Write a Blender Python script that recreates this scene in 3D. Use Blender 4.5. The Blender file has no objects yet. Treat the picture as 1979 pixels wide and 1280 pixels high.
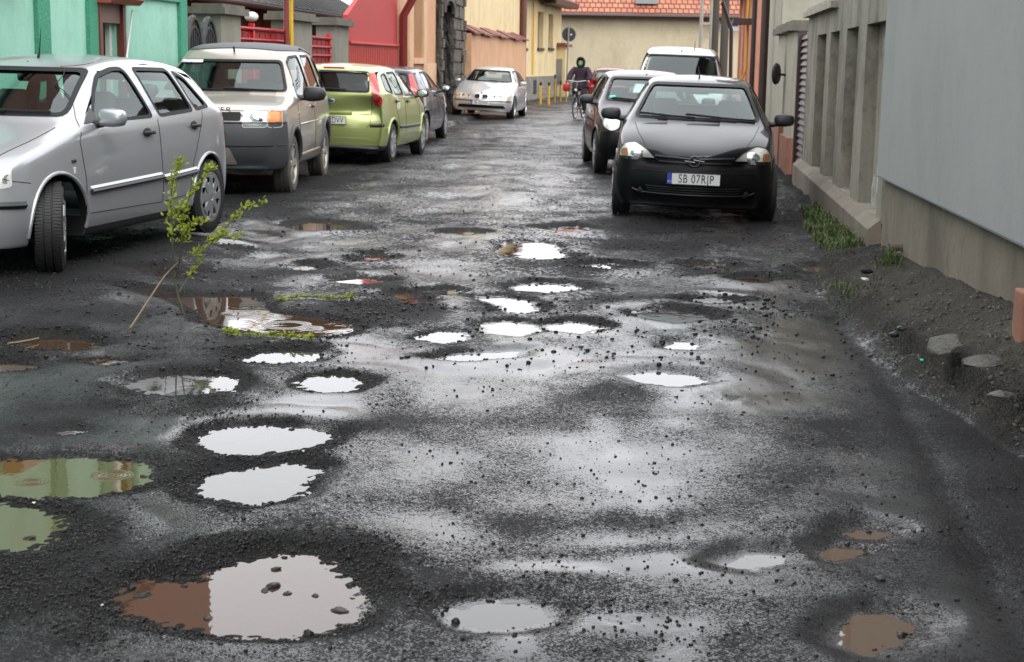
import bpy, bmesh, math, random
import numpy as np
from mathutils import Vector, Matrix, Euler
from mathutils.bvhtree import BVHTree
from mathutils.geometry import delaunay_2d_cdt

scene = bpy.context.scene
COL = scene.collection
random.seed(7)
R_ = math.radians
# ---------------------------------------------------------------- camera
CAM_H, PITCH, ROLL, FPX = 1.54, R_(9.93), R_(0.9), 2960.0
F_ = Vector((0, math.cos(PITCH), -math.sin(PITCH)))
R0_, U0_ = Vector((1, 0, 0)), Vector((0, math.sin(PITCH), math.cos(PITCH)))
RT_ = R0_ * math.cos(ROLL) + U0_ * math.sin(ROLL)
UP_ = U0_ * math.cos(ROLL) - R0_ * math.sin(ROLL)
cam = bpy.data.cameras.new('camera')
camo = bpy.data.objects.new('camera', cam)
COL.objects.link(camo)
M_ = Matrix((RT_, UP_, -F_)).transposed().to_4x4()
M_.translation = Vector((0, 0, CAM_H))
camo.matrix_world = M_
cam.sensor_width = 36
cam.lens = FPX / 1979 * 36
cam.clip_start, cam.clip_end = 0.1, 2000
cam.dof.use_dof = True
cam.dof.focus_distance = 7.5
cam.dof.aperture_fstop = 8.0
scene.camera = camo
# ---------------------------------------------------------------- light
SUN_EL, SUN_AZ = R_(50), R_(150)         # overcast, the hidden sun stands high behind the camera, to the right
w = bpy.data.worlds.new('World'); scene.world = w; w.use_nodes = True
nt = w.node_tree; nt.nodes.clear()
sky = nt.nodes.new('ShaderNodeTexSky'); sky.sky_type = 'NISHITA'; sky.sun_disc = False
sky.sun_elevation = SUN_EL; sky.sun_rotation = SUN_AZ
sky.air_density, sky.dust_density, sky.ozone_density = 1.2, 6.0, 1.0
hs = nt.nodes.new('ShaderNodeHueSaturation'); hs.inputs['Saturation'].default_value = 0.10
bg = nt.nodes.new('ShaderNodeBackground'); bg.inputs['Strength'].default_value = 0.15
wo = nt.nodes.new('ShaderNodeOutputWorld')
nt.links.new(sky.outputs[0], hs.inputs['Color'])
mx = nt.nodes.new('ShaderNodeMix'); mx.data_type = 'RGBA'; mx.inputs['Factor'].default_value = .72
mx.inputs[7].default_value = (18.5, 18.9, 19.6, 1)          # the even cloud deck
nt.links.new(hs.outputs[0], mx.inputs[6]); nt.links.new(mx.outputs[2], bg.inputs[0]); nt.links.new(bg.outputs[0], wo.inputs[0])
sl = bpy.data.lights.new('sun', 'SUN'); sl.energy = 1.0; sl.angle = R_(40); sl.color = (1, .97, .93)
so = bpy.data.objects.new('sun', sl); COL.objects.link(so)
so.rotation_euler = Vector((-math.sin(SUN_AZ) * math.cos(SUN_EL), -math.cos(SUN_AZ) * math.cos(SUN_EL), -math.sin(SUN_EL))).to_track_quat('-Z', 'Y').to_euler()
scene.view_settings.view_transform = 'Standard'; scene.view_settings.look = 'None'
scene.view_settings.exposure = 0.22; scene.view_settings.gamma = 1
scene.cycles.max_bounces = 8; scene.cycles.transparent_max_bounces = 12
scene.cycles.caustics_reflective = False; scene.cycles.caustics_refractive = False

# ---------------------------------------------------------------- where things stand
def ray(x, y):
    return F_ * FPX + RT_ * (x - 989.5) - UP_ * (y - 640)
def G(x, y, z=0.0):
    d = ray(x, y); t = (z - CAM_H) / d.z
    return Vector((d.x * t, d.y * t, z))
def atY(x, y, Y):
    d = ray(x, y); t = Y / d.y
    return Vector((d.x * t, Y, CAM_H + d.z * t))
def onwall(x, y, a, b):
    """point of the vertical plane through ground points a, b seen at pixel x, y"""
    d = ray(x, y); n = Vector((b[1] - a[1], -(b[0] - a[0]), 0))
    t = n.dot(Vector((a[0], a[1], 0))) / n.dot(d)
    return Vector((d.x * t, d.y * t, CAM_H + d.z * t))
def pxof(X, Y, Z):
    vx, vy, vz = X, Y, Z - CAM_H
    k = vx * F_.x + vy * F_.y + vz * F_.z
    return (989.5 + FPX * (vx * RT_.x + vy * RT_.y + vz * RT_.z) / k, 640 - FPX * (vx * UP_.x + vy * UP_.y + vz * UP_.z) / k)

# ---------------------------------------------------------------- numpy noise
def _h(ix, iy, s):
    n = (ix.astype(np.int64) * 374761393 + iy.astype(np.int64) * 668265263 + s * 1442695041) & 0xffffffff
    n = ((n ^ (n >> 13)) * 1274126177) & 0xffffffff
    return ((n ^ (n >> 16)) & 0xffff) / 65535.0
def vn(x, y, s=0):
    x0 = np.floor(x); y0 = np.floor(y); fx = x - x0; fy = y - y0
    fx = fx * fx * (3 - 2 * fx); fy = fy * fy * (3 - 2 * fy)
    a = _h(x0, y0, s); b = _h(x0 + 1, y0, s); c = _h(x0, y0 + 1, s); d = _h(x0 + 1, y0 + 1, s)
    return (a * (1 - fx) + b * fx) * (1 - fy) + (c * (1 - fx) + d * fx) * fy
def fbm(x, y, s=0, o=3):
    t = 0; a = .5; n = 0
    for i in range(o):
        t = t + a * (vn(x * 2 ** i, y * 2 ** i, s + i * 17) - .5); n += a; a *= .5
    return t / n * 2
def ss(a, b, x):
    t = np.clip((x - a) / (b - a), 0, 1); return t * t * (3 - 2 * t)

# ---------------------------------------------------------------- materials
MATS = {}
def mat(name, color, rough=.6, metal=0.0, **k):
    if name in MATS: return MATS[name]
    m = bpy.data.materials.new(name); m.use_nodes = True
    b = m.node_tree.nodes['Principled BSDF']
    b.inputs['Base Color'].default_value = (*color, 1)
    b.inputs['Roughness'].default_value = rough; b.inputs['Metallic'].default_value = metal
    if 'coat' in k: b.inputs['Coat Weight'].default_value = k['coat']; b.inputs['Coat Roughness'].default_value = k.get('coatr', .04)
    if 'spec' in k: b.inputs['Specular IOR Level'].default_value = k['spec']
    if 'emit' in k: b.inputs['Emission Color'].default_value = (*color, 1); b.inputs['Emission Strength'].default_value = k['emit']
    if 'ior' in k: b.inputs['IOR'].default_value = k['ior']
    T = m.node_tree; N = T.nodes; Lk = T.links
    if 'vary' in k or 'bump' in k:
        tc = N.new('ShaderNodeTexCoord'); mp = N.new('ShaderNodeMapping'); Lk.new(tc.outputs['Object'], mp.inputs[0])
        mp.inputs['Scale'].default_value = k.get('stretch', (1, 1, 1))
    if 'vary' in k:                                    # vary=(scale, amount, colour2)
        sc_, am, c2 = k['vary']
        n = N.new('ShaderNodeTexNoise'); n.inputs['Scale'].default_value = sc_; n.inputs['Detail'].default_value = 6; n.inputs['Roughness'].default_value = .65
        Lk.new(mp.outputs[0], n.inputs['Vector'])
        rp = N.new('ShaderNodeValToRGB'); rp.color_ramp.elements[0].position = .5 - am; rp.color_ramp.elements[1].position = .5 + am
        rp.color_ramp.elements[0].color = (*color, 1); rp.color_ramp.elements[1].color = (*c2, 1)
        Lk.new(n.outputs['Fac'], rp.inputs[0]); Lk.new(rp.outputs[0], b.inputs['Base Color'])
        if 'stain' in k:                               # rain streaks and damp blotches in the paint itself
            last = rp.outputs[0]
            for (sx_, sz_, lo_, amt) in ((2.2, .5, .56, k['stain'] * .5), (1.3, .9, .50, k['stain'] * .9), (9, 7, .56, k['stain'] * .6), (38, 30, .60, k['stain'] * .5)):
                mp2 = N.new('ShaderNodeMapping'); mp2.inputs['Scale'].default_value = (sx_, sx_, sz_); Lk.new(tc.outputs['Object'], mp2.inputs[0])
                n3 = N.new('ShaderNodeTexNoise'); n3.inputs['Scale'].default_value = 1; n3.inputs['Detail'].default_value = 7; n3.inputs['Roughness'].default_value = .7; Lk.new(mp2.outputs[0], n3.inputs['Vector'])
                mr = N.new('ShaderNodeMapRange'); mr.inputs[1].default_value = lo_ - .04; mr.inputs[2].default_value = lo_ + .16; mr.inputs[3].default_value = 0; mr.inputs[4].default_value = amt; Lk.new(n3.outputs['Fac'], mr.inputs[0])
                mm = N.new('ShaderNodeMix'); mm.data_type = 'RGBA'; mm.blend_type = 'MIX'; Lk.new(mr.outputs[0], mm.inputs['Factor']); Lk.new(last, mm.inputs[6]); mm.inputs[7].default_value = (color[0] * .32, color[1] * .29, color[2] * .25, 1); last = mm.outputs[2]
            Lk.new(last, b.inputs['Base Color'])
    if 'bump' in k:                                    # bump=(scale, distance)
        n2 = N.new('ShaderNodeTexNoise'); n2.inputs['Scale'].default_value = k['bump'][0]; n2.inputs['Detail'].default_value = 4
        Lk.new(tc.outputs['Object'], n2.inputs['Vector'])
        bp = N.new('ShaderNodeBump'); bp.inputs['Distance'].default_value = k['bump'][1]; bp.inputs['Strength'].default_value = k.get('bstr', .7)
        Lk.new(n2.outputs['Fac'], bp.inputs['Height']); Lk.new(bp.outputs[0], b.inputs['Normal'])
    MATS[name] = m
    return m

# ---------------------------------------------------------------- object helpers
def tag(o, label=None, cat=None, group=None, kind=None):
    if label: o['label'] = label
    if cat: o['category'] = cat
    if group: o['group'] = group
    if kind: o['kind'] = kind
    return o
def empty(name, loc=(0, 0, 0), rz=0, label=None, cat=None, group=None, parent=None):
    o = bpy.data.objects.new(name, None); COL.objects.link(o); o.empty_display_size = .2
    o.location = loc; o.rotation_euler = (0, 0, rz)
    if parent: o.parent = parent
    return tag(o, label, cat, group)
class MB:
    def __init__(s): s.v = []; s.f = []; s.m = []; s.cur = 0
    def add(s, vs, fs):
        o = len(s.v); s.v += [tuple(v) for v in vs]; s.f += [tuple(i + o for i in f) for f in fs]; s.m += [s.cur] * len(fs); return s
    def box(s, c, d, rz=0, M=None, bev=0.0):
        x, y, z = d[0] / 2, d[1] / 2, d[2] / 2
        if bev:
            bm = bmesh.new(); bmesh.ops.create_cube(bm, size=1)
            for v in bm.verts: v.co = Vector((v.co.x * d[0], v.co.y * d[1], v.co.z * d[2]))
            bmesh.ops.bevel(bm, geom=bm.edges[:], offset=bev, segments=2, profile=.5, affect='EDGES')
            vs = [v.co.copy() for v in bm.verts]; fs = [[v.index for v in f.verts] for f in bm.faces]; bm.free()
        else:
            vs = [Vector(q) for q in ((-x, -y, -z), (x, -y, -z), (x, y, -z), (-x, y, -z), (-x, -y, z), (x, -y, z), (x, y, z), (-x, y, z))]
            fs = [(0, 3, 2, 1), (4, 5, 6, 7), (0, 1, 5, 4), (1, 2, 6, 5), (2, 3, 7, 6), (3, 0, 4, 7)]
        T = (M or Matrix()) @ Matrix.Translation(Vector(c)) @ Matrix.Rotation(rz, 4, 'Z')
        return s.add([T @ v for v in vs], fs)
    def tube(s, pts, r, n=8, cap=True):
        pts = [Vector(p) for p in pts]; rs = r if isinstance(r, (list, tuple)) else [r] * len(pts)
        o = len(s.v); up = None
        for i, p in enumerate(pts):
            t = (pts[min(i + 1, len(pts) - 1)] - pts[max(i - 1, 0)]).normalized()
            if up is None: up = Vector((0, 0, 1)) if abs(t.z) < .9 else Vector((1, 0, 0))
            a = t.cross(up).normalized(); b = a.cross(t).normalized(); up = b
            for k in range(n):
                an = 2 * math.pi * k / n
                s.v.append(tuple(p + (a * math.cos(an) + b * math.sin(an)) * rs[i]))
        for i in range(len(pts) - 1):
            for k in range(n):
                s.f.append((o + i * n + k, o + i * n + (k + 1) % n, o + (i + 1) * n + (k + 1) % n, o + (i + 1) * n + k)); s.m.append(s.cur)
        if cap:
            s.f.append(tuple(o + k for k in range(n))[::-1]); s.m.append(s.cur)
            s.f.append(tuple(o + (len(pts) - 1) * n + k for k in range(n))); s.m.append(s.cur)
        return s
    def lathe(s, prof, n=32, M=None):                 # prof [(r, h)], axis local z
        o = len(s.v); M = M or Matrix()
        for r, h in prof:
            for k in range(n):
                a = 2 * math.pi * k / n; s.v.append(tuple(M @ Vector((r * math.cos(a), r * math.sin(a), h))))
        for i in range(len(prof) - 1):
            for k in range(n):
                s.f.append((o + i * n + k, o + i * n + (k + 1) % n, o + (i + 1) * n + (k + 1) % n, o + (i + 1) * n + k)); s.m.append(s.cur)
        return s
    def prism(s, poly, d, M=None):                     # poly 2D in xy, extruded 0..d along z
        M = M or Matrix(); n = len(poly)
        if sum(poly[i][0] * poly[(i + 1) % n][1] - poly[(i + 1) % n][0] * poly[i][1] for i in range(n)) < 0: poly = poly[::-1]
        vs = [M @ Vector((p[0], p[1], 0)) for p in poly] + [M @ Vector((p[0], p[1], d)) for p in poly]
        fs = [tuple(range(n))[::-1], tuple(range(n, 2 * n))] + [(i, (i + 1) % n, n + (i + 1) % n, n + i) for i in range(n)]
        return s.add(vs, fs)
    def ball(s, c, r, M=None, n=12, m=8):
        r = Vector(r) if not isinstance(r, (int, float)) else Vector((r, r, r)); c = Vector(c); M = M or Matrix()
        o = len(s.v)
        for j in range(m + 1):
            ph = math.pi * j / m
            for k in range(n):
                a = 2 * math.pi * k / n
                s.v.append(tuple(M @ (c + Vector((r.x * math.sin(ph) * math.cos(a), r.y * math.sin(ph) * math.sin(a), -r.z * math.cos(ph))))))
        for j in range(m):
            for k in range(n):
                s.f.append((o + j * n + k, o + j * n + (k + 1) % n, o + (j + 1) * n + (k + 1) % n, o + (j + 1) * n + k)); s.m.append(s.cur)
        return s
    def build(s, name, mats, parent=None, smooth=False, angle=35):
        me = bpy.data.meshes.new(name); me.from_pydata(s.v, [], s.f)
        mats = mats if isinstance(mats, (list, tuple)) else [mats]
        for m in mats: me.materials.append(m)
        if len(mats) > 1: me.polygons.foreach_set('material_index', s.m)
        bm = bmesh.new(); bm.from_mesh(me); bmesh.ops.remove_doubles(bm, verts=bm.verts, dist=1e-5)
        bmesh.ops.recalc_face_normals(bm, faces=bm.faces); bm.to_mesh(me); bm.free()
        if smooth:
            me.polygons.foreach_set('use_smooth', [True] * len(me.polygons)); me.set_sharp_from_angle(angle=R_(angle))
        me.update()
        o = bpy.data.objects.new(name, me); COL.objects.link(o)
        if parent: o.parent = parent
        return o
def text_mesh(name, body, size, depth, m, M, parent=None, sx=1.0, bold=0.0):
    cu = bpy.data.curves.new(name, 'FONT'); cu.body = body; cu.size = size; cu.extrude = depth; cu.align_x = 'CENTER'; cu.align_y = 'CENTER'; cu.offset = bold; cu.space_character = 1.12
    t = bpy.data.objects.new('tmp', cu); COL.objects.link(t)
    me = bpy.data.meshes.new_from_object(t.evaluated_get(bpy.context.evaluated_depsgraph_get()))
    bpy.data.objects.remove(t); bpy.data.curves.remove(cu)
    me.transform(M @ Matrix.Diagonal((sx, 1, 1, 1))); me.materials.clear(); me.materials.append(m); me.name = name
    o = bpy.data.objects.new(name, me); COL.objects.link(o)
    if parent: o.parent = parent
    return o
# ================================================================ GROUND
FA = 1.66                                            # the fence line on the right: X = FA + .106 Y
def wallX(Y): return np.where(Y < 12.3, FA + .106 * 12.3 - .085 * (12.3 - Y), FA + .106 * Y)
def zwall(Y): return np.interp(Y, [0, 5, 7.2, 8.6, 9.3, 10.3, 11.2, 12.1, 14, 17, 21], [.34, .38, .39, .31, .30, .22, .195, .15, .09, .05, 0])
def wmound(Y): return np.interp(Y, [0, 5, 6.2, 8, 10, 12, 14, 17, 21], [.25, .28, .36, .62, .64, .50, .38, .25, .2])
PUD = [  # outlines of the standing water, brown factor
 ([(232,1165),(250,1140),(290,1128),(380,1130),(410,1115),(460,1090),(520,1078),(590,1076),(640,1095),(675,1125),(692,1160),(680,1195),(630,1218),(560,1228),(480,1226),(400,1218),(360,1205),(300,1192),(250,1188)], .6),
 ([(380,855),(400,840),(440,830),(520,826),(590,830),(640,843),(610,860),(560,872),(500,878),(430,876),(395,866)], .2),
 ([(380,940),(430,920),(500,908),(560,900),(612,912),(580,930),(570,955),(540,970),(480,977),(420,965),(390,952)], .2),
 ([(-160,905),(-60,900),(0,893),(120,888),(230,890),(285,903),(285,928),(240,950),(170,962),(80,962),(0,955),(-60,945),(-160,940)], .3),
 ([(-160,990),(0,978),(60,980),(100,1000),(115,1020),(95,1045),(50,1062),(-160,1070)], .3),
 ([(250,745),(290,732),(360,726),(430,728),(462,742),(440,756),(370,763),(290,762)], .3),
 ([(575,740),(600,730),(640,727),(680,732),(692,745),(670,757),(620,759),(590,752)], .2),
 ([(468,694),(520,683),(580,680),(628,688),(600,700),(530,703),(480,700)], .2),
 ([(255,577),(330,571),(390,574),(480,575),(505,590),(520,605),(600,615),(670,628),(680,638),(650,650),(560,650),(480,640),(400,625),(385,600),(330,585),(280,582)], 1),
 ([(18,665),(60,655),(120,655),(170,660),(190,670),(140,678),(60,674)], 1),
 ([(145,700),(200,694),(250,700),(200,706)], .8),
 ([(-60,707),(20,704),(70,710),(30,718),(-60,722)], .8),
 ([(90,838),(130,832),(155,836),(120,842)], .6),
 ([(550,440),(600,430),(660,435),(672,443),(600,449)], 1),
 ([(636,545),(700,539),(745,546),(700,551)], 1),
 ([(698,501),(722,496),(748,500),(720,506)], 1),
 ([(965,490),(980,470),(1040,468),(1070,475),(1080,490),(1100,500),(1050,504),(1000,500)], .8),
 ([(988,556),(1040,549),(1100,552),(1117,560),(1060,567),(1000,563)], .2),
 ([(925,577),(970,576),(1020,585),(1040,598),(1010,607),(980,603),(962,590)], .2),
 ([(930,630),(980,623),(1020,628),(1036,640),(1000,651),(950,645)], .2),
 ([(806,655),(850,642),(895,644),(902,655),(860,665)], .2),
 ([(1225,605),(1290,600),(1355,610),(1362,620),(1310,625),(1250,615)], .6),
 ([(828,564),(860,561),(888,565),(860,571)], .2),
 ([(1210,727),(1270,721),(1330,727),(1362,738),(1310,747),(1240,738)], .3),
 ([(868,1185),(920,1172),(1000,1170),(1046,1185),(1040,1200),(980,1213),(910,1208),(875,1195)], .2),
 ([(1635,1220),(1665,1197),(1715,1190),(1768,1213),(1735,1243),(1665,1260),(1632,1245)], 1.6),
 ([(1602,1073),(1628,1064),(1656,1067),(1646,1077),(1612,1080)], 1.6),
 ([(1655,1036),(1680,1028),(1708,1032),(1690,1044)], 1.6),
 ([(1550,519),(1600,514),(1656,520),(1640,531),(1570,528)], 1),
 ([(1296,667),(1320,662),(1347,668),(1340,678),(1305,676)], .3),
 ([(1425,541),(1450,536),(1482,540),(1460,547)], 1),
 ([(1412,1094),(1450,1077),(1508,1080),(1496,1090),(1446,1099)], .2),
 ([(1058,630),(1110,624),(1168,634),(1120,646),(1070,641)], .2),
 ([(850,694),(900,686),(1000,680),(985,690),(900,698)], .2),
 ([(262,542),(300,538),(345,543),(300,548)], 1),
 ([(335,530),(380,523),(408,530),(370,536)], 1),
 ([(430,487),(450,483),(475,487),(450,492)], 1),
 ([(1128,515),(1180,511),(1230,515),(1180,521)], .2),
 ([(1058,445),(1100,440),(1144,444),(1100,450)], .3),
 ([(758,572),(780,568),(800,573),(780,577)], 1),
 ([(775,584),(800,580),(820,584),(798,589)], 1),
 ([(560,520),(590,513),(612,519),(590,525)], .8),
 ([(1330,515),(1370,511),(1420,518),(1370,521)], 1),
 ([(1330,582),(1370,576),(1420,582),(1370,588)], .4),
 ([(865,452),(900,448),(935,452),(900,456)], .8),
]
WL = -.014
PW = []
for pl, br in PUD:
    PW.append((np.array([G(x, y, WL)[:2] for x, y in pl]), br))
def sdpoly(P, poly):
    """signed distance, positive inside"""
    n = len(poly); d = np.full(len(P), 1e9); ins = np.zeros(len(P), bool)
    for i in range(n):
        a = poly[i]; b = poly[(i + 1) % n]; e = b - a; wv = P - a
        t = np.clip((wv @ e) / (e @ e), 0, 1); q = wv - t[:, None] * e
        d = np.minimum(d, (q * q).sum(1))
        c = ((a[1] > P[:, 1]) != (b[1] > P[:, 1]))
        with np.errstate(all='ignore'):
            xx = a[0] + (P[:, 1] - a[1]) / (b[1] - a[1]) * (b[0] - a[0])
        ins ^= c & (P[:, 0] < xx)
    d = np.sqrt(d); return np.where(ins, d, -d)
# broad patches (pixel centre, radii, amount): loose dark gravel (+) / smooth wet skin (film)
GRV = [(740,600,130,60,.9),(120,640,420,120,.35),(420,800,420,90,.55),(60,1120,260,120,.8),(640,1060,240,60,.9),(560,880,330,90,.6),(1330,470,220,45,.75),(1400,520,160,30,.6),(480,390,200,60,.8),(1450,590,180,30,.5),(1120,500,160,40,.5),(900,420,300,30,.45),(600,540,240,40,.55),(150,1210,300,90,.5),(1650,1150,160,120,.25),(1180,585,120,25,.5),(300,420,300,60,.6),(1000,520,140,60,.45),(1110,440,220,20,.5),(740,780,90,60,.5),(700,1130,70,110,.8),(1560,420,60,60,.6)]
FLM = [(1160,800,50,90,.5),(1190,900,40,70,.55),(1250,970,50,30,.5),(1330,830,120,60,.4),(1150,730,200,60,.5),(1080,700,260,40,.8),(1180,640,160,40,.7),(950,760,300,60,.45),(1000,900,300,130,.35),(1330,1095,170,18,1.),(1100,1100,160,14,.8),(620,790,100,25,.8),(830,1010,120,40,.4),(980,330,200,90,.6),(1050,250,120,60,.8),(1240,1215,150,22,.9),(1310,1260,60,40,.8),(1000,1250,40,30,.9),(1450,860,140,80,.4),(1380,770,200,40,.6),(560,800,80,20,.5),(1530,640,120,120,.35),(720,680,160,20,.6),(520,460,110,35,.5),(440,360,60,20,.5),(1400,440,120,20,.5),(880,600,40,20,.5),(1200,600,140,15,.6),(900,470,80,20,.3)]
DRK = [(1150,780,120,25,.7),(1500,900,120,60,.5),(1180,1010,200,30,.6),(1250,1070,160,16,.6),(620,250,260,50,.0)]
def blobs(px, py, L):
    t = np.zeros_like(px)
    for x, y, a, b, k in L:
        t = np.maximum(t, k * np.exp(-(((px - x) / a) ** 2 + ((py - y) / b) ** 2) * 1.1))
    return t
def ground_fn(X, Y):
    X = np.asarray(X, float); Y = np.asarray(Y, float)
    P = np.stack([X, Y], 1)
    wob = fbm(X * 7, Y * 5, 3, 3) * .030 + fbm(X * 34, Y * 30, 4, 2) * .007
    sd = np.full(len(X), -9.0); brown = np.zeros(len(X))
    for poly, br in PW:
        lo = poly.min(0) - .8; hi = poly.max(0) + .8
        k = np.where((X > lo[0]) & (X < hi[0]) & (Y > lo[1]) & (Y < hi[1]))[0]
        if len(k) == 0: continue
        sc_ = 1.0
        d = sdpoly(P[k], poly)
        size = min(.4, .5 * (hi[0] - lo[0] - 1.6))
        u = d > sd[k]
        brown[k] = np.maximum(brown[k], br * ss(-.13, .05, d))
        sd[k] = np.maximum(sd[k], d)
    far = ss(9, 16, Y)
    sdn = sd + (wob + .022) * (1 - .4 * far)
    away = ss(0.02, .55, -sd)
    und = fbm(X * 1.1, Y * .9, 11, 3) * (.018 + .026 * far) + fbm(X * 4, Y * 2.2, 23, 3) * (.007 + .013 * far)
    py = np.clip(Y, 3.2, 80)
    px_, py_ = pxof(X, py, 0.0)
    g = blobs(px_, py_, GRV)
    ringw = .09 + .40 * vn(X * 1.9 + 7, Y * 1.9, 9) ** 1.5
    g = np.maximum(g, .95 * ss(-1, -.25, sd / ringw) * (.7 + .5 * vn(X * 5, Y * 5, 19)) * (1 - .9 * ss(-.55, .1, X) * ss(9.5, 8, Y)))
    g = np.maximum(g, .22)
    t = wallX(Y) - X
    wm = wmound(Y); tt = t / wm + fbm(X * 2.5, Y * 1.6, 91, 3) * .22; mound = ss(1.25, .85, tt); g = np.maximum(g, mound * .9)
    xl = -6.8 + .106 * Y
    g = np.maximum(g, .8 * ss(3.6, 2.2, X - xl) * ss(24, 20, Y))
    g = np.clip(g + fbm(X * 2.2, Y * 2.2, 31, 5) * .55, 0, 1)
    t = wallX(Y) - X
    f = blobs(px_, py_, FLM) - blobs(px_, py_, DRK)
    f = np.clip(f * .85 + .2 + .12 * ss(.6, 1.4, X) * ss(2.4, 1.6, X) + fbm(X * 2.1, Y * 1.7, 47, 5) * .62, 0, 1) * (1 - ss(.55, .9, g) * .8) * (1 - .75 * ss(1.1, .6, t))
    f = np.clip(f, 0, 1) * (1 - .50 * ss(11, 20, Y)); f = np.maximum(f, .7 * ss(-.05, 0, sdn) * ss(-.7, -.2, X) * ss(1.2, .7, X))
    # pothole cross-section: water line at sd = 0
    ins = np.clip(sdn, 0, 1)
    z = und * away
    dep = WL - .05 * ss(0, .22, ins)
    out = WL * (1 - ss(0, .10, -sdn)) + .014 * ss(.04, .14, -sdn) * (1 - ss(.18, .45, -sdn))
    near = sd > -.8
    z = np.where(near, np.where(sdn > 0, dep, out + z), z)
    # loose gravel relief
    rough = (vn(X * 42, Y * 42, 5) - .4) * .009 + (vn(X * 90, Y * 90, 6) - .5) * .004
    z = z + rough * np.clip(g * 1.3 - .25, 0.04, 1) * np.where(sdn > .10, .25, 1)
    # raised verge and gravel bank on the right
    zb = zwall(Y)
    led = np.where(Y < 8.6, .18 * ss(1.15, .95, tt) + .32 * ss(.90, .84, tt) + .5 * np.clip(1 - tt / .84, 0, 1), .45 * ss(1.15, .75, tt) + .55 * np.clip(1 - tt / .85, 0, 1))
    z = z + zb * led + mound * (fbm(X * 9, Y * 7, 78, 4) * .034) * ss(.0, .1, t)
    # the near left carriageway rises towards the house
    z = z + .10 * ss(-1.95, -2.9, X) * ss(8.0, 9.6, Y) * ss(16.5, 14, Y)
    # shallow tyre ruts beside the verge
    rt = np.abs(t - .78 - .1 * np.sin(Y * .6)); z = z - (.010 + .004 * (np.sin(Y * 120 + X * 40) > .2)) * np.exp(-(rt / .07) ** 2) * (Y < 9.5)
    # kerb on the left far pavement
    lft = ss(1.25, 1.15, X - xl) * ss(20, 24, Y) * (Y < 44); z = z + .10 * lft
    return z, g, f, np.clip(brown, 0, 2), sdn, mound
def ground_z(x, y):
    return float(ground_fn(np.array([x]), np.array([y]))[0][0])
# mesh rows and columns: fine where the photo is close
ys = [2.6]
while ys[-1] < 130: ys.append(ys[-1] + .0135 * (ys[-1] / 4) ** 1.38)
ys = np.array([-300, -80, -20, -5, 0, 1.5] + ys + [180, 300, 700, 1500])
xs = np.concatenate([[-900, -200, -60, -20, -12], np.arange(-8.5, -3.2, .035), np.arange(-3.2, 3.4, .0135), np.arange(3.4, 9, .05), [14, 25, 60, 200, 900]])
nx, ny = len(xs), len(ys)
XX, YY = np.meshgrid(xs, ys); Xf, Yf = XX.ravel(), YY.ravel()
Z, GG, FF, BB, SD, BK = ground_fn(Xf, Yf)
TP = ss(.80, .62, (wallX(Yf) - Xf) / wmound(Yf) + fbm(Xf * 4, Yf * 3, 55, 3) * .2)
co = np.stack([Xf, Yf, Z], 1).astype(np.float32)
idx = np.arange(nx * ny).reshape(ny, nx)
quads = np.stack([idx[:-1, :-1], idx[:-1, 1:], idx[1:, 1:], idx[1:, :-1]], -1).reshape(-1, 4)
me = bpy.data.meshes.new('road')
me.vertices.add(len(co)); me.vertices.foreach_set('co', co.ravel())
me.loops.add(quads.size); me.loops.foreach_set('vertex_index', quads.ravel().astype(np.int32))
me.polygons.add(len(quads)); me.polygons.foreach_set('loop_start', np.arange(0, quads.size, 4, dtype=np.int32))
me.update(); me.polygons.foreach_set('use_smooth', np.ones(len(quads), bool))
at = me.attributes.new('surf', 'FLOAT_COLOR', 'POINT')
at.data.foreach_set('color', np.stack([GG, FF, BB, np.ones_like(GG)], 1).astype(np.float32).ravel())
at = me.attributes.new('bank', 'FLOAT_COLOR', 'POINT')
at.data.foreach_set('color', np.stack([BK * (Yf < 14), BK * TP * (Yf < 11), BK * 0, np.ones_like(BK)], 1).astype(np.float32).ravel())
road = bpy.data.objects.new('road', me); COL.objects.link(road); tag(road, kind='structure')

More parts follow.
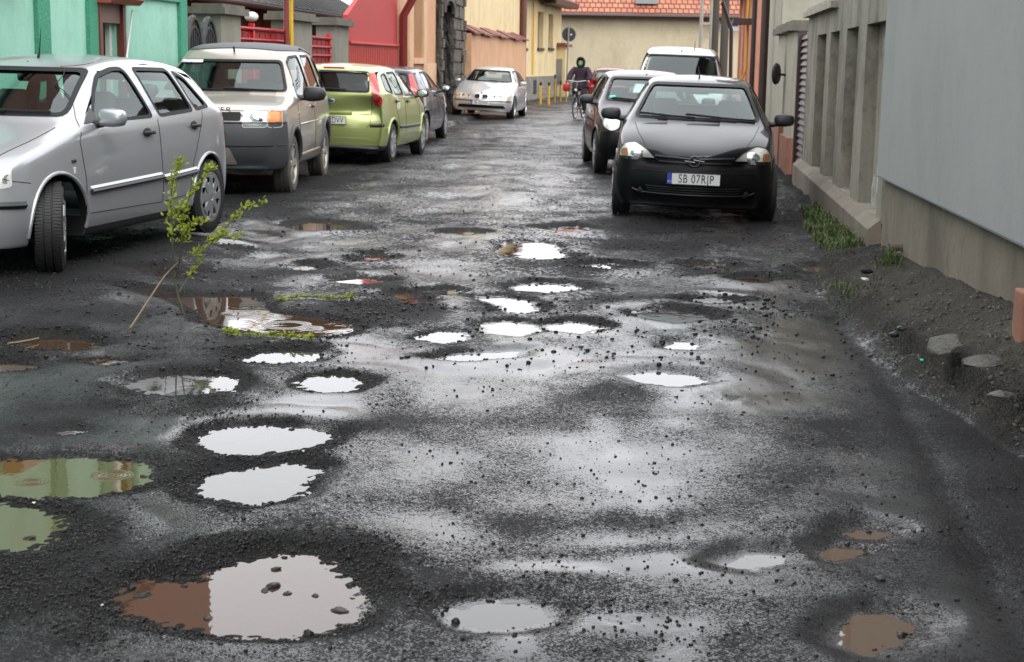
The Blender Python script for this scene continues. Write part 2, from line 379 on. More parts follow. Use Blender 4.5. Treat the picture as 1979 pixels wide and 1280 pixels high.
def road_material():
    m = bpy.data.materials.new('wet_asphalt'); m.use_nodes = True; T = m.node_tree; N = T.nodes; K = T.links
    b = N['Principled BSDF']
    a = N.new('ShaderNodeAttribute'); a.attribute_name = 'surf'
    s = N.new('ShaderNodeSeparateColor'); K.new(a.outputs['Color'], s.inputs[0])
    a2 = N.new('ShaderNodeAttribute'); a2.attribute_name = 'bank'; s2 = N.new('ShaderNodeSeparateColor'); K.new(a2.outputs['Color'], s2.inputs[0])
    tc = N.new('ShaderNodeTexCoord')
    def noise(sc_, det=3, rg=.6):
        n = N.new('ShaderNodeTexNoise'); n.inputs['Scale'].default_value = sc_; n.inputs['Detail'].default_value = det; n.inputs['Roughness'].default_value = rg
        K.new(tc.outputs['Object'], n.inputs['Vector']); return n.outputs['Fac']
    def mth(op, x, y, clamp=False):
        n = N.new('ShaderNodeMath'); n.operation = op; n.use_clamp = clamp
        for i, v in ((0, x), (1, y)):
            if isinstance(v, (int, float)): n.inputs[i].default_value = v
            else: K.new(v, n.inputs[i])
        return n.outputs[0]
    def mixc(f, c1, c2):
        n = N.new('ShaderNodeMix'); n.data_type = 'RGBA'
        K.new(f, n.inputs['Factor'])
        for i, c in ((6, c1), (7, c2)):
            if isinstance(c, tuple): n.inputs[i].default_value = (*c, 1)
            else: K.new(c, n.inputs[i])
        return n.outputs[2]
    grav, film, brown = s.outputs[0], s.outputs[1], s.outputs[2]
    def vor(sc_):
        v = N.new('ShaderNodeTexVoronoi'); v.inputs['Scale'].default_value = sc_; K.new(tc.outputs['Object'], v.inputs['Vector']); q = N.new('ShaderNodeSeparateColor'); K.new(v.outputs['Color'], q.inputs[0]); return v, q
    sepY = N.new('ShaderNodeSeparateXYZ'); K.new(tc.outputs['Object'], sepY.inputs[0])
    fine = noise(170, 3, .75); mid = noise(38, 3); big = noise(3.2, 5, .65)
    v1, q1 = vor(210); v2, q2 = vor(95)
    v3, q3 = vor(55); fz = N.new('ShaderNodeMapRange'); fz.inputs[1].default_value = 6.5; fz.inputs[2].default_value = 13; K.new(sepY.outputs[1], fz.inputs[0])
    qm = N.new('ShaderNodeMix'); K.new(fz.outputs[0], qm.inputs[0]); K.new(q1.outputs[0], qm.inputs[2]); K.new(q3.outputs[0], qm.inputs[3])
    grain = mth('ADD', mth('MULTIPLY', qm.outputs[0], .62), mth('MULTIPLY', mth('MULTIPLY', fine, mid), 1.5))       # 0..1, stone by stone
    # how much of the surface is under the smooth skin of water
    skin = mth('ADD', mth('MULTIPLY', film, 1.06), mth('MULTIPLY', mth('SUBTRACT', big, .5), .5)); skin = mth('SUBTRACT', skin, mth('MULTIPLY', grav, .45)); skin = mth('ADD', skin, .56)
    mask = mth('MULTIPLY', mth('ADD', mth('SUBTRACT', skin, grain), .06), 5.5, True)
    c = mixc(fine, (.008, .008, .0085), (.034, .034, .035))
    stone = mixc(q2.outputs[1], (.004, .004, .0045), (.024, .023, .022))
    c = mixc(mth('MULTIPLY', grav, .85, True), c, stone)
    c = mixc(mth('MULTIPLY', brown, .28, True), c, (.030, .019, .011))
    vg = N.new('ShaderNodeSeparateXYZ'); K.new(tc.outputs['Object'], vg.inputs[0])
    bank = s2.outputs[0]
    c = mixc(mth('MULTIPLY', bank, mth('ADD', .35, mth('MULTIPLY', mid, .9)), True), c, mixc(q2.outputs[2], (.014, .013, .012), (.072, .066, .056)))
    c = mixc(mth('MULTIPLY', s2.outputs[1], .75, True), c, mixc(mid, (.022, .020, .016), (.10, .09, .072)))
    K.new(c, b.inputs['Base Color'])
    r = mth('SUBTRACT', .62, mth('MULTIPLY', mask, .42)); r = mth('SUBTRACT', r, mth('MULTIPLY', mth('MULTIPLY', film, mask), .13))
    fr_ = N.new('ShaderNodeMapRange'); fr_.inputs[1].default_value = 13; fr_.inputs[2].default_value = 28; fr_.inputs[4].default_value = .17; K.new(vg.outputs[1], fr_.inputs[0])
    r = mth('ADD', r, fr_.outputs[0])
    K.new(mth('MAXIMUM', r, .05), b.inputs['Roughness'])
    b.inputs['IOR'].default_value = 1.38
    sp = mth('ADD', .055, mth('MULTIPLY', mask, mth('ADD', .34, mth('MULTIPLY', film, .34)))); sp = mth('ADD', sp, mth('MULTIPLY', mth('MULTIPLY', q1.outputs[1], q1.outputs[1]), .10))
    sp = mth('MULTIPLY', sp, mth('SUBTRACT', 1.0, mth('MULTIPLY', bank, .5)))
    K.new(sp, b.inputs['Specular IOR Level'])
    h = mth('ADD', mth('MULTIPLY', fine, .55), mth('MULTIPLY', mth('SUBTRACT', 1.0, v1.outputs['Distance']), .35))
    h = mth('ADD', h, mth('MULTIPLY', mth('SUBTRACT', 1.0, v2.outputs['Distance']), mth('MULTIPLY', grav, 2.2)))
    st = mth('SUBTRACT', 1.0, mth('MULTIPLY', mask, mth('ADD', .72, mth('MULTIPLY', film, .22))), True)
    bp = N.new('ShaderNodeBump'); bp.inputs['Distance'].default_value = .0055; K.new(h, bp.inputs['Height']); K.new(st, bp.inputs['Strength'])
    K.new(bp.outputs[0], b.inputs['Normal'])
    return m
me.materials.append(road_material())

# the standing water of every pothole
def water_mat(name, col, rings=()):
    m = mat(name, col, .012, ior=1.44)
    T = m.node_tree; n = T.nodes.new('ShaderNodeTexNoise'); n.inputs['Scale'].default_value = 5; bp = T.nodes.new('ShaderNodeBump')
    tc = T.nodes.new('ShaderNodeTexCoord'); T.links.new(tc.outputs['Object'], n.inputs['Vector'])
    wv = T.nodes.new('ShaderNodeTexNoise'); wv.inputs['Scale'].default_value = 22
    T.links.new(tc.outputs['Object'], wv.inputs['Vector']); ad = T.nodes.new('ShaderNodeMath'); ad.operation = 'MULTIPLY_ADD'; ad.inputs[1].default_value = .25
    T.links.new(wv.outputs['Fac'], ad.inputs[0]); T.links.new(n.outputs['Fac'], ad.inputs[2])
    bp.inputs['Distance'].default_value = .0012; bp.inputs['Strength'].default_value = .5
    hh = ad.outputs[0]
    for (rx, ry, r0) in rings:                         # widening rings left by rain drops
        def M2(op, x, y=0.0):
            q = T.nodes.new('ShaderNodeMath'); q.operation = op
            for i_, v_ in ((0, x), (1, y)):
                if isinstance(v_, (int, float)): q.inputs[i_].default_value = v_
                else: T.links.new(v_, q.inputs[i_])
            return q.outputs[0]
        ds = T.nodes.new('ShaderNodeVectorMath'); ds.operation = 'DISTANCE'; T.links.new(tc.outputs['Object'], ds.inputs[0]); ds.inputs[1].default_value = (rx, ry, WL)
        e_ = M2('ABSOLUTE', M2('SUBTRACT', ds.outputs['Value'], r0)); w_ = M2('MAXIMUM', M2('SUBTRACT', 1.0, M2('DIVIDE', e_, .035)), 0.0)
        hh = M2('ADD', hh, M2('MULTIPLY', M2('SINE', M2('MULTIPLY', ds.outputs['Value'], 420.0)), M2('MULTIPLY', w_, .9)))
    T.links.new(hh, bp.inputs['Height']); T.links.new(bp.outputs[0], T.nodes['Principled BSDF'].inputs['Normal'])
    return m
W_CLEAR = water_mat('puddle_water', (.050, .046, .042)); W_BIG = water_mat('brownish_water', (.060, .034, .022)); W_OLIVE = water_mat('olive_water', (.078, .056, .018), [(*G(215, 912)[:2], .05), (*G(60, 925)[:2], .03)]); W_BROWN = water_mat('muddy_water', (.055, .032, .018), [(*G(465, 602)[:2], .09), (*G(555, 624)[:2], .12), (*G(600, 630)[:2], .05)]); W_OLIVE2 = None; W_MUD = water_mat('thick_mud_water', (.095, .060, .036))
def water_rings(c, rr, amp):                          # a rain-drop ring as real ripples
    pass
for ip, (poly, br) in enumerate(PW):
    cx = poly.mean(0); n = len(poly); pts = []
    for i in range(n):
        a, b_, c_ = poly[i - 1], poly[i], poly[(i + 1) % n]
        e = c_ - a; nr = np.array([e[1], -e[0]]); nr /= (np.linalg.norm(nr) + 1e-9)
        if nr @ (b_ - cx) < 0: nr = -nr
        pts.append(b_ + nr * .07)
    mb = MB(); mb.add([(p[0], p[1], WL) for p in pts], [tuple(range(n))])
    o = mb.build('puddle', W_BIG if ip == 0 else W_OLIVE if ip in (3, 4) else W_MUD if br > 1.3 else (W_BROWN if br > .75 else W_CLEAR)); tag(o, kind='structure')
    if o.data.polygons[0].normal.z < 0: o.data.flip_normals()

# ---------------------------------------------------------------- loose stones, thousands of them
def rocks(n_try, size, seed, accept, name, m, ymin=3.3, ymax=20, pw=1.9):
    rg = np.random.default_rng(seed)
    u = rg.random(n_try); a = 1 - pw
    Y = (ymin ** a + u * (ymax ** a - ymin ** a)) ** (1 / a)
    X = Y * (-.36 + .74 * rg.random(n_try))
    z, g, f, b, sd, bk = ground_fn(X, Y)
    k = accept(X, Y, g, f, sd, bk, rg); X, Y, z = X[k], Y[k], z[k]; n = len(X)
    r = size[0] + (size[1] - size[0]) * rg.random(n) ** 3.2
    ico = np.array([(0, 0, 1), (.894, 0, .447), (.276, .851, .447), (-.724, .526, .447), (-.724, -.526, .447), (.276, -.851, .447), (.724, .526, -.447), (-.276, .851, -.447), (-.894, 0, -.447), (-.276, -.851, -.447), (.724, -.526, -.447)])
    fc = np.array([(0, 1, 2), (0, 2, 3), (0, 3, 4), (0, 4, 5), (0, 5, 1), (1, 6, 2), (2, 6, 7), (2, 7, 3), (3, 7, 8), (3, 8, 4), (4, 8, 9), (4, 9, 5), (5, 9, 10), (5, 10, 1), (1, 10, 6)])
    V = ico[None] * (1 + (rg.random((n, 11, 1)) - .5) * .55)
    V = V * (np.stack([.8 + .5 * rg.random(n), .7 + .4 * rg.random(n), .45 + .4 * rg.random(n)], 1)[:, None, :])
    th = rg.random(n) * 6.283; c, s_ = np.cos(th)[:, None], np.sin(th)[:, None]
    V = np.stack([V[..., 0] * c - V[..., 1] * s_, V[..., 0] * s_ + V[..., 1] * c, V[..., 2]], -1) * r[:, None, None]
    V += np.stack([X, Y, z + r * .18], 1)[:, None, :]
    T_ = (fc[None] + (np.arange(n) * 11)[:, None, None]).reshape(-1, 3).astype(np.int32)
    me = bpy.data.meshes.new(name); me.vertices.add(n * 11); me.vertices.foreach_set('co', V.astype(np.float32).ravel())
    me.loops.add(T_.size); me.loops.foreach_set('vertex_index', T_.ravel()); me.polygons.add(len(T_)); me.polygons.foreach_set('loop_start', np.arange(0, T_.size, 3, dtype=np.int32)); me.update()
    me.materials.append(m); o = bpy.data.objects.new(name, me); COL.objects.link(o); return o
M_GRAV = mat('wet_dark_gravel', (.0025, .0025, .003), .30, vary=(70, .12, (.018, .017, .016)), spec=.16)
M_BANK = mat('bank_rubble', (.014, .013, .012), .45, vary=(40, .2, (.10, .095, .083)), spec=.2)
o = rocks(420000, (.0014, .0082), 1, lambda X, Y, g, f, sd, bk, rg: (rg.random(len(X)) < ss(.38, .95, g) ** 1.3 * .62) & (sd < -.0) & (bk < .5), 'gravel', M_GRAV)
tag(o, 'dark wet gravel crumbs round the potholes', 'gravel', kind='stuff')
o = rocks(60000, (.004, .017), 8, lambda X, Y, g, f, sd, bk, rg: (rg.random(len(X)) < ss(.25, .9, g) * .5 + .03) & (sd < -.0) & (bk < .5), 'coarse_gravel', M_GRAV, ymin=7.5, ymax=24, pw=1.5)
tag(o, 'coarser dark gravel strewn between the farther potholes', 'gravel', kind='stuff')
o = rocks(42000, (.0016, .0085), 2, lambda X, Y, g, f, sd, bk, rg: (rg.random(len(X)) < .11 + .17 * (f > .4) * (X > -.3)) & (sd < -.0) & (bk < .4) & (X < 2.0), 'loose_chippings', M_GRAV, ymax=14)
tag(o, 'loose dark chippings scattered on the wet middle of the road', 'chippings', kind='stuff')
o = rocks(34000, (.002, .016), 3, lambda X, Y, g, f, sd, bk, rg: (rg.random(len(X)) < bk * .9) & (X < wallX(Y) - .02), 'bank_rubble', M_BANK, ymin=5, ymax=14, pw=1.2)
tag(o, 'grey brown rubble and grit on the bank along the right wall', 'rubble', kind='stuff')
o = rocks(9000, (.003, .016), 4, lambda X, Y, g, f, sd, bk, rg: (rg.random(len(X)) < .35) & (sd > .0) & (sd < .05), 'shore_stones', M_GRAV, ymax=12)
tag(o, 'dark pebbles along the waterlines of the puddles', 'pebbles', kind='stuff')
# ================================================================ BUILDINGS AND WALLS
def stained(name, col, col2, rough=.85, sc_=2.2, bump=(60, .004), streak=True, stain=.3):
    return mat(name, col, rough, stain=stain, vary=(sc_, .28, col2), bump=bump, stretch=(1, 1, .25) if streak else (1, 1, 1))
P_GREEN = stained('mint_plaster', (.25, .50, .385), (.31, .58, .46), bump=(90, .003))
P_DGREEN = mat('rough_green_render', (.035, .22, .13), .8, vary=(30, .2, (.06, .30, .19)), bump=(45, .02), bstr=1)
P_BROWN = mat('brown_painted_metal', (.12, .032, .02), .45)
P_DBROWN = mat('dark_brown_metal', (.035, .014, .012), .45)
P_WHITE = mat('white_paint', (.65, .65, .62), .5)
P_GLASS = mat('dark_window_glass', (.02, .025, .025), .04, spec=.8)
P_TILE_B = mat('brown_roof_tiles', (.10, .045, .028), .7, vary=(6, .3, (.06, .03, .022)), bump=(18, .02))
P_CONC = stained('old_concrete', (.17, .16, .13), (.27, .255, .21))
P_CAP = stained('mossy_concrete', (.07, .065, .05), (.16, .15, .12), sc_=5)
P_WOOD = mat('orange_stained_wood', (.13, .032, .010), .6, vary=(3, .3, (.20, .055, .018)), stretch=(6, 6, .3), bump=(25, .003))
P_TIN = mat('grey_tin_roof', (.06, .06, .06), .5, vary=(5, .3, (.12, .11, .105)), bump=(10, .01))
P_RED = mat('red_painted_metal', (.50, .012, .015), .35)
P_RED2 = mat('red_painted_boards', (.42, .015, .018), .6, vary=(4, .3, (.30, .03, .025)), stretch=(5, 5, .4), bump=(30, .003))
P_REDW = mat('faded_red_boards', (.30, .035, .028), .7, vary=(6, .3, (.42, .06, .045)), stretch=(5, 5, .4), bump=(30, .003))
P_PEACH = stained('peach_plaster', (.58, .34, .19), (.50, .28, .16))
P_PEACHL = stained('light_peach_trim', (.66, .44, .27), (.60, .38, .23))
P_STONE = mat('rubble_stone', (.025, .023, .02), .8, vary=(7, .18, (.15, .13, .11)), bump=(14, .05), bstr=1)
P_DSTONE = mat('dark_rubble_stone', (.015, .013, .012), .75, vary=(6, .22, (.06, .05, .042)), bump=(9, .06), bstr=1)
P_CREAM = stained('cream_plaster', (.68, .54, .31), (.60, .47, .26), sc_=1.4)
P_CREAM2 = stained('grey_cream_plaster', (.52, .45, .31), (.44, .37, .25), sc_=1.2)
P_COPE = mat('red_brown_coping', (.22, .07, .045), .6, vary=(6, .2, (.13, .04, .03)), bump=(12, .02))
P_PLINTH = mat('weathered_grey_stone', (.10, .095, .08), .8, vary=(3, .2, (.25, .23, .19)), bump=(12, .02))
P_YEL = mat('yellow_paint', (.62, .36, .02), .4)
P_OTILE = None
P_GREYW = stained('grey_render', stain=.16, streak=False, col=(.28, .28, .277), col2=(.315, .314, .31), sc_=1.1, bump=(120, .003))
P_PLW = stained('damp_plinth_concrete', stain=.6, col=(.15, .12, .088), col2=(.225, .19, .15), sc_=1.5)
P_FENCE = stained('weathered_fence_concrete', stain=.75, col=(.13, .115, .085), col2=(.36, .335, .28), sc_=2.2)
P_FPANEL = stained('flaking_fence_panel', stain=.8, col=(.18, .16, .12), col2=(.44, .42, .36), sc_=2.6)
P_LIME = mat('flaked_limewash', (.68, .67, .63), .9, vary=(18, .2, (.42, .40, .35)))
P_BRICKB = mat('orange_brick_base', (.30, .13, .08), .8, vary=(9, .2, (.22, .10, .07)), bump=(30, .006))
P_PINK = stained('salmon_plaster', (.58, .26, .17), (.52, .22, .15))
P_SHUT = mat('maroon_slats', (.045, .022, .022), .5)
P_HOUSE = stained('beige_house_render', (.36, .34, .27), (.30, .28, .22), sc_=1.5)
P_IRON = mat('black_iron', (.012, .012, .013), .5)
P_STEEL = mat('galvanised_steel', (.25, .26, .27), .45, metal=.6)

class Wall:
    def __init__(s, a, b, flip=False):
        s.a = Vector((a[0], a[1], 0)); s.b = Vector((b[0], b[1], 0)); s.L = (s.b - s.a).length
        s.t = (s.b - s.a).normalized(); s.n = Vector((s.t.y, -s.t.x, 0))
        if flip: s.n = -s.n
    def P(s, u, z, out=0): p = s.a + s.t * u + s.n * out; return Vector((p.x, p.y, z))
    def uz(s, px, py):
        q = onwall(px, py, s.a, s.b); return ((q - s.a).dot(s.t), q.z)
    def rect(s, x0, x1, y0, y1):
        """pixel rectangle -> (u0, u1, z0, z1) on this wall"""
        ym = (y0 + y1) / 2; u0 = s.uz(x0, ym)[0]; u1 = s.uz(x1, ym)[0]; xm = (x0 + x1) / 2
        za = s.uz(xm, y0)[1]; zb = s.uz(xm, y1)[1]
        return (min(u0, u1), max(u0, u1), min(za, zb), max(za, zb))
    def slab(s, mb, u0, u1, z0, z1, o0, o1):
        P = s.P; vs = [P(u0, z0, o0), P(u1, z0, o0), P(u1, z0, o1), P(u0, z0, o1), P(u0, z1, o0), P(u1, z1, o0), P(u1, z1, o1), P(u0, z1, o1)]
        mb.add(vs, [(0, 3, 2, 1), (4, 5, 6, 7), (0, 1, 5, 4), (1, 2, 6, 5), (2, 3, 7, 6), (3, 0, 4, 7)]); return mb
    def wall(s, mb, u0, u1, z0, z1, holes=(), o=0.0, th=.3):
        us = sorted({u0, u1, *[h[0] for h in holes], *[h[1] for h in holes]}); zs = sorted({z0, z1, *[h[2] for h in holes], *[h[3] for h in holes]})
        us = [u for u in us if u0 <= u <= u1]; zs = [z for z in zs if z0 <= z <= z1]
        inh = lambda i, j: not (0 <= i < len(us) - 1 and 0 <= j < len(zs) - 1) or any(h[0] < (us[i] + us[i + 1]) / 2 < h[1] and h[2] < (zs[j] + zs[j + 1]) / 2 < h[3] for h in holes)
        P = s.P
        for i in range(len(us) - 1):
            for j in range(len(zs) - 1):
                if inh(i, j): continue
                a, b, c, d = us[i], us[i + 1], zs[j], zs[j + 1]
                for oo in (o, o - th): mb.add([P(a, c, oo), P(b, c, oo), P(b, d, oo), P(a, d, oo)], [(0, 1, 2, 3)])
                for (k, l, q) in ((i - 1, j, ((a, c), (a, d))), (i + 1, j, ((b, c), (b, d))), (i, j - 1, ((a, c), (b, c))), (i, j + 1, ((a, d), (b, d)))):
                    if inh(k, l): mb.add([P(*q[0], o), P(*q[1], o), P(*q[1], o - th), P(*q[0], o - th)], [(0, 1, 2, 3)])
        return mb
    def tri_roof(s, mb, u0, u1, z0, z1, o0, o1, th=.12):
        P = s.P; vs = [P(u0, z0, o0), P(u1, z0, o0), P(u1, z1, o1), P(u0, z1, o1)]
        vs += [v + Vector((0, 0, th)) for v in vs]
        mb.add(vs, [(0, 3, 2, 1), (4, 5, 6, 7), (0, 1, 5, 4), (1, 2, 6, 5), (2, 3, 7, 6), (3, 0, 4, 7)]); return mb

LA, LB = Vector((-6.8 + .106 * 2, 2, 0)), Vector((-6.8 + .106 * 48, 48, 0))
def Lu(px): return Wall(LA, LB).uz(px, 122)[0]
WL1 = Wall(LA, LB)
# ---- mint green house
H = empty('green_house', WL1.P(0, 0), 0, 'mint green plastered house with rough dark green pilasters behind the silver and beige cars', 'house')
def kid(mb, name, m, parent, **k):
    """a part given in world coordinates: parts hang on the Empty, sub-parts on a part (which already sits at the origin)"""
    o = mb.build(name, m, None, **k); o.parent = parent
    if parent.parent is None: o.matrix_parent_inverse = Matrix.Translation(-parent.location)
    return o
uE = Lu(356)
wr = WL1.rect(188, 228, 0, 106); win = (wr[0], wr[1], .95, 2.15)
win2 = (wr[0] - .1, wr[1] + .3, 2.75, 4.05)
kid(WL1.wall(MB(), 0, uE, 0, 5.0, [win, win2]), 'wall', P_GREEN, H)
mb = MB()
def pil(mb, x0, x1, y=60, z1=4.9, o=.05):
    a, b = sorted((WL1.uz(x0, y)[0], WL1.uz(x1, y)[0])); WL1.slab(mb, a, b, 0, z1, 0.001, o)
pil(mb, 66, 90); pil(mb, 166, 186); pil(mb, 343, 356); pil(mb, 229, 234)
for uu in (.5, 2.8, 5.2, 7.6): WL1.slab(mb, uu, uu + .45, 0, 4.9, .001, .05)
WL1.slab(mb, WL1.uz(236, 10)[0], uE - .002, 2.27, 2.62, .001, .048)
WL1.slab(mb, 0, WL1.uz(60, 10)[0], 2.42, 2.62, .001, .048)
kid(mb, 'pilaster_trim', P_DGREEN, H)
fr = MB()
for (a, b, c, d) in (win,):
    WL1.slab(fr, a - .09, a, c - .05, d, -.02, .07); WL1.slab(fr, b, b + .09, c - .05, d, -.02, .07); WL1.slab(fr, a, b, c - .1, c, -.1, .08)
fo = kid(fr, 'window', P_BROWN, H)
fr = MB(); WL1.slab(fr, win[0], win[0] + .17, win[2], win[3], -.14, -.08); WL1.slab(fr, win[0] + .2, win[0] + .26, win[2], win[3], -.14, -.07); WL1.slab(fr, win[1] - .07, win[1], win[2], win[3], -.14, -.08)
f2 = kid(fr, 'frame', P_WHITE, fo)
fr = MB(); WL1.slab(fr, win[0], win[1], win[2], win[3], -.2, -.17); kid(fr, 'pane', mat('green_glass', (.02, .16, .07), .08), fo)  # pane in one even green base colour
fr = MB(); WL1.slab(fr, win[0] - .02, win[1] + .02, 1.93, 2.16, -.03, .02)
for k in range(8): WL1.slab(fr, win[0] - .02, win[1] + .02, 1.935 + k * .028, 1.955 + k * .028, .02, .03)
kid(fr, 'roller_blind', mat('taupe_blind', (.20, .12, .10), .5), fo)
def shutter_box(u0, u1, zc):
    mb = MB(); pr = [(0.0, -.15), (.20, -.15), (.26, -.09), (.26, .08), (.17, .15), (0, .15)]
    P = WL1.P; n = len(pr)
    vs = [P(u0, zc + z, o + .002) for o, z in pr] + [P(u1, zc + z, o + .002) for o, z in pr]
    mb.add(vs, [tuple(range(n)), tuple(range(n, 2 * n))] + [(i, (i + 1) % n, n + (i + 1) % n, n + i) for i in range(n)])
    return kid(mb, 'shutter_box', mat('terracotta_metal', (.26, .065, .035), .4), H)
shutter_box(wr[0] - .12, wr[1] + .22, 2.30)
shutter_box(WL1.uz(-40, 5)[0], WL1.uz(14, 5)[0], 2.50)
mb = MB(); WL1.slab(mb, win2[0], win2[0] + .1, win2[2], win2[3], -.12, -.06); WL1.slab(mb, win2[1] - .1, win2[1], win2[2], win2[3], -.12, -.06); m2 = (win2[0] + win2[1]) / 2
WL1.slab(mb, m2 - .06, m2 + .06, win2[2], win2[3], -.12, -.05); WL1.slab(mb, win2[0], win2[1], win2[2], win2[2] + .1, -.12, -.05)
w2 = kid(mb, 'window', P_WHITE, H); mb = MB(); WL1.slab(mb, win2[0], win2[1], win2[2], win2[3], -.2, -.16); kid(mb, 'pane', P_GLASS, w2)
mb = MB(); WL1.tri_roof(mb, -1, uE + .2, 4.95, 8.2, .12, -4.5); WL1.slab(mb, -1, uE + .2, 4.85, 5.02, .051, .14); kid(mb, 'roof', P_TILE_B, H)
mb = MB(); WL1.slab(mb, uE - 7, uE + .5, 5.3, 8.6, -2, .06); kid(mb, 'added_brown_block', P_WOOD, H)  # unseen brown block, added for its reflection in the largest puddle
mb = MB(); WL1.wall(mb, uE - .3, uE, 0, 4.9, o=-.31, th=5); kid(mb, 'end_wall', P_GREEN, H)
mb = MB(); mb.tube([WL1.P(WL1.uz(238, 30)[0], 2.1, .12), WL1.P(WL1.uz(232, 60)[0], 1.7, .1), WL1.P(WL1.uz(214, 100)[0], 1.25, .15)], .012, 6); kid(mb, 'blind_crank', P_WHITE, H)

# ---- iron gate, pillars, red fence, gas pipe
def ub(px, y=80): return WL1.uz(px, y)[0]
g0, g1 = ub(359), ub(417)
I = empty('iron_gate', WL1.P(g0, 0), 0, 'black wrought iron gate with two round arches beside the green house', 'gate')
gm = (g0 + g1) / 2
for (a, b) in ((g0, gm - .01), (gm + .01, g1)):
    mb = MB(); c = (a + b) / 2; r = (b - a) / 2 - .03; zc = 2.12 - .55
    arch = [WL1.P(c - r, .12)] + [WL1.P(c - r * math.cos(t), zc + .52 * math.sin(t)) for t in [i * math.pi / 12 for i in range(13)]] + [WL1.P(c + r, .12)]
    mb.tube(arch, .045, 6); mb.tube([v + Vector((0, 0, -.12)) for v in arch[1:-1]], .03, 6)
    for k in range(7):
        uu = c - r + 2 * r * (k + .5) / 7; zt = zc + .5 * math.sqrt(max(0, 1 - ((uu - c) / r) ** 2)); mb.tube([WL1.P(uu, .12), WL1.P(uu, zt)], .022, 5)
    for z in (.35, 1.2, 1.55): mb.tube([WL1.P(a + .03, z), WL1.P(b - .03, z)], .02, 5)
    WL1.slab(mb, a + .03, b - .03, .15, 1.5, -.03, -.015)
    kid(mb, 'gate_leaf', P_IRON, I)
def pillar(px0, px1, zt, cap, label, base=None, m=P_CONC, W=WL1, y=80, o0=-.35, o1=.03):
    u0, u1 = sorted((W.uz(px0, y)[0], W.uz(px1, y)[0])); T = empty('gate_pillar', W.P((u0 + u1) / 2, 0), 0, label, 'pillar')
    mb = MB(); W.slab(mb, u0, u1, 0, zt - .12, o0, o1)
    kid(mb, 'shaft', m, T)
    mb = MB(); W.slab(mb, u0 - cap, u1 + cap, zt - .12, zt - .02, o0 - .08, o1 + .1); W.slab(mb, u0 - cap * .5, u1 + cap * .5, zt - .02, zt + .03, o0 - .04, o1 + .05); kid(mb, 'capstone', P_CAP, T)
    if base:
        mb = MB(); W.slab(mb, u0 - .03, u1 + .03, -.05, base, o0 - .02, o1 + .05); kid(mb, 'brick_base', P_BRICKB, T)
    return T
pillar(424, 462, 2.30, .14, 'grey concrete gate pillar with flat cap next to the black iron gate')
pillar(562, 600, 2.33, .18, 'grey concrete pillar with flat cap behind the yellow gas pipe')
pillar(645, 671, 2.33, .14, 'grey concrete pillar with flat cap touching the tall red boards')
def redfence(px0, px1, zt, label, knob=None):
    u0, u1 = ub(px0) + .02, ub(px1) - .02; T = empty('metal_fence', WL1.P(u0, 0), 0, label, 'fence')
    mb = MB(); WL1.slab(mb, u0, u1, .1, zt, -.12, -.09)
    n = max(2, int((u1 - u0) / .32))
    for k in range(n): WL1.slab(mb, u0 + (u1 - u0) * k / n + .02, u0 + (u1 - u0) * (k + 1) / n - .02, .1, zt - .08, -.09, -.06)
    for z in (zt - .03, zt - .2, zt - .36): mb.tube([WL1.P(u0, z, -.04), WL1.P(u1, z, -.04)], .03, 8)
    kid(mb, 'panel', P_RED, T)
    for u in (u0 + .04, u1 - .04) + ((ub(knob),) if knob else ()): WL1.slab(mb, u - .04, u + .04, 0, zt + .06, -.11, -.03)
    kid(mb, 'post', P_RED, T)
    if knob:
        mb = MB(); mb.ball(WL1.P(ub(knob), zt + .16, -.07), (.11, .11, .08)); kid(mb, 'white_cap', P_WHITE, T, smooth=True)
redfence(463, 560, 2.04, 'glossy red metal fence with a white cap above the beige car', 495)
redfence(601, 643, 1.98, 'short glossy red metal fence panel above the lime car')
mb = MB(); up = ub(550); z1 = 2.62
mb.tube([WL1.P(up, .1, .12), WL1.P(up, z1 - .06, .12), WL1.P(up - .02, z1, .12), WL1.P(up - .06, z1 + .01, .12), WL1.P(uE - .3, z1 + .03, .12)], .035, 8)
tag(mb.build('gas_pipe', P_YEL, smooth=True), 'yellow gas pipe running over the iron gate and down the concrete pillar', 'pipe')
mb = MB(); mb.tube([WL1.P(ub(542), .1, .10), WL1.P(ub(542), 2.9, .10)], .04, 8)
tag(mb.build('steel_post', mat('dark_red_pipe', (.15, .015, .015), .4), smooth=True), 'thin dark red pipe standing next to the yellow gas pipe', 'pipe')

# ---- wooden house set back
WW = Wall(LA + Vector((-3.6, .4, 0)), LB + Vector((-3.6, .4, 0)))
u0, u1 = WW.uz(330, 60)[0], WW.uz(688, 60)[0]
H = empty('wooden_house', WW.P(u0, 0), 0, 'low orange brown wooden house with grey tin roof behind the pillars', 'house')
mb = MB(); WW.wall(mb, u0, u1, 0, 2.95, th=.2)
n = int((u1 - u0) / .22)
for k in range(n): WW.slab(mb, u0 + k * .22 + .01, u0 + k * .22 + .05, 0, 2.8, .001, .02)
kid(mb, 'board_wall', P_WOOD, H)
mb = MB(); WW.tri_roof(mb, u0 - .5, u1 + .15, 2.78, 5.4, .55, -4.2, .07)
for k in range(int((u1 - u0) / .6)):
    uu = u0 + k * .6; WW.tri_roof(mb, uu, uu + .05, 2.86, 5.48, .55, -4.2, .03)
kid(mb, 'tin_roof', P_TIN, H)
mb = MB(); mb.tube([WW.P(u0 - .5, 2.74, .6), WW.P(u1 + .2, 2.74, .6)], .07, 8); kid(mb, 'gutter', P_DBROWN, H)
mb = MB(); mb.tube([WW.P(u1 - .5, 0, .1), WW.P(u1 - .5, 2.7, .1)], .06, 8); kid(mb, 'downpipe', P_DBROWN, H)

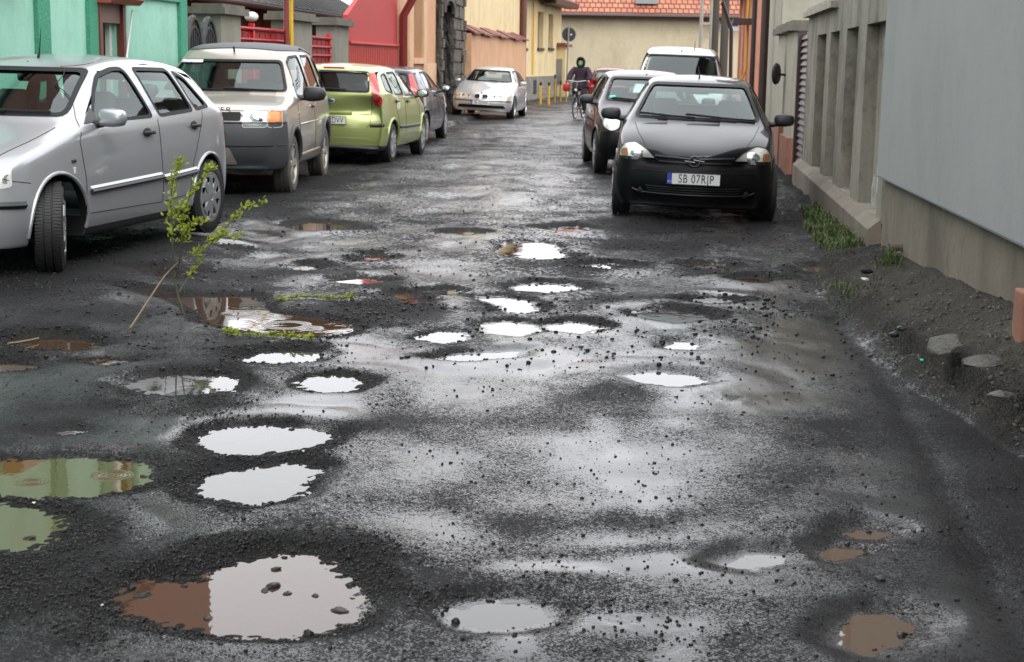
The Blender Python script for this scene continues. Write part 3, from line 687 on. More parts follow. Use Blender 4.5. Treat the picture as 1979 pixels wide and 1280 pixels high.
# ---- tall red boards
r0, r1 = ub(672), ub(768)
H = empty('red_board_wall', WL1.P(r0, 0), 0, 'tall bright red board wall rising towards the peach house', 'wall')
mb = MB(); poly = [(r0, 1.9), (r1, 1.9), (r1, 4.2), (r0 + 3.0, 3.9), (r0 + 1.0, 2.78), (r0, 2.45)]
M2 = Matrix(((WL1.t.x, 0, WL1.n.x, WL1.a.x), (WL1.t.y, 0, WL1.n.y, WL1.a.y), (0, 1, 0, 0), (0, 0, 0, 1)))
mb.prism(poly, -.1, M2)
kid(mb, 'upper_boards', P_RED2, H)
mb = MB(); WL1.slab(mb, r0, r1, 0, 1.89, -.1, .02)
for k in range(int((r1 - r0) / .2)): WL1.slab(mb, r0 + k * .2, r0 + k * .2 + .025, .1, 1.85, .02, .035)
kid(mb, 'lower_boards', P_REDW, H)
mb = MB(); WL1.slab(mb, r0, r1, 1.885, 1.93, .0, .07); kid(mb, 'rail', P_RED, H)

# ---- peach house with window recess
r0, r1 = ub(768), ub(842)
H = empty('peach_house', WL1.P(r0, 0), 0, 'peach plastered house with one tall recessed window between red boards and stone gateway', 'house')
wr = WL1.rect(796, 816, 2, 112); wr = (wr[0], wr[1], wr[2], 3.7)
kid(WL1.wall(MB(), r0, r1, 0, 4.55, [wr], th=.35), 'wall', P_PEACH, H)
mb = MB(); WL1.slab(mb, wr[1] + .05, r1, .8, 1.5, .001, .03); WL1.slab(mb, wr[0] - .55, wr[0], 1.2, 4.45, .001, .05); WL1.slab(mb, wr[1], wr[1] + .5, 1.2, 4.45, .001, .05); WL1.slab(mb, wr[0], wr[1], wr[2] - .15, wr[2], .001, .08)
kid(mb, 'window_surround', P_PEACHL, H)
mb = MB(); WL1.slab(mb, wr[0], wr[1], wr[2], wr[3], -.3, -.26); w_ = kid(mb, 'window', P_DBROWN, H)
mb = MB(); WL1.slab(mb, wr[0] + .2, wr[1] - .2, wr[2] + .1, wr[3] - .1, -.257, -.25); kid(mb, 'pane', P_GLASS, w_)
mb = MB(); WL1.tri_roof(mb, r0 - .3, r1 + .2, 4.5, 5.5, .3, -4); kid(mb, 'roof', P_TILE_B, H)
mb = MB(); mb.tube([WL1.P(r0 + .12, .2, .12), WL1.P(r0 + .12, 2.6, .12), WL1.P(r0 + .12, 3.2, .45), WL1.P(r0 + .12, 4.4, .40)], .10, 8); kid(mb, 'downpipe', mat('oxblood_metal', (.14, .015, .015), .4), H, smooth=True)

# ---- rough stone gateway
q0, q1 = ub(842), ub(888)
H = empty('stone_gateway', WL1.P(q0, 0), 0, 'rough dark rubble stone gateway with a black doorway behind the silver saloon', 'gateway')
op = (WL1.uz(846, 120)[0], WL1.uz(866, 120)[0], 0, 3.15)
mb = MB(); WL1.wall(mb, q0, q1, 0, 4.6, [op], o=.12, th=.9)
bm = bmesh.new()
def rocky(mb, name, m, parent, amp, cut=.35, seed=3):
    o = kid(mb, name, m, parent); bm = bmesh.new(); bm.from_mesh(o.data)
    bmesh.ops.remove_doubles(bm, verts=bm.verts, dist=1e-4)
    bmesh.ops.subdivide_edges(bm, edges=bm.edges[:], cuts=10, use_grid_fill=True)
    rn = random.Random(seed)
    for v in bm.verts: v.co += Vector((rn.uniform(-amp, amp), rn.uniform(-amp, amp), rn.uniform(-amp, amp)))
    bm.to_mesh(o.data); bm.free(); return o
rocky(mb, 'rubble_wall', P_DSTONE, H, .05)
mb = MB()
rn = random.Random(5)
for (ua, ub_) in ((q0 + .02, op[0]), (op[1], q1 - .02)):
    z = 0
    while z < 4.5:
        hh = rn.uniform(.22, .4); u = ua
        while u < ub_ - .05:
            ww = min(rn.uniform(.4, .8), ub_ - u); WL1.slab(mb, u + .02, u + ww - .02, z + .02, z + hh - .02, .1, .13 + rn.uniform(.02, .1)); u += ww
        z += hh
kid(mb, 'facing_stones', P_STONE, H)
mb = MB(); pr = []
for i in range(13):
    t = i * math.pi / 12; c = (op[0] + op[1]) / 2; r = (op[1] - op[0]) / 2
    WL1.slab(mb, c - r * math.cos(t) - .12, c - r * math.cos(t) + .12, 2.9 + .35 * math.sin(t), 3.25 + .35 * math.sin(t), .1, .22)
kid(mb, 'arch_stones', P_STONE, H)
mb = MB(); WL1.slab(mb, op[0], op[1], 0, 3.1, -.5, -.44)
for k in range(6): WL1.slab(mb, op[0] + k * (op[1] - op[0]) / 6 + .02, op[0] + (k + 1) * (op[1] - op[0]) / 6 - .02, .05, 3.05, -.44, -.41)
kid(mb, 'door', mat('black_door', (.012, .012, .012), .5), H)

# ---- cream wall with peach lower wall
CA, CB = WL1.P(q1, 0), Vector(G(1003, 196))
W2 = Wall(CA, CB)
H = empty('cream_house', W2.P(0, 0), 0, 'large blank cream plastered house wall behind the silver saloon', 'house')
kid(W2.wall(MB(), 0, W2.L, 0, 6.0, th=.3), 'wall', P_CREAM, H)
mb = MB(); W2.tri_roof(mb, -.2, W2.L + .1, 5.9, 6.5, .3, -4.5); kid(mb, 'roof', P_TILE_B, H)
mb = MB(); mb.tube([W2.P(W2.L - .15, .2, .14), W2.P(W2.L - .15, 5.85, .14)], .14, 8); kid(mb, 'downpipe', mat('brown_downpipe', (.10, .03, .02), .4), H, smooth=True)
H = empty('peach_garden_wall', W2.P(0, 0), 0, 'peach garden wall with wavy red brown coping behind the silver saloon', 'wall')
kid(W2.wall(MB(), .1, W2.L - .9, 0, 2.42, o=.35, th=.3), 'wall', P_PEACH, H)
mb = MB(); N_ = 14
for k in range(N_):
    ua = .1 + (W2.L - 1.0) * k / N_; ub2 = .1 + (W2.L - 1.0) * (k + 1) / N_; dz = .03 * math.sin(k * 1.7)
    W2.tri_roof(mb, ua, ub2 + .001, 2.40 + dz, 2.62 + dz, .47, .0, .06)
kid(mb, 'coping', P_COPE, H)

# ---- yellow house on a stone plinth
YA, YB = Vector(G(1003, 196)), Vector(G(1082, 186))
W3 = Wall(YA, YB)
H = empty('yellow_house', W3.P(0, 0), 0, 'pale yellow house with three narrow brown framed windows and grey stone plinth', 'house')
wins = []
for (x0, x1) in ((1006, 1018), (1039, 1050), (1060, 1069)):
    r_ = W3.rect(x0, x1, 30, 93); wins.append((r_[0], r_[1], r_[2], 3.75))
kid(W3.wall(MB(), 0, W3.L, .98, 4.5, wins, th=.35), 'wall', P_CREAM, H)
mb = MB(); W3.slab(mb, 0, W3.L, 0, .98, -.3, .06); W3.slab(mb, 4.2, 4.6, .35, .36, .06, .065); kid(mb, 'plinth', P_PLINTH, H)
mb = MB(); u_ = W3.rect(1028, 1034, 155, 182); W3.slab(mb, u_[0], u_[1], u_[2], u_[3], .062, .07); kid(mb, 'cellar_vent', P_IRON, H)
for w_ in wins:
    mb = MB(); W3.slab(mb, w_[0], w_[1], w_[2], w_[3], -.3, -.2); wo_ = kid(mb, 'window', mat('tan_blind', (.22, .15, .07), .6), H)
    mb = MB(); W3.slab(mb, w_[0] - .05, w_[1] + .05, w_[2] - .12, w_[2], -.2, .07); W3.slab(mb, w_[0], w_[0] + .1, w_[2], w_[3], -.199, -.05); kid(mb, 'frame', P_DBROWN, wo_)
mb = MB(); W3.tri_roof(mb, -.2, W3.L + .4, 4.25, 7, .7, -4.5); kid(mb, 'roof', P_TILE_B, H)
mb = MB(); W3.slab(mb, W3.L * .42, W3.L + .5, 4.1, 4.35, .2, .75); kid(mb, 'eave', P_DBROWN, H)
mb = MB(); uu = W3.uz(1027, 100)[0]; mb.tube([W3.P(uu, 1.05, .08), W3.P(uu, 4.4, .08)], .045, 6); kid(mb, 'gas_pipe', P_YEL, H)
# small gate pier beyond
p = G(1084, 187); T = empty('gate_pier', (p.x, p.y, 0), R_(-20), 'small cream gate pier with red tile cap behind the yellow bollards', 'pier')
MB().box((0, 0, 1.15), (.55, .5, 2.3)).build('shaft', P_CREAM, T); MB().box((0, 0, 2.37), (.8, .75, .12)).box((0, 0, 2.46), (.5, .5, .08)).build('cap', P_COPE, T)
MB().box((-.05, -.29, 1.2), (.34, .08, 1.1)).build('meter_box', P_STEEL, T)

# ---- house closing the street
EA, EB = atY(1078, 122, 78), atY(1436, 128, 78)
W4 = Wall((EA.x - .3, EA.y), (EB.x + 6, EB.y))
def tile_roof_mat():
    m = mat('orange_roof_tiles', (.42, .13, .06), .7); T = m.node_tree; N = T.nodes; K = T.links
    tc = N.new('ShaderNodeTexCoord'); b = N.new('ShaderNodeTexBrick'); b.inputs['Scale'].default_value = 1; b.inputs['Brick Width'].default_value = .28; b.inputs['Row Height'].default_value = .24
    b.inputs['Color1'].default_value = (.46, .15, .065, 1); b.inputs['Color2'].default_value = (.30, .09, .05, 1); b.inputs['Mortar'].default_value = (.06, .02, .015, 1); b.inputs['Mortar Size'].default_value = .03
    mp = N.new('ShaderNodeMapping'); mp.inputs['Rotation'].default_value = (R_(90), 0, 0); K.new(tc.outputs['Object'], mp.inputs[0]); K.new(mp.outputs[0], b.inputs['Vector']); K.new(b.outputs['Color'], N['Principled BSDF'].inputs['Base Color'])
    bp = N.new('ShaderNodeBump'); bp.inputs['Distance'].default_value = .03; K.new(b.outputs['Fac'], bp.inputs['Height']); bp.invert = True; K.new(bp.outputs[0], N['Principled BSDF'].inputs['Normal'])
    return m
P_OTILE = tile_roof_mat()
H = empty('end_house', W4.P(0, 0), 0, 'long blank cream house with orange tiled roof closing the street', 'house')
kid(W4.wall(MB(), 0, W4.L, .95, 4.0, th=.4), 'wall', P_CREAM2, H)
mb = MB(); W4.slab(mb, 0, W4.L, 0, .95, -.35, .05); kid(mb, 'plinth', P_PLINTH, H)
mb = MB(); W4.tri_roof(mb, -.4, W4.L, 3.95, 7.4, .45, -4.5); kid(mb, 'roof', P_OTILE, H)
mb = MB(); mb.tube([W4.P(-.5, 3.92, .52), W4.P(W4.L, 3.92, .52)], .11, 8); kid(mb, 'gutter', P_DBROWN, H)
ux = W4.uz(1250, 3)[0]; mb = MB(); mb.box(W4.P(ux, 4.72, -.25), (1.1, .5, .35)); kid(mb, 'skylight', P_STEEL, H)
mb = MB(); a_ = W4.rect(1392, 1428, 46, 60); W4.slab(mb, a_[0], a_[1], a_[2], a_[3], .01, .05); o_ = kid(mb, 'wall_plate', P_WHITE, H)
mb = MB(); W4.slab(mb, a_[0] + .05, a_[1] - .05, a_[2] + .22, a_[3] - .02, .05, .055); kid(mb, 'blue_band', mat('blue_enamel', (.03, .06, .25), .4), o_)

# ================================================================ RIGHT SIDE
def RX(Y): return FA + .106 * Y
WR = Wall((RX(-4), -4), (RX(60), 60), flip=True)
def ru(px, y=200): return WR.uz(px, y)[0]
f0, f1 = ru(1714, 200), ru(1556, 200); fm = ru(1618, 60)
H = empty('concrete_fence', WR.P(f0, 0), 0, 'weathered concrete fence wall with four recessed bays and flaking limewash', 'wall')
bays = []
for x0, x1, yt in ((1705, 1668, 47), (1652, 1630, 55), (1616, 1599, 62), (1591, 1574, 69)):
    bays.append((ru(x0), ru(x1), .33, 1.93))
mb = MB(); WR.wall(mb, f0, f1, .30, 2.18, bays, o=0, th=.14); WR.slab(mb, f0, fm, 2.18, 3.6, -.14, 0)
kid(mb, 'wall', P_FENCE, H)
mb = MB()
for b in bays: WR.slab(mb, b[0] - .02, b[1] + .02, .3, 1.96, -.155, -.11)
pn = kid(mb, 'recessed_panel', P_FPANEL, H)
# flaking limewash patches: thin ragged plates
rn = random.Random(12); mb = MB()
for b in bays:
    for k in range(12):
        u = rn.uniform(b[0] + (b[1] - b[0]) * .3, b[1] - .02); z = .38 + rn.random() ** 2 * .5; rr = rn.uniform(.03, .14); hh = rn.uniform(.06, .28)
        vs = [WR.P(min(max(u + rr * math.cos(t) * rn.uniform(.5, 1.2), b[0]), b[1]), z + hh * math.sin(t) * rn.uniform(.5, 1.2), -.1085) for t in [i * .45 for i in range(14)]]
        mb.add(vs, [tuple(range(14))])
kid(mb, 'limewash_flakes', P_LIME, pn)
mb = MB(); P = WR.P
for (a, b) in ((f0 - .02, f1 + .35),):
    vs = [P(a, -.3, .10), P(b, -.3, .10), P(b, .25, .10), P(a, .25, .10), P(b, .33, 0.003), P(a, .33, .003), P(a, -.3, -.1), P(b, -.3, -.1)]
    mb.add(vs, [(0, 1, 2, 3), (3, 2, 4, 5), (0, 3, 5, 6), (1, 7, 4, 2), (0, 6, 7, 1), (5, 4, 7, 6)])
kid(mb, 'plinth', P_PLW, H)
mb = MB(); WR.slab(mb, fm + .02, f1 + .06, 2.18, 2.25, -.22, .08); WR.slab(mb, fm + .1, f1 - .0, 2.25, 2.30, -.16, .03); kid(mb, 'capstone', mat('pale_capstone', (.40, .37, .31), .8, vary=(5, .2, (.2, .18, .14))), H)
# slatted gate
s0, s1 = f1 + .02, ru(1536, 200)
H = empty('slatted_gate', WR.P(s0, 0), 0, 'maroon slatted roller gate between concrete fence and brick based pillars', 'gate')
mb = MB(); WR.slab(mb, s0, s1, .02, 2.0, -.10, -.07)
for k in range(22): WR.tri_roof(mb, s0, s1, .03 + k * .09, .085 + k * .09, -.035, -.065, .01)
kid(mb, 'slats', P_SHUT, H)
mb = MB(); WR.slab(mb, s1 - .16, s1, 0, 2.05, -.12, .0); WR.slab(mb, s0, s0 + .06, 0, 2.05, -.12, 0); kid(mb, 'frame', P_DBROWN, H)
pillar(1534, 1520, 2.18, .1, 'beige gate pillar on orange brick base next to the maroon slats', base=.52, m=P_HOUSE, W=WR, y=200, o0=-.12)
pillar(1516, 1503, 2.18, .1, 'second beige gate pillar on orange brick base, beside the brown downpipe', base=.62, m=P_HOUSE, W=WR, y=200, o0=-.12)
mb = MB(); WR.slab(mb, ru(1521) + .005, ru(1516) - .005, 0, 2.0, -.3, -.2); tag(mb.build('wicket_gate', P_IRON), 'narrow dark wicket gate between the two brick based pillars', 'gate')
# traffic mirror seen from its dark back
c = WR.P(ru(1521, 143) - .05, onwall(1519, 143, WR.a, WR.b).z, .17)
T = empty('round_mirror', c, 0, 'small round black disc mounted on the pillar beside the maroon gate', 'mirror')
MB().lathe([(0, -.02), (.16, -.02), (.17, 0), (.15, .03), (0, .045)], 24, Matrix.Rotation(R_(62), 4, 'Z') @ Matrix.Rotation(R_(90), 4, 'X')).build('disc', P_IRON, T, smooth=True)
MB().tube([(0, 0, 0), (.16, .02, -.02)], .02, 6).build('bracket', P_IRON, T)
# beige house behind, corner at the downpipe
h0, h1 = ru(1502), ru(1466)
H = empty('beige_house', WR.P(h0, 0), 0, 'tall beige rendered house above the brick based pillars with dark brown downpipes', 'house')
wr = WR.rect(1481, 1474, 5, 110); wr = (wr[0], wr[1], wr[2], 3.6)
mb = MB(); WR.wall(mb, h0, h1, 0, 6.0, [wr], th=.35)
kid(mb, 'wall', P_HOUSE, H)
mb = MB(); WE = Wall(WR.P(h0, 0, -.01), WR.P(h0, 0, -6)); WE.slab(mb, 0, WE.L, 0, 6, 0, .25) ; kid(mb, 'end_wall', P_HOUSE, H)
mb = MB(); WR.slab(mb, wr[0], wr[1], wr[2], wr[3], -.3, -.25); kid(mb, 'window', P_GLASS, H)
for px, rr in ((1489, .075), (1466, .055)):
    mb = MB(); u = ru(px); mb.tube([WR.P(u, .1, .16), WR.P(u, 5.8, .16)], rr, 10); kid(mb, 'downpipe', P_DBROWN, H, smooth=True)
mb = MB(); WR.tri_roof(mb, h0 - .3, h1 + .3, 5.9, 8.5, .6, -4.5); kid(mb, 'roof', P_TILE_B, H)
# salmon house
h0, h1 = ru(1458, 100) + .02, ru(1426, 100)
H = empty('salmon_house', WR.P(h0, 0), 0, 'salmon pink plastered house with yellow gas pipe behind the white van', 'house')
mb = MB(); WR.wall(mb, h0, h1, 0, 3.75, th=.35); kid(mb, 'wall', P_PINK, H)
for k in range(4): kid(WR.slab(MB(), h0 + (h1 - h0) * (k + .3) / 4, h0 + (h1 - h0) * (k + .4) / 4, .9, 3.6, .001, .04), 'pilaster_strip', P_PINK, H)
mb = MB(); WR.tri_roof(mb, h0 + 1.4, h1 + .3, 3.6, 6.2, .55, -4); kid(mb, 'roof', P_OTILE, H)
mb = MB(); WR.slab(mb, h0 + 1.4, h1 + .3, 3.5, 3.68, .3, .6); WR.slab(mb, h0 + .1, h0 + 1.2, 2.5, 2.62, 0, .5); kid(mb, 'eave', P_DBROWN, H)
mb = MB(); u = h0 + .6; mb.tube([WR.P(u, 3.4, .15), WR.P(u, 1.45, .15), WR.P(u + .1, 1.2, .25), WR.P(u + 1, 1.15, .25)], .03, 8); kid(mb, 'gas_pipe', P_YEL, H, smooth=True)
mb = MB(); mb.tube([WR.P(h1 + .4, .2, .15), WR.P(h1 + .4, 2.6, .2), WR.P(h1 + .4, 3.4, .5)], .06, 8); kid(mb, 'downpipe', P_DBROWN, H, smooth=True)
# grey rendered wall nearest on the right
g0 = Vector((float(wallX(np.array(12.25))) - .01, 12.25, 0)); g1 = Vector((float(wallX(np.array(-3.))), -3.0, 0))
WG = Wall(g1, g0, flip=True)
H = empty('grey_house', WG.P(0, 0), 0, 'large smooth grey rendered house wall over a brown damp plinth, nearest on the right', 'house')
mb = MB(); WG.slab(mb, 0, WG.L, .705, 6.5, -.3, .055); kid(mb, 'rendered_wall', P_GREYW, H)
mb = MB(); WG.slab(mb, 0, WG.L - .03, -.3, .704, -.3, 0); kid(mb, 'plinth', P_PLW, H)
mb = MB(); WG.slab(mb, 0, WG.L - .004, .693, .7045, .003, .06); kid(mb, 'drip_edge', P_STEEL, H)
q = onwall(1744, 478, WG.a, WG.b); T = empty('drain_pipe', q, 0, 'short rusty drain pipe stub sticking out of the damp plinth', 'pipe')
MB().lathe([(.032, -.12), (.032, .10), (.026, .10), (.026, -.1)], 16, Matrix.Rotation(R_(-90), 4, 'Y')).build('stub', mat('rusty_pipe', (.11, .085, .065), .6), T, smooth=True)
# orange brown block at the right frame edge
q = G(1993, 684, .24)
o = MB().box((0, 0, .12), (.16, .16, .36), bev=.01).build('step_block', P_BRICKB); o.location = (q.x, q.y, .24); o.rotation_euler = (0, 0, R_(-5))
tag(o, 'orange brown brick block standing on the bank at the right edge', 'block')

# ================================================================ POLES, SIGN, BOLLARDS
def poletop(px, Y, r0, r1, z, m, label):
    p = atY(px, 125, Y); T = empty('utility_pole', (p.x, p.y, 0), 0, label, 'pole', 'utility poles by the end house')
    MB().tube([(0, 0, 0), (0, 0, z)], [r0, r1], 10).build('shaft', m, T, smooth=True)
    MB().tube([(-.5, 0, z - .5), (.5, 0, z - .5)], .05, 6).build('crossarm', P_DBROWN, T)
    return T
P_POLE = mat('tarred_wood', (.05, .04, .032), .8)
poletop(1380, 62, .15, .12, 8, P_POLE, 'dark wooden utility pole just right of the concrete ladder pole')
poletop(1398, 60, .17, .13, 8, P_POLE, 'thicker dark wooden utility pole next to the salmon house')
p = atY(1362, 125, 64); T = empty('concrete_pole', (p.x, p.y, 0), 0, 'pale concrete ladder pole with open rungs above the white van', 'pole')
MB().tube([(-.24, 0, 0), (-.15, 0, 8)], .075, 4).tube([(.24, 0, 0), (.15, 0, 8)], .075, 4).build('legs', mat('pole_concrete', (.32, .29, .24), .8), T)
for k in range(14): MB().box((0, 0, .5 + k * .55), (.42, .08, .1)).build('rung', MATS['pole_concrete'], T)
p = G(1094, 191); T = empty('road_sign', (p.x, p.y, 0), R_(4), 'round road sign seen from its dark back on a thin grey pole', 'sign')
zc = atY(1100, 67, p.y).z
MB().tube([(0, 0, 0), (0.05, 0, zc + .3)], .04, 8).build('pole', P_STEEL, T)
MB().lathe([(0, -.02), (.30, -.02), (.31, 0), (0, .0)], 32, Matrix.Translation((.07, .05, zc)) @ Matrix.Rotation(R_(90), 4, 'X')).build('disc', P_IRON, T)
MB().box((.17, .03, zc), (.08, .01, .05)).build('sticker', P_WHITE, T)
for i, (px, py, hh, lab) in enumerate(((1072, 199, .95, 'tallest yellow bollard, leftmost by the gate pier'), (1083, 198, .7, 'yellow bollard with dark top, middle of the row by the gate pier'), (1094, 197, .7, 'yellow bollard with dark top standing next to the sign pole'))):
    p = G(px, py); T = empty('bollard', (p.x, p.y, 0), 0, lab, 'bollard', 'yellow bollards by the gate pier')
    MB().tube([(0, 0, 0), (0, 0, hh)], .042, 8).build('post', mat('worn_yellow_paint', (.34, .22, .03), .6, vary=(20, .2, (.16, .12, .04))), T); MB().tube([(0, 0, hh), (0, 0, hh + .16)], .044, 8).build('cap', P_IRON, T)
p = G(1052, 203); T = empty('bicycle_rack', (p.x, p.y, 0), R_(-15), 'small yellow and silver barrier rack on the pavement by the stone plinth', 'rack')
for x in (-.15, .17):
    MB().tube([(x, 0, 0), (x, 0, .72)], .045, 8).build('post', P_YEL, T); MB().tube([(x, 0, .72), (x, 0, .84)], .05, 8).build('cap', P_IRON, T)
for z in (.2, .4, .6): MB().tube([(-.15, 0, z), (.17, 0, z)], .025, 6).build('rail', P_STEEL, T)
# ================================================================ CARS
def glass_mat(name, tint, f0=.05, f1=.6):
    """a thin pane: tinted see-through plus a mirror share that grows towards grazing (Schlick), the same from both sides"""
    m = bpy.data.materials.new(name); m.use_nodes = True; T = m.node_tree; N = T.nodes; K = T.links; N.clear()
    o = N.new('ShaderNodeOutputMaterial'); mx = N.new('ShaderNodeMixShader'); tr = N.new('ShaderNodeBsdfTransparent'); gl = N.new('ShaderNodeBsdfGlossy')
    tr.inputs[0].default_value = (*tint, 1); gl.inputs['Roughness'].default_value = .02; gl.inputs[0].default_value = (.93, 1, .98, 1)
    g = N.new('ShaderNodeNewGeometry'); d = N.new('ShaderNodeVectorMath'); d.operation = 'DOT_PRODUCT'; K.new(g.outputs['Incoming'], d.inputs[0]); K.new(g.outputs['Normal'], d.inputs[1])
    def mt(op, x, y=None):
        n = N.new('ShaderNodeMath'); n.operation = op
        for i, v in ((0, x), (1, y)):
            if v is None: continue
            if isinstance(v, (int, float)): n.inputs[i].default_value = v
            else: K.new(v, n.inputs[i])
        return n.outputs[0]
    f = mt('POWER', mt('SUBTRACT', 1.0, mt('ABSOLUTE', d.outputs['Value'])), 5.0); f = mt('ADD', mt('MULTIPLY', f, f1), f0)
    K.new(f, mx.inputs[0]); K.new(tr.outputs[0], mx.inputs[1]); K.new(gl.outputs[0], mx.inputs[2]); K.new(mx.outputs[0], o.inputs[0])
    MATS[name] = m; return m
C_GLASS = glass_mat('tinted_glass', (.66, .80, .76), .085, .8)
C_SIDE = glass_mat('side_glass', (.66, .80, .76), .07, .7)
C_DARKG = glass_mat('privacy_glass', (.07, .08, .08), .04, .5)
C_LENS = glass_mat('clear_lens', (.92, .92, .90), .05, .5)
C_RUB = mat('black_rubber', (.008, .008, .009), .55, spec=.25)
C_TRIM = mat('black_trim', (.016, .016, .018), .45, bump=(300, .0006))
C_TYRE = mat('tyre_rubber', (.014, .014, .014), .62, bump=(60, .004))
C_DIRTY = mat('muddy_tyre', (.12, .105, .085), .8, vary=(9, .2, (.07, .06, .05)), bump=(60, .006))
C_HUB = mat('silver_wheel', (.45, .46, .47), .32, metal=.7)
C_IN = mat('car_interior', (.03, .031, .033), .8)
C_SEAT = mat('seat_fabric', (.045, .047, .05), .85)
C_CHROME = mat('chrome', (.75, .76, .77), .12, metal=1.0)
C_REFL = mat('lamp_reflector', (.80, .80, .77), .30, metal=.35)
C_AMBER = mat('amber_lens', (.75, .20, .02), .15, coat=.5)
C_RED = mat('red_lens', (.45, .008, .010), .12, coat=1)
C_PLATE = mat('plate_white', (.62, .62, .60), .35)
C_INK = mat('plate_ink', (.01, .01, .012), .5)
C_BLUE = mat('plate_blue', (.01, .04, .32), .4)
def paint(name, col, metal=.55, rough=.32): return mat(name, col, rough, metal, coat=.6 if max(col) > .1 else .55, coatr=.03, bump=(900, .00012), spec=.15)

def interp(x, pts):
    return float(np.interp(x, [p[0] for p in pts], [p[1] for p in pts]))

def body_mesh(S):
    """closed car shell from a cage of cross-sections, x measured back from the front bumper; returns a subdivided mesh in car space"""
    st = S['st']; FAx = S['fa']; cols = (-1, -.55, 0, .55, 1); L = S['L']
    n = len(st); V = []; vid = {}
    def half(s, lv): return (s['wm'] * .93, s['wm'] * .985, s['wm'], s['ws'], s['wt'])[lv]
    def hz(s, lv): return (s['zb'], s['zb'] + .11, s['z2'], s['zs'], s['zt'] - s['cr'])[lv]
    def P(i, c, lv):
        s = st[i]; f = cols[c]; y = f * half(s, lv); z = hz(s, lv)
        if lv == 4: z = s['zt'] - s['cr'] * f * f
        if lv == 0: z = s['zb']
        x = s['x'] + (-1) * 0
        if lv >= 3: x -= s['bow'] * (1 - f * f)          # the middle stands further forward
        x += s['pl'] * abs(f) ** 2.4 * (1 if s['x'] < L / 2 else -1)                    # plan curvature of nose and tail (pl > 0 pulls the corner back)
        if i == 0: x += S['fx'][lv]
        if i == n - 1: x -= S['rx'][lv]
        return Vector((FAx - x, y, z))
    bm = bmesh.new()
    def vv(i, c, lv):
        if (i, c, lv) not in vid: vid[(i, c, lv)] = bm.verts.new(P(i, c, lv))
        return vid[(i, c, lv)]
    def q(a): return bm.faces.new(a)
    cre = bm.edges.layers.float.new('crease_edge')
    for i in range(n - 1):
        for c in range(4):
            q([vv(i, c, 4), vv(i, c + 1, 4), vv(i + 1, c + 1, 4), vv(i + 1, c, 4)])
            q([vv(i, c, 0), vv(i + 1, c, 0), vv(i + 1, c + 1, 0), vv(i, c + 1, 0)])
        for lv in range(4):
            for c in (0, 4):
                q([vv(i, c, lv), vv(i, c, lv + 1), vv(i + 1, c, lv + 1), vv(i + 1, c, lv)])
    for i in (0, n - 1):
        for c in range(4):
            for lv in range(4):
                q([vv(i, c, lv), vv(i, c + 1, lv), vv(i, c + 1, lv + 1), vv(i, c, lv + 1)])
    bm.edges.ensure_lookup_table()
    def setc(a, b, v):
        e = bm.edges.get([vid[a], vid[b]])
        if e: e[cre] = max(e[cre], v)
    for i in range(n):
        k = st[i].get('k', 0)
        for c in range(4): setc((i, c, 4), (i, c + 1, 4), k)
        if i < n - 1:
            for c in (0, 4):
                setc((i, c, 3), (i + 1, c, 3), S.get('beltk', .45)); setc((i, c, 0), (i + 1, c, 0), .6)
                setc((i, c, 4), (i + 1, c, 4), S.get('roofk', .3))
    bmesh.ops.recalc_face_normals(bm, faces=bm.faces)
    me = bpy.data.meshes.new('cage'); bm.to_mesh(me); bm.free()
    o = bpy.data.objects.new('cage', me); COL.objects.link(o)
    md = o.modifiers.new('s', 'SUBSURF'); md.levels = S.get('lv', 3); md.render_levels = md.levels
    m2 = bpy.data.meshes.new_from_object(o.evaluated_get(bpy.context.evaluated_depsgraph_get()))
    bpy.data.objects.remove(o)
    vs = [v.co for v in m2.vertices]; ym = max(v.y for v in vs); zl = min(v.z for v in vs); zh = max(v.z for v in vs); xh = max(v.x for v in vs); xl = min(v.x for v in vs)
    for v in m2.vertices:                                # undo the shrinking of the subdivision
        v.co = ((v.co.x - xl) / (xh - xl) * L + FAx - L, v.co.y * (S['W'] / 2) / ym, S['zb'] + (v.co.z - zl) / (zh - zl) * (S['H'] - S['zb']))
    return m2
def bvh_of(me):
    return BVHTree.FromPolygons([v.co.copy() for v in me.vertices], [tuple(p.vertices) for p in me.polygons])
def fillpoly(poly, step):
    """constrained triangulation of a 2D outline with inner points"""
    pts = []; n = len(poly)
    for i in range(n):
        a = Vector(poly[i]); b = Vector(poly[(i + 1) % n]); k = max(1, int((b - a).length / step))
        pts += [a.lerp(b, j / k) for j in range(k)]
    m = len(pts); edges = [(i, (i + 1) % m) for i in range(m)]
    x0 = min(p.x for p in pts); x1 = max(p.x for p in pts); y0 = min(p.y for p in pts); y1 = max(p.y for p in pts)
    arr = np.array([(p.x, p.y) for p in pts]); gx, gy = np.meshgrid(np.arange(x0 + step / 2, x1, step), np.arange(y0 + step / 2, y1, step))
    Q = np.stack([gx.ravel(), gy.ravel()], 1); sd = sdpoly(Q, arr) if len(Q) else np.zeros(0)
    inner = [Vector(q) for q in Q[sd > step * .4]]
    r = delaunay_2d_cdt(pts + inner, edges, [list(range(m))], 1, 1e-5)
    return r[0], r[2], m
def rounded(poly, r=.04, k=3):
    out = []; n = len(poly)
    for i in range(n):
        p = Vector(poly[i]); a = (Vector(poly[i - 1]) - p); b = (Vector(poly[(i + 1) % n]) - p)
        rr = min(r, a.length * .45, b.length * .45); a = p + a.normalized() * rr; b = p + b.normalized() * rr
        for j in range(k + 1):
            t = j / k; out.append(((1 - t) ** 2 * a + 2 * t * (1 - t) * p + t * t * b)[:])
    return out
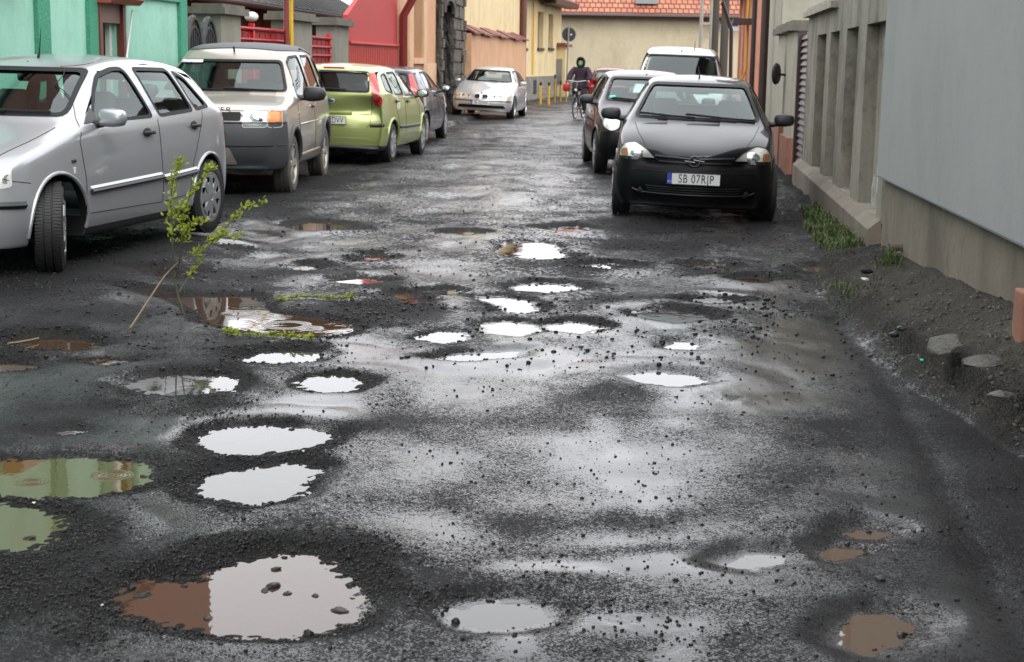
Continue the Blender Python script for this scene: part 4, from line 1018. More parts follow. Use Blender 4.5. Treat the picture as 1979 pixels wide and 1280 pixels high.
class Car:
    def __init__(s, S, name, label, loc, head, roll=0, pitch=0, group=None, z=0, cat='car'):
        s.S = S; s.root = empty(name, (loc[0], loc[1], z), 0, label, cat, group)
        s.root.rotation_euler = Euler((roll, pitch, head), 'XYZ')
        s.base = body_mesh(S); s.bvh = bvh_of(s.base); s.X = lambda x: S['fa'] - x
    def hit(s, axis, u, v):
        """axis 'L'/'R' side (u = x back from bumper, v = z); 'F' front / 'B' back (u = y, v = z); 'T' top (u = x, v = y)"""
        X = s.S['fa']
        o, d = {'L': ((X - u, 3, v), (0, -1, 0)), 'R': ((X - u, -3, v), (0, 1, 0)), 'F': ((6, u, v), (-1, 0, 0)), 'B': ((-9, u, v), (1, 0, 0)), 'T': ((X - u, v, 4), (0, 0, -1))}[axis]
        h = s.bvh.ray_cast(Vector(o), Vector(d))
        if h[0] is None:
            h = s.bvh.find_nearest(Vector(o) + Vector(d) * (3 if axis in 'LR' else 4))
        return h[0], h[1]
    def patch(s, name, axis, poly, m, off=.003, parent=None, step=.05, thick=0.0, rim=None, rimw=.02, inner_off=None):
        vs, fs, mcount = fillpoly(poly, step)
        co = []
        for q in vs:
            h, n = s.hit(axis, q.x, q.y); co.append(h + n * off)
        mb = MB(); mb.add(co, fs)
        o = mb.build(name, m, parent or s.root, smooth=True, angle=60)
        # outward normals
        c = sum((p.normal for p in o.data.polygons), Vector()); ax = {'L': Vector((0, 1, 0)), 'R': Vector((0, -1, 0)), 'F': Vector((1, 0, 0)), 'B': Vector((-1, 0, 0)), 'T': Vector((0, 0, 1))}[axis]
        if c.dot(ax) < 0: o.data.flip_normals()
        if thick:
            md = o.modifiers.new('t', 'SOLIDIFY'); md.thickness = thick; md.offset = 1
        return o
    def strip(s, mb, axis, line, r=.004, off=0.0, closed=False, seg=.05, n=5):
        pts = []; L = list(line) + ([line[0]] if closed else [])
        for a, b in zip(L, L[1:]):
            a = Vector(a); b = Vector(b); k = max(1, int((b - a).length / seg)); pts += [a.lerp(b, j / k) for j in range(k)]
        pts.append(Vector(L[-1])); P3 = []
        for q in pts:
            h, nn = s.hit(axis, q.x, q.y); P3.append(h + nn * off)
        mb.tube(P3, r, n)
    def cut(s, cutters):
        """body object with openings: cutters are MB solids carrying the interior colour"""
        o = bpy.data.objects.new('body', s.base.copy()); COL.objects.link(o); o.data.materials.append(s.S['paint'])
        def vol(me):
            bm = bmesh.new(); bm.from_mesh(me); v = bm.calc_volume(signed=True); bm.free(); return v
        v0 = vol(o.data)
        for mb, m in cutters:
            for tries in range(4):
                c = mb.build('cut', m)
                if vol(c.data) < 0: c.data.flip_normals()
                vc = vol(c.data)
                c.location = (.0011 * (tries > 1), .0007 * (tries > 1), .0013 * (tries > 1))
                md = o.modifiers.new('b', 'BOOLEAN'); md.operation = 'DIFFERENCE'; md.object = c; md.solver = 'EXACT' if tries < 3 else 'FAST'; md.material_mode = 'TRANSFER' if tries < 3 else 'INDEX'; md.use_self = (tries in (0, 2)) if s.S.get('selfcut') else tries == 2
                me = bpy.data.meshes.new_from_object(o.evaluated_get(bpy.context.evaluated_depsgraph_get()))
                o.modifiers.clear(); bpy.data.objects.remove(c); v1 = vol(me)
                if v1 > .3 * v0 and v0 - v1 < vc * 1.1 + .03 and v1 < v0 + (.02 if tries < 1 else .05): o.data = me; v0 = v1; break
            else: print('CUT FAILED', s.root.get('label'), v0, v1, vc)
        me = o.data; me.name = 'body'
        me.polygons.foreach_set('use_smooth', [True] * len(me.polygons)); me.set_sharp_from_angle(angle=R_(38))
        o.parent = s.root; s.body = o
        return o
    def shell(s, name, planes, m, off=.006, parent=None, rm=None):
        """a copy of the painted skin cut by planes (point, normal pointing to what is dropped) and lifted off by off"""
        bm = bmesh.new(); bm.from_mesh(s.body.data)
        pi = [i for i, mm in enumerate(s.body.data.materials) if mm == s.S['paint']]
        bmesh.ops.delete(bm, geom=[f for f in bm.faces if f.material_index not in pi], context='FACES')
        for p, nrm in planes:
            bmesh.ops.bisect_plane(bm, geom=bm.verts[:] + bm.edges[:] + bm.faces[:], plane_co=p, plane_no=nrm, clear_outer=True)
        if rm: bmesh.ops.delete(bm, geom=[f for f in bm.faces if rm(f.calc_center_median(), f.normal)], context='FACES')
        bm.normal_update()
        nn = {v: v.normal.copy() for v in bm.verts}
        for v in bm.verts: v.co += nn[v] * off
        # turned-in border gives the panel its thickness
        be = [e for e in bm.edges if e.is_boundary]
        r = bmesh.ops.extrude_edge_only(bm, edges=be)
        for g in r['geom']:
            if isinstance(g, bmesh.types.BMVert):
                src = min((e.other_vert(g) for e in g.link_edges), key=lambda w_: (w_.co - g.co).length); g.co = g.co - nn.get(src, src.normal) * (off + .004)
        me = bpy.data.meshes.new(name); bm.to_mesh(me); bm.free(); me.materials.clear(); me.materials.append(m)
        me.polygons.foreach_set('material_index', [0] * len(me.polygons))
        me.polygons.foreach_set('use_smooth', [True] * len(me.polygons)); me.set_sharp_from_angle(angle=R_(38))
        o = bpy.data.objects.new(name, me); COL.objects.link(o); o.parent = parent or s.root
        return o
def stations(S):
    """fill in the cage from a handful of profile numbers"""
    W = S['W']; L = S['L']; zb = S['zb']; out = []
    belt = S['belt']; roofw = S['roofw']
    plan = S.get('plan', [(0, .72), (.12, .86), (.45, .97), (1.2, 1.0), (L - 1.1, 1.0), (L - .4, .96), (L - .08, .88), (L, .82)])
    for (x, zt, kind, *o) in S['prof']:
        hw = W / 2 * interp(x, plan); d = dict(x=x, zt=zt, wm=hw, zb=zb + (.03 if x < .05 or x > L - .05 else 0), z2=interp(x, S.get('mid', [(0, .48), (L, .58)])), cr=.03, bow=0, pl=0, k=0)
        if kind == 'n':   # nose / hood / tail
            d['zs'] = zt - S.get('hooddrop', .07); d['ws'] = hw * S.get('hoodws', .93); d['wt'] = hw * S.get('hoodwt', .74); d['cr'] = .035; d['pl'] = S['pl'] * (1 - min(1, min(x, L - x) / .55)) ** 1.5
        elif kind == 'c':  # base of the windscreen or rear window
            d['zs'] = interp(x, belt); d['ws'] = hw * .945; d['wt'] = hw * S.get('cowlwt', .84); d['bow'] = S['bow']; d['k'] = .55; d['cr'] = .02
        elif kind == 'w':  # header of the windscreen
            d['zs'] = interp(x, belt); d['ws'] = hw * .95; d['wt'] = roofw * .97; d['bow'] = S['bow'] * .75; d['k'] = .25; d['cr'] = .03
        elif kind == 'r':
            d['zs'] = interp(x, belt); d['ws'] = hw * .95; d['wt'] = roofw; d['cr'] = .045
        elif kind == 'h':  # rear header
            d['zs'] = interp(x, belt); d['ws'] = hw * .95; d['wt'] = roofw * .97; d['k'] = .35; d['bow'] = -S['bow'] * .4
        elif kind == 't':  # base of rear window
            d['zs'] = interp(x, belt); d['ws'] = hw * .95; d['wt'] = hw * .80; d['k'] = .3; d['bow'] = -S['bow'] * .4
        if o: d.update(o[0])
        out.append(d)
    S['st'] = out
    return S
def wheel(r, w, style, parent, loc, steer=0, left=True, tyre=C_TYRE, hub=C_HUB, spokes=7, deep=.0):
    T = empty('wheel', loc, 0, parent=parent); T.rotation_euler = (0, 0, steer + (0 if left else math.pi))
    A = Matrix.Rotation(R_(-90), 4, 'X')               # local z -> +y (outward on the left side)
    h = w / 2; mb = MB(); ri = r * .66
    mb.lathe([(ri, -h * .8), (ri + .01, -h), (r - .045, -h * 1.02), (r - .012, -h * .84), (r, -h * .6), (r, -h * .33), (r - .007, -h * .3), (r - .007, -h * .25), (r, -h * .22), (r, h * .22), (r - .007, h * .25), (r - .007, h * .3), (r, h * .33), (r, h * .6), (r - .012, h * .84), (r - .045, h * 1.02), (ri + .012, h), (ri, h * .85)], 64, A)
    mb.build('tyre', tyre, T, smooth=True, angle=30)
    if w > .12:                                         # tread blocks
        mb = MB()
        for k in range(84):
            a = 2 * math.pi * k / 84
            for (b0, b1, sh) in ((-.88, -.36, .04), (-.2, .2, 0), (.36, .88, -.04)):
                R2 = Matrix.Rotation(a + sh, 4, 'Y'); mb.box((r * .995, (b0 + b1) / 2 * h, 0), (.012, (b1 - b0) * h, r * .058), M=R2)
        mb.build('tread', tyre, T)
    mb = MB()
    if style == 'cap':
        mb.lathe([(ri + .006, h * .80), (ri + .006, h * .97), (ri - .012, h * 1.0), (ri - .03, h * .93), (ri * .86, h * .95)], 48, A)
        n = spokes
        for k in range(n):
            a0 = 2 * math.pi * k / n
            poly = []
            for (rad, da) in ((ri * .30, -.5), (ri * .60, -.28), (ri * .72, -.24), (ri * .88, -.34), (ri * .88, .34), (ri * .72, .24), (ri * .60, .28), (ri * .30, .5)):
                a = a0 + da * (2 * math.pi / n) ; poly.append((rad * math.cos(a), rad * math.sin(a)))
            mb.prism(poly, .012, A @ Matrix.Translation((0, 0, h * .94)))
        mb.lathe([(ri * .62, h * .93), (ri * .60, h * .96), (ri * .40, h * 1.0), (ri * .30, h * 1.06), (ri * .16, h * 1.08), (ri * .14, h * 1.05), (0, h * 1.04)], 32, A)
    else:
        mb.lathe([(ri + .004, h * .75), (ri + .004, h * .96), (ri - .014, h * .96), (ri - .022, h * .7), (ri - .03, -h * .2)], 48, A)
        for k in range(spokes):
            a0 = 2 * math.pi * k / spokes; p = [(ri * .16, -.5), (ri * .55, -.17), (ri * .94, -.20), (ri * .94, .20), (ri * .55, .17), (ri * .16, .5)]
            mb.prism([(q * math.cos(a0 + da * 2 * math.pi / spokes), q * math.sin(a0 + da * 2 * math.pi / spokes)) for q, da in p], .022, A @ Matrix.Translation((0, 0, h * .62 - deep)))
        mb.lathe([(ri * .3, h * .6 - deep), (ri * .26, h * .8 - deep), (ri * .12, h * .86 - deep), (0, h * .86 - deep)], 24, A)
    mb.build('rim', hub, T, smooth=True, angle=30)
    mb = MB(); mb.lathe([(ri * .97, h * .2), (ri * .4, h * .35), (0, h * .4)], 24, A); mb.build('brake', C_RUB, T)
    return T
def text_on(body, size, M, parent, m=C_INK, sx=.8): return text_mesh('lettering', body, size, .001, m, M, parent, sx)
def plate(car, axis, y, z, txt, w=.52, x=None, blue=True, tilt=0):
    h, n = car.hit(axis, y, z); hx = h.x; sg = 1 if axis == 'F' else -1
    hx = max([car.hit(axis, y + dy, z)[0].x * sg for dy in (-.2, 0, .2)]) * sg
    M = Matrix.Translation((hx + sg * .022, y, z)) @ Matrix.Rotation(R_(90) * sg, 4, 'Z') @ Matrix.Rotation(R_(90) + tilt, 4, 'X')
    mb = MB(); mb.box((0, 0, 0), (w, .112, .008), M=M, bev=.003); o = mb.build('number_plate', C_PLATE, car.root)
    mb = MB()
    for a, b in (((-w / 2, -.056), (w / 2, -.056)), ((-w / 2, .056), (w / 2, .056)), ((-w / 2, -.056), (-w / 2, .056)), ((w / 2, -.056), (w / 2, .056))):
        mb.tube([M @ Vector((*a, .004)), M @ Vector((*b, .004))], .0035, 4)
    mb.build('rim', C_RUB, o)
    if blue: mb = MB(); mb.box((-w / 2 + .026, 0, .005), (.046, .106, .003), M=M); mb.build('blue_band', C_BLUE, o)
    if txt: text_on(txt, .118, M @ Matrix.Translation((.024 if blue else 0, -.002, .006)), o, sx=.72)
    if blue and txt: text_mesh('country_letters', 'RO', .03, .0005, C_PLATE, M @ Matrix.Translation((-w / 2 + .026, -.03, .0075)), o, .8)
    return o
def mirror(car, side, x, z, m, y=None, size=(.09, .12, .085), arm=.05):
    size = (size[0] * .85, size[1] * .80, size[2] * .80)
    h, n = car.hit(side, x, z); sg = 1 if side == 'L' else -1
    c = Vector((h.x, h.y + sg * (arm + size[1]), z + .02))
    bm = bmesh.new(); bmesh.ops.create_cube(bm, size=2)
    bmesh.ops.subdivide_edges(bm, edges=bm.edges[:], cuts=3, use_grid_fill=True)
    for v in bm.verts:
        p = v.co.copy(); q = p.normalized() * p.length ** .35; p = p.lerp(p.normalized() * 1.15, .62)
        if p.x < 0: p.x *= .45
        k = 1 - .18 * (p.y * sg + 1) / 2
        v.co = Vector((p.x * size[0], p.y * size[1], p.z * size[2] * k)) + c
    me = bpy.data.meshes.new('mirror'); bm.to_mesh(me); bm.free(); me.materials.append(m); me.polygons.foreach_set('use_smooth', [True] * len(me.polygons))
    o = bpy.data.objects.new('mirror', me); COL.objects.link(o); o.parent = car.root
    mb = MB(); mb.tube([h + Vector((0, -sg * .02, -.02)), Vector((h.x, h.y + sg * arm * .6, z - .03)), c + Vector((0, -sg * size[1] * .5, -size[2] * .5))], [.035, .03, .028], 8); mb.build('arm', C_TRIM, o, smooth=True)
    mb = MB(); mb.ball(c + Vector((-size[0] * .5, 0, 0)), (.006, size[1] * .84, size[2] * .78)); mb.build('mirror_glass', C_CHROME, o, smooth=True)
    return o
def interior(car, seatx=(1.85, 2.75), wy=.36, z0=.38, wheel_side=1, seatm=C_SEAT, rear_heads=True, h=.62, dash=None):
    X = car.X; r = car.root; fl = .30 if z0 < .5 else z0 - .1
    for sg in (1, -1):
        mb = MB(); mb.box((X(seatx[0]), sg * wy, z0), (.5, .5, .14), bev=.05)
        M = Matrix.Translation((X(seatx[0] + .27), sg * wy, z0 + h * .5)) @ Matrix.Rotation(R_(-14), 4, 'Y')
        mb.box((0, 0, 0), (.14, .46, h), M=M, bev=.06)
        o = mb.build('seat', seatm, r, smooth=True, angle=50)
        M = Matrix.Translation((X(seatx[0] + .37), sg * wy, z0 + h + .10)); mb = MB(); mb.box((0, 0, 0), (.10, .27, .19), M=M, bev=.045); mb.build('headrest', seatm, o, smooth=True, angle=50)
    mb = MB(); mb.box((X(seatx[1]), 0, z0), (.5, 1.2, .16), bev=.05); M = Matrix.Translation((X(seatx[1] + .3), 0, z0 + .28)) @ Matrix.Rotation(R_(-16), 4, 'Y'); mb.box((0, 0, 0), (.14, 1.2, .5), M=M, bev=.05)
    o = mb.build('rear_bench', seatm, r, smooth=True, angle=50)
    if rear_heads:
        for y in (-.38, 0, .38): mb = MB(); mb.box((X(seatx[1] + .38), y, z0 + .60), (.09, .25, .15), bev=.04); mb.build('headrest', seatm, o, smooth=True, angle=50)
    d = dash or (seatx[0] - .72); zt_ = car.S['belt'][0][1]
    mb = MB(); mb.box((X(d - .08), 0, zt_ - .16), (.55, 1.28, .2), bev=.06); mb.ball((X(d + .1), wheel_side * wy, zt_ - .05), (.14, .2, .06)); mb.build('dashboard', C_IN, r, smooth=True, angle=50)
    M = Matrix.Translation((X(d + .34), wheel_side * wy, zt_ - .07)) @ Matrix.Rotation(R_(-65), 4, 'Y'); mb = MB()
    mb.tube([M @ Vector((.18 * math.cos(a), .18 * math.sin(a), 0)) for a in [i * math.pi / 12 for i in range(25)]], .014, 6, cap=False); mb.tube([M @ Vector((0, -.17, 0)), M @ Vector((0, .17, 0))], .02, 6); mb.tube([M @ Vector((0, 0, 0)), M @ Vector((-.15, 0, -.01))], .02, 6)
    mb.build('steering_wheel', C_RUB, r, smooth=True)

def finish(car, wins, ws, rw=None, glass=C_GLASS, rglass=None, seams=(), wheelr=.3, arch=.34, wheelw=.19, cav=None, wstyle='cap', steer=0, spokes=7, tyre=C_TYRE, hub=C_HUB, inside=True, seal=.022, archz=None, deep=.0, archlip=None, track=None):
    S = car.S; X = car.X; W = S['W']; r = car.root; cuts = []
    # cabin cavity: polygon in side view, tapering with height
    cv = cav or S['cav']
    def cavity():
        mb = MB(); n = len(cv); hw = [W / 2 - .07 - max(0, z - S['belt'][0][1]) / (S['H'] - S['belt'][0][1]) * (W / 2 - .03 - S['roofw']) for x, z in cv]
        vs = [(X(x), h_, z) for (x, z), h_ in zip(cv, hw)] + [(X(x), -h_, z) for (x, z), h_ in zip(cv, hw)]
        mb.add(vs, [tuple(range(n)), tuple(range(2 * n - 1, n - 1, -1))] + [(i, n + i, n + (i + 1) % n, (i + 1) % n) for i in range(n)]); return mb
    if inside: cuts.append((cavity(), C_IN))
    az = wheelr if archz is None else archz; wb = S['wb']
    for ax, yy in ((0, 1), (0, -1), (-wb, 1), (-wb, -1)):
        mb = MB(); M = Matrix.Translation((ax, yy * (W / 2 + .3), az)) @ Matrix.Rotation(R_(90) * yy, 4, 'X')
        mb.lathe([(0, 0), (arch, 0), (arch, .60), (0, .60)], 48, M); cuts.append((mb, C_RUB))
    def ext(poly, axis, lo, hi):
        mb = MB()
        if axis == 'y': M = Matrix(((-1, 0, 0, S['fa']), (0, 0, 1, lo), (0, 1, 0, 0), (0, 0, 0, 1)))
        else: M = Matrix(((0, 0, 1, lo), (1, 0, 0, 0), (0, 1, 0, 0), (0, 0, 0, 1)))
        return mb.prism(poly, hi - lo, M)
    def inset(poly, d):
        A_ = [Vector(p) for p in poly]; n = len(A_)
        sg = 1 if sum(A_[i - 1].x * A_[i].y - A_[i].x * A_[i - 1].y for i in range(n)) > 0 else -1; out = []
        for i in range(n):
            e1 = (A_[i] - A_[i - 1]).normalized(); e2 = (A_[(i + 1) % n] - A_[i]).normalized()
            n1 = Vector((-e1.y, e1.x)) * sg; n2 = Vector((-e2.y, e2.x)) * sg; m_ = (n1 + n2); m_ = m_ / max(.3, m_.dot(n1)); out.append((A_[i] + m_ * d)[:])
        return out
    rwr = rw
    if inside:
        for p, *q in wins: cuts.append((ext(rounded(inset(p, seal), .04), 'y', -1.2, 1.2), C_RUB))
        cuts.append((ext(rounded(inset(ws, seal), .05), 'x', X(S['wsx']), X(S['cowlx'] - .35)), C_RUB))
        if rw: cuts.append((ext(rounded(inset(rwr, seal), .05), 'x', X(S['L'] + .2), X(S['rhx'] - .0)), C_RUB))
    car.cut(cuts)
    def framed(name, axis, poly, g):
        o = car.patch(name, axis, rounded(inset(poly, seal * .5), .045), g, off=-.010, step=.07)
        a = dens2(rounded(poly, .06), .07); b = dens2(rounded(inset(poly, seal * 1.25), .045), .07, len(a)); n = len(a); co = []
        for q in a + b: h, nn = car.hit(axis, q[0], q[1]); co.append(h + nn * (.003 if len(co) < n else .0015))
        mb = MB(); mb.add(co, [(i, (i + 1) % n, n + (i + 1) % n, n + i) for i in range(n)]); f = mb.build('frame', C_RUB, o); return o
    _ks = []
    def dens2(poly, st, total=None):
        """split every edge; the second call repeats the split counts of the first"""
        out = []; n = len(poly)
        if total is None: _ks.clear(); _ks.extend(max(1, int((Vector(poly[(i + 1) % n]) - Vector(poly[i])).length / st)) for i in range(n))
        for i in range(n):
            a = Vector(poly[i]); b = Vector(poly[(i + 1) % n]); out += [a.lerp(b, j / _ks[i])[:] for j in range(_ks[i])]
        return out
    for p, *q in wins:
        for sd_ in ('L', 'R'): framed('side_window', sd_, p, q[0] if q else C_SIDE)
    framed('windscreen', 'F', ws, glass)
    if rw: framed('rear_window', 'B', rwr, rglass or glass)
    mb = MB()
    for ax, line in seams:
        for a_ in (ax if ax in ('F', 'B', 'T') else 'LR'): car.strip(mb, a_, line, .0035)
    if seams: mb.build('panel_gaps', C_RUB, r)
    # wheel arch lips
    if archlip is not None:
        for ax in (S['fa'], S['fa'] + wb):
            for sd_ in 'LR':
                mb = MB(); pts = [(ax - (arch + .004) * math.cos(t), az + (arch + .004) * math.sin(t)) for t in [R_(-8) + i * R_(196) / 24 for i in range(25)]]
                car.strip(mb, sd_, pts, archlip[1], off=.0, seg=1, n=8); mb.build('arch_lip', archlip[0], r, smooth=True)
    tr = (track or W / 2 - .015) - wheelw / 2
    for ax, sg in ((0, 1), (0, -1), (-wb, 1), (-wb, -1)):
        wheel(wheelr, wheelw, wstyle, r, (ax, sg * tr, wheelr), steer if ax == 0 else 0, sg > 0, tyre, hub, spokes, deep)
    if inside:
        mb = MB(); mb.box((X(S['wsx'] + .08), 0, S['H'] - .17), (.03, .24, .07), bev=.02); mb.tube([(X(S['wsx'] + .06), 0, S['H'] - .12), (X(S['wsx'] + .02), 0, S['H'] - .06)], .012, 6); mb.build('rear_view_mirror', C_RUB, r, smooth=True)
def wipers(car, z, ys, m=C_RUB):
    for (y0, z0, y1, z1) in ys:
        mb = MB(); car.strip(mb, 'F', [(y0, z0), (y1, z1)], .009, off=.014); car.strip(mb, 'F', [((y0 + y1) / 2, (z0 + z1) / 2 - .005), (y1 + (y0 - y1) * .02, z1)], .012, off=.02); mb.build('wiper', m, car.root)
def handle(car, side, x, z, m=C_TRIM, w=.17):
    h, n = car.hit(side, x, z); sg = 1 if side == 'L' else -1
    mb = MB(); mb.box((h.x, h.y + sg * .022, z), (w, .022, .028), bev=.008); mb.ball((h.x, h.y - sg * .001, z - .005), (.075, .006, .045)); return mb.build('door_handle', m, car.root, smooth=True, angle=40)
def lamp(car, name, axis, poly, m, off=.006, parent=None, back=C_REFL, rim=None, step=.04):
    """a lens over a bright reflector bowl"""
    b = car.patch(name, axis, rounded(poly, .025), back, off=off * .6, step=step)
    if rim:
        mb = MB(); car.strip(mb, axis, rounded(poly, .025), .004, off=off, closed=True, seg=.03); mb.build('bezel', rim, b)
    if m: car.patch('lens', axis, rounded(poly, .025), m, off=off + .008, parent=b, step=step)
    return b
# ================================================================ THE FLEET
def autocav(S):
    xc, zc = S['cowl']; xw, zw = S['hdr']; xh, zh = S['rhdr']; xt, zt = S['tail']; H = S['H']; f = S.get('floor', .34)
    S['cav'] = [(xc - .06, f), (xt - .2, f), (xt - .13, zt - .04), (xh - .06, zh - .06), ((xw + xh) / 2, H - .06), (xw + .06, zw - .05), (xc + .13, zc - .03), (xc - .06, zc - .13)]
    S['cowlx'], S['wsx'], S['rhx'] = xc, xw, xh
def spec(**k):
    S = dict(lv=3, pl=.22, bow=.12, fx=(.07, .02, 0, .05, .09), rx=(.06, .02, 0, .05, .08)); S.update(k)
    xc, zc = S['cowl']; xw, zw = S['hdr']; xh, zh = S['rhdr']; xt, zt = S['tail']; L = S['L']
    S['prof'] = [(x, z, 'n', *o) for x, z, *o in S['nose']] + [(xc, zc, 'c'), (xw, zw, 'w')] + [(x, z, 'r') for x, z in S['roof']] + [(xh, zh, 'h'), (xt, zt, 't')] + [(x, z, 'n', *o) for x, z, *o in S['rear']]
    autocav(S); return stations(S)
def wscreen(S, lo=.035, hi=.03, dw=.0):
    xc, zc = S['cowl']; xw, zw = S['hdr']; b = S['W'] / 2 * S.get('cowlwt', .84) - .03 + dw; t = S['roofw'] * .97 - .035
    return [(-b, zc + lo), (b, zc + lo), (t, zw - hi), (-t, zw - hi)]
def heading(dx, dy): return math.atan2(dy, dx)
def axle(px, py, head, side, W, z=0):
    """front axle centre from the tyre contact seen at px, py; side +1 = the car's left wheel"""
    p = G(px, py, z); n = Vector((-math.sin(head), math.cos(head), 0)); return p - n * side * (W / 2 - .06)

# ---------- silver hatchback, nearest left
PA_SILVER = paint('silver_paint', (.40, .41, .43), .55, .28)
S = spec(L=3.96, W=1.646, H=1.45, fa=.82, wb=2.46, zb=.20, roofw=.56, cowl=(1.10, .99), hdr=(1.80, 1.385), rhdr=(3.42, 1.36), tail=(3.80, 1.02), belt=[(1.1, .93), (2.2, .95), (3.9, 1.02)],
  selfcut=True, nose=[(0, .60), (.10, .73), (.42, .83), (.80, .92)], roof=[(2.3, 1.452), (2.95, 1.435)], rear=[(3.93, .92), (3.96, .80)], paint=PA_SILVER, mid=[(0, .45), (4, .60)])
hd = heading(-.225, -1)
p = axle(112, 526, hd, 1, 1.646, z=.08)
c = Car(S, 'parked_car', 'silver five door hatchback with front wheels turned out, nearest car on the left', p, hd, roll=-R_(.6), pitch=R_(.2), z=.10, group='cars parked along the left side')
wins = [([(1.36, .975), (1.62, 1.20), (1.80, 1.315), (2.05, 1.365), (2.21, 1.365), (2.31, .985)],), ([(2.40, .985), (2.33, 1.365), (2.95, 1.355), (3.06, 1.01)],), ([(3.09, 1.012), (3.00, 1.345), (3.20, 1.29), (3.42, 1.035)],)]
finish(c, wins, wscreen(S), [(-.55, 1.06), (.55, 1.06), (.47, 1.32), (-.47, 1.32)], wheelr=.302, arch=.352, archz=.31, spokes=8, steer=R_(27), wstyle='cap', archlip=(PA_SILVER, .014),
  seams=[('', [(1.14, .36), (1.16, .60), (1.13, .86), (1.24, 1.02), (1.50, 1.24), (1.76, 1.36), (2.0, 1.395)]), ('', [(2.35, .34), (2.355, .97)]), ('', [(3.02, .72), (3.12, .86), (3.20, .97), (3.22, 1.01)]), ('', [(1.14, .36), (2.35, .34), (2.86, .36), (2.93, .60), (3.02, .72)]),
         ('F', [(-.62, .70), (-.50, .685), (0, .68), (.50, .685), (.62, .70)]), ('T', [(1.02, .66), (.7, .62), (.3, .55)]), ('T', [(1.02, -.66), (.7, -.62), (.3, -.55)]), ('', [(.16, .70), (.36, .64), (.50, .62)])])
interior(c, z0=.36)
sl_ = c.shell('sill_cladding', [(Vector((0, 0, .262)), Vector((0, 0, 1))), (Vector((-.36, 0, 0)), Vector((1, 0, 0))), (Vector((-2.08, 0, 0)), Vector((-1, 0, 0)))], C_TRIM, .006)
for sd_ in 'LR':
    for (a, b) in ((1.20, 2.33), (2.37, 2.98)):
        mb = MB(); c.strip(mb, sd_, [(a, .532), (b, .555)], .018, off=-.004); c_ = mb.build('side_moulding', PA_SILVER, c.root, smooth=True)
        mb = MB(); c.strip(mb, sd_, [(a, .512), (b, .535)], .016, off=.014); mb.build('rubber_strip', C_TRIM, c_, smooth=True)
    mb = MB(); c.strip(mb, sd_, [(.14, .49), (.42, .485)], .026, off=.004); mb.build('bumper_strip', C_TRIM, c.root, smooth=True)
    handle(c, sd_, 2.15, .88); handle(c, sd_, 3.00, .90)
    mb = MB(); h_, _ = c.hit(sd_, 1.02, .735); mb.box(h_, (.055, .02, .022), bev=.006); mb.build('side_repeater', C_TRIM, c.root); mb = MB(); h_, _ = c.hit(sd_, 1.02, .67); mb.box(h_, (.022, .012, .045), bev=.004); mb.build('badge', C_PLATE, c.root)
    lamp(c, 'headlight', 'F', [(-.72 if sd_ == 'R' else .72, .60), (-.36 if sd_ == 'R' else .36, .57), (-.38 if sd_ == 'R' else .38, .69), (-.70 if sd_ == 'R' else .70, .735)], C_LENS)
    lamp(c, 'tail_light', 'B', [(-.72 if sd_ == 'R' else .72, .72), (-.58 if sd_ == 'R' else .58, .72), (-.58 if sd_ == 'R' else .58, 1.0), (-.70 if sd_ == 'R' else .70, 1.02)], None, back=C_RED)
    mirror(c, sd_, 1.42, 1.0, PA_SILVER, size=(.075, .125, .085), arm=.05)
    mb = MB(); v3 = [c.hit(sd_, *q)[0] + c.hit(sd_, *q)[1] * .006 for q in ((1.27, .975), (1.47, .985), (1.46, 1.09))]; mb.add(v3, [(0, 1, 2)]); mb.build('mirror_base', C_TRIM, c.root)
c.patch('grille', 'F', rounded([(-.33, .56), (.33, .56), (.35, .67), (-.35, .67)]), C_TRIM, .006)
wipers(c, 1.05, [(.55, 1.045, -.05, 1.05), (-.05, 1.05, -.6, 1.06)])
h_, _ = c.hit('T', 1.98, .0); mb = MB(); mb.tube([h_, h_ + Vector((-.02, 0, .05)), h_ + Vector((-.05, 0, .22))], [.014, .006, .002], 6); mb.build('aerial', C_RUB, c.root)
plate(c, 'F', 0, .42, '')

# ---------- beige off-roader
PA_BEIGE = paint('beige_paint', (.37, .33, .28), .5, .32)
C_CLAD = mat('grey_cladding', (.040, .042, .046), .55, bump=(250, .001), bstr=.5)
S = spec(L=4.38, W=1.80, H=1.76, fa=.90, wb=2.557, zb=.33, roofw=.66, cowl=(1.22, 1.13), hdr=(1.82, 1.60), rhdr=(4.0, 1.68), tail=(4.22, 1.15), belt=[(1.2, 1.05), (4.3, 1.10)], bow=.10, pl=.14, floor=.5,
  selfcut=True, nose=[(0, .93), (.06, 1.0), (.45, 1.06), (.85, 1.09)], roof=[(2.2, 1.72), (3.0, 1.755)], rear=[(4.33, 1.05), (4.38, .9)], paint=PA_BEIGE, mid=[(0, .70), (4.4, .75)], hoodwt=.84, hoodws=.96, cowlwt=.87, fx=(.10, .02, 0, .04, .06),
  plan=[(0, .82), (.12, .92), (.45, .98), (1.2, 1.0), (3.4, 1.0), (4.0, .97), (4.38, .9)])
hd = heading(-.02, -1)
p = axle(562, 371, hd, 1, 1.80)
c = Car(S, 'parked_car', 'beige three door off-roader with dark grey bumper and muddy tyres behind the silver hatchback', p, hd, group='cars parked along the left side', z=-.02)
wins = [([(1.45, 1.10), (1.78, 1.52), (1.98, 1.60), (2.42, 1.62), (2.45, 1.12)],), ([(2.58, 1.13), (2.55, 1.62), (3.30, 1.62), (3.42, 1.15)],), ([(3.52, 1.15), (3.45, 1.60), (3.85, 1.58), (4.0, 1.18)], C_DARKG)]
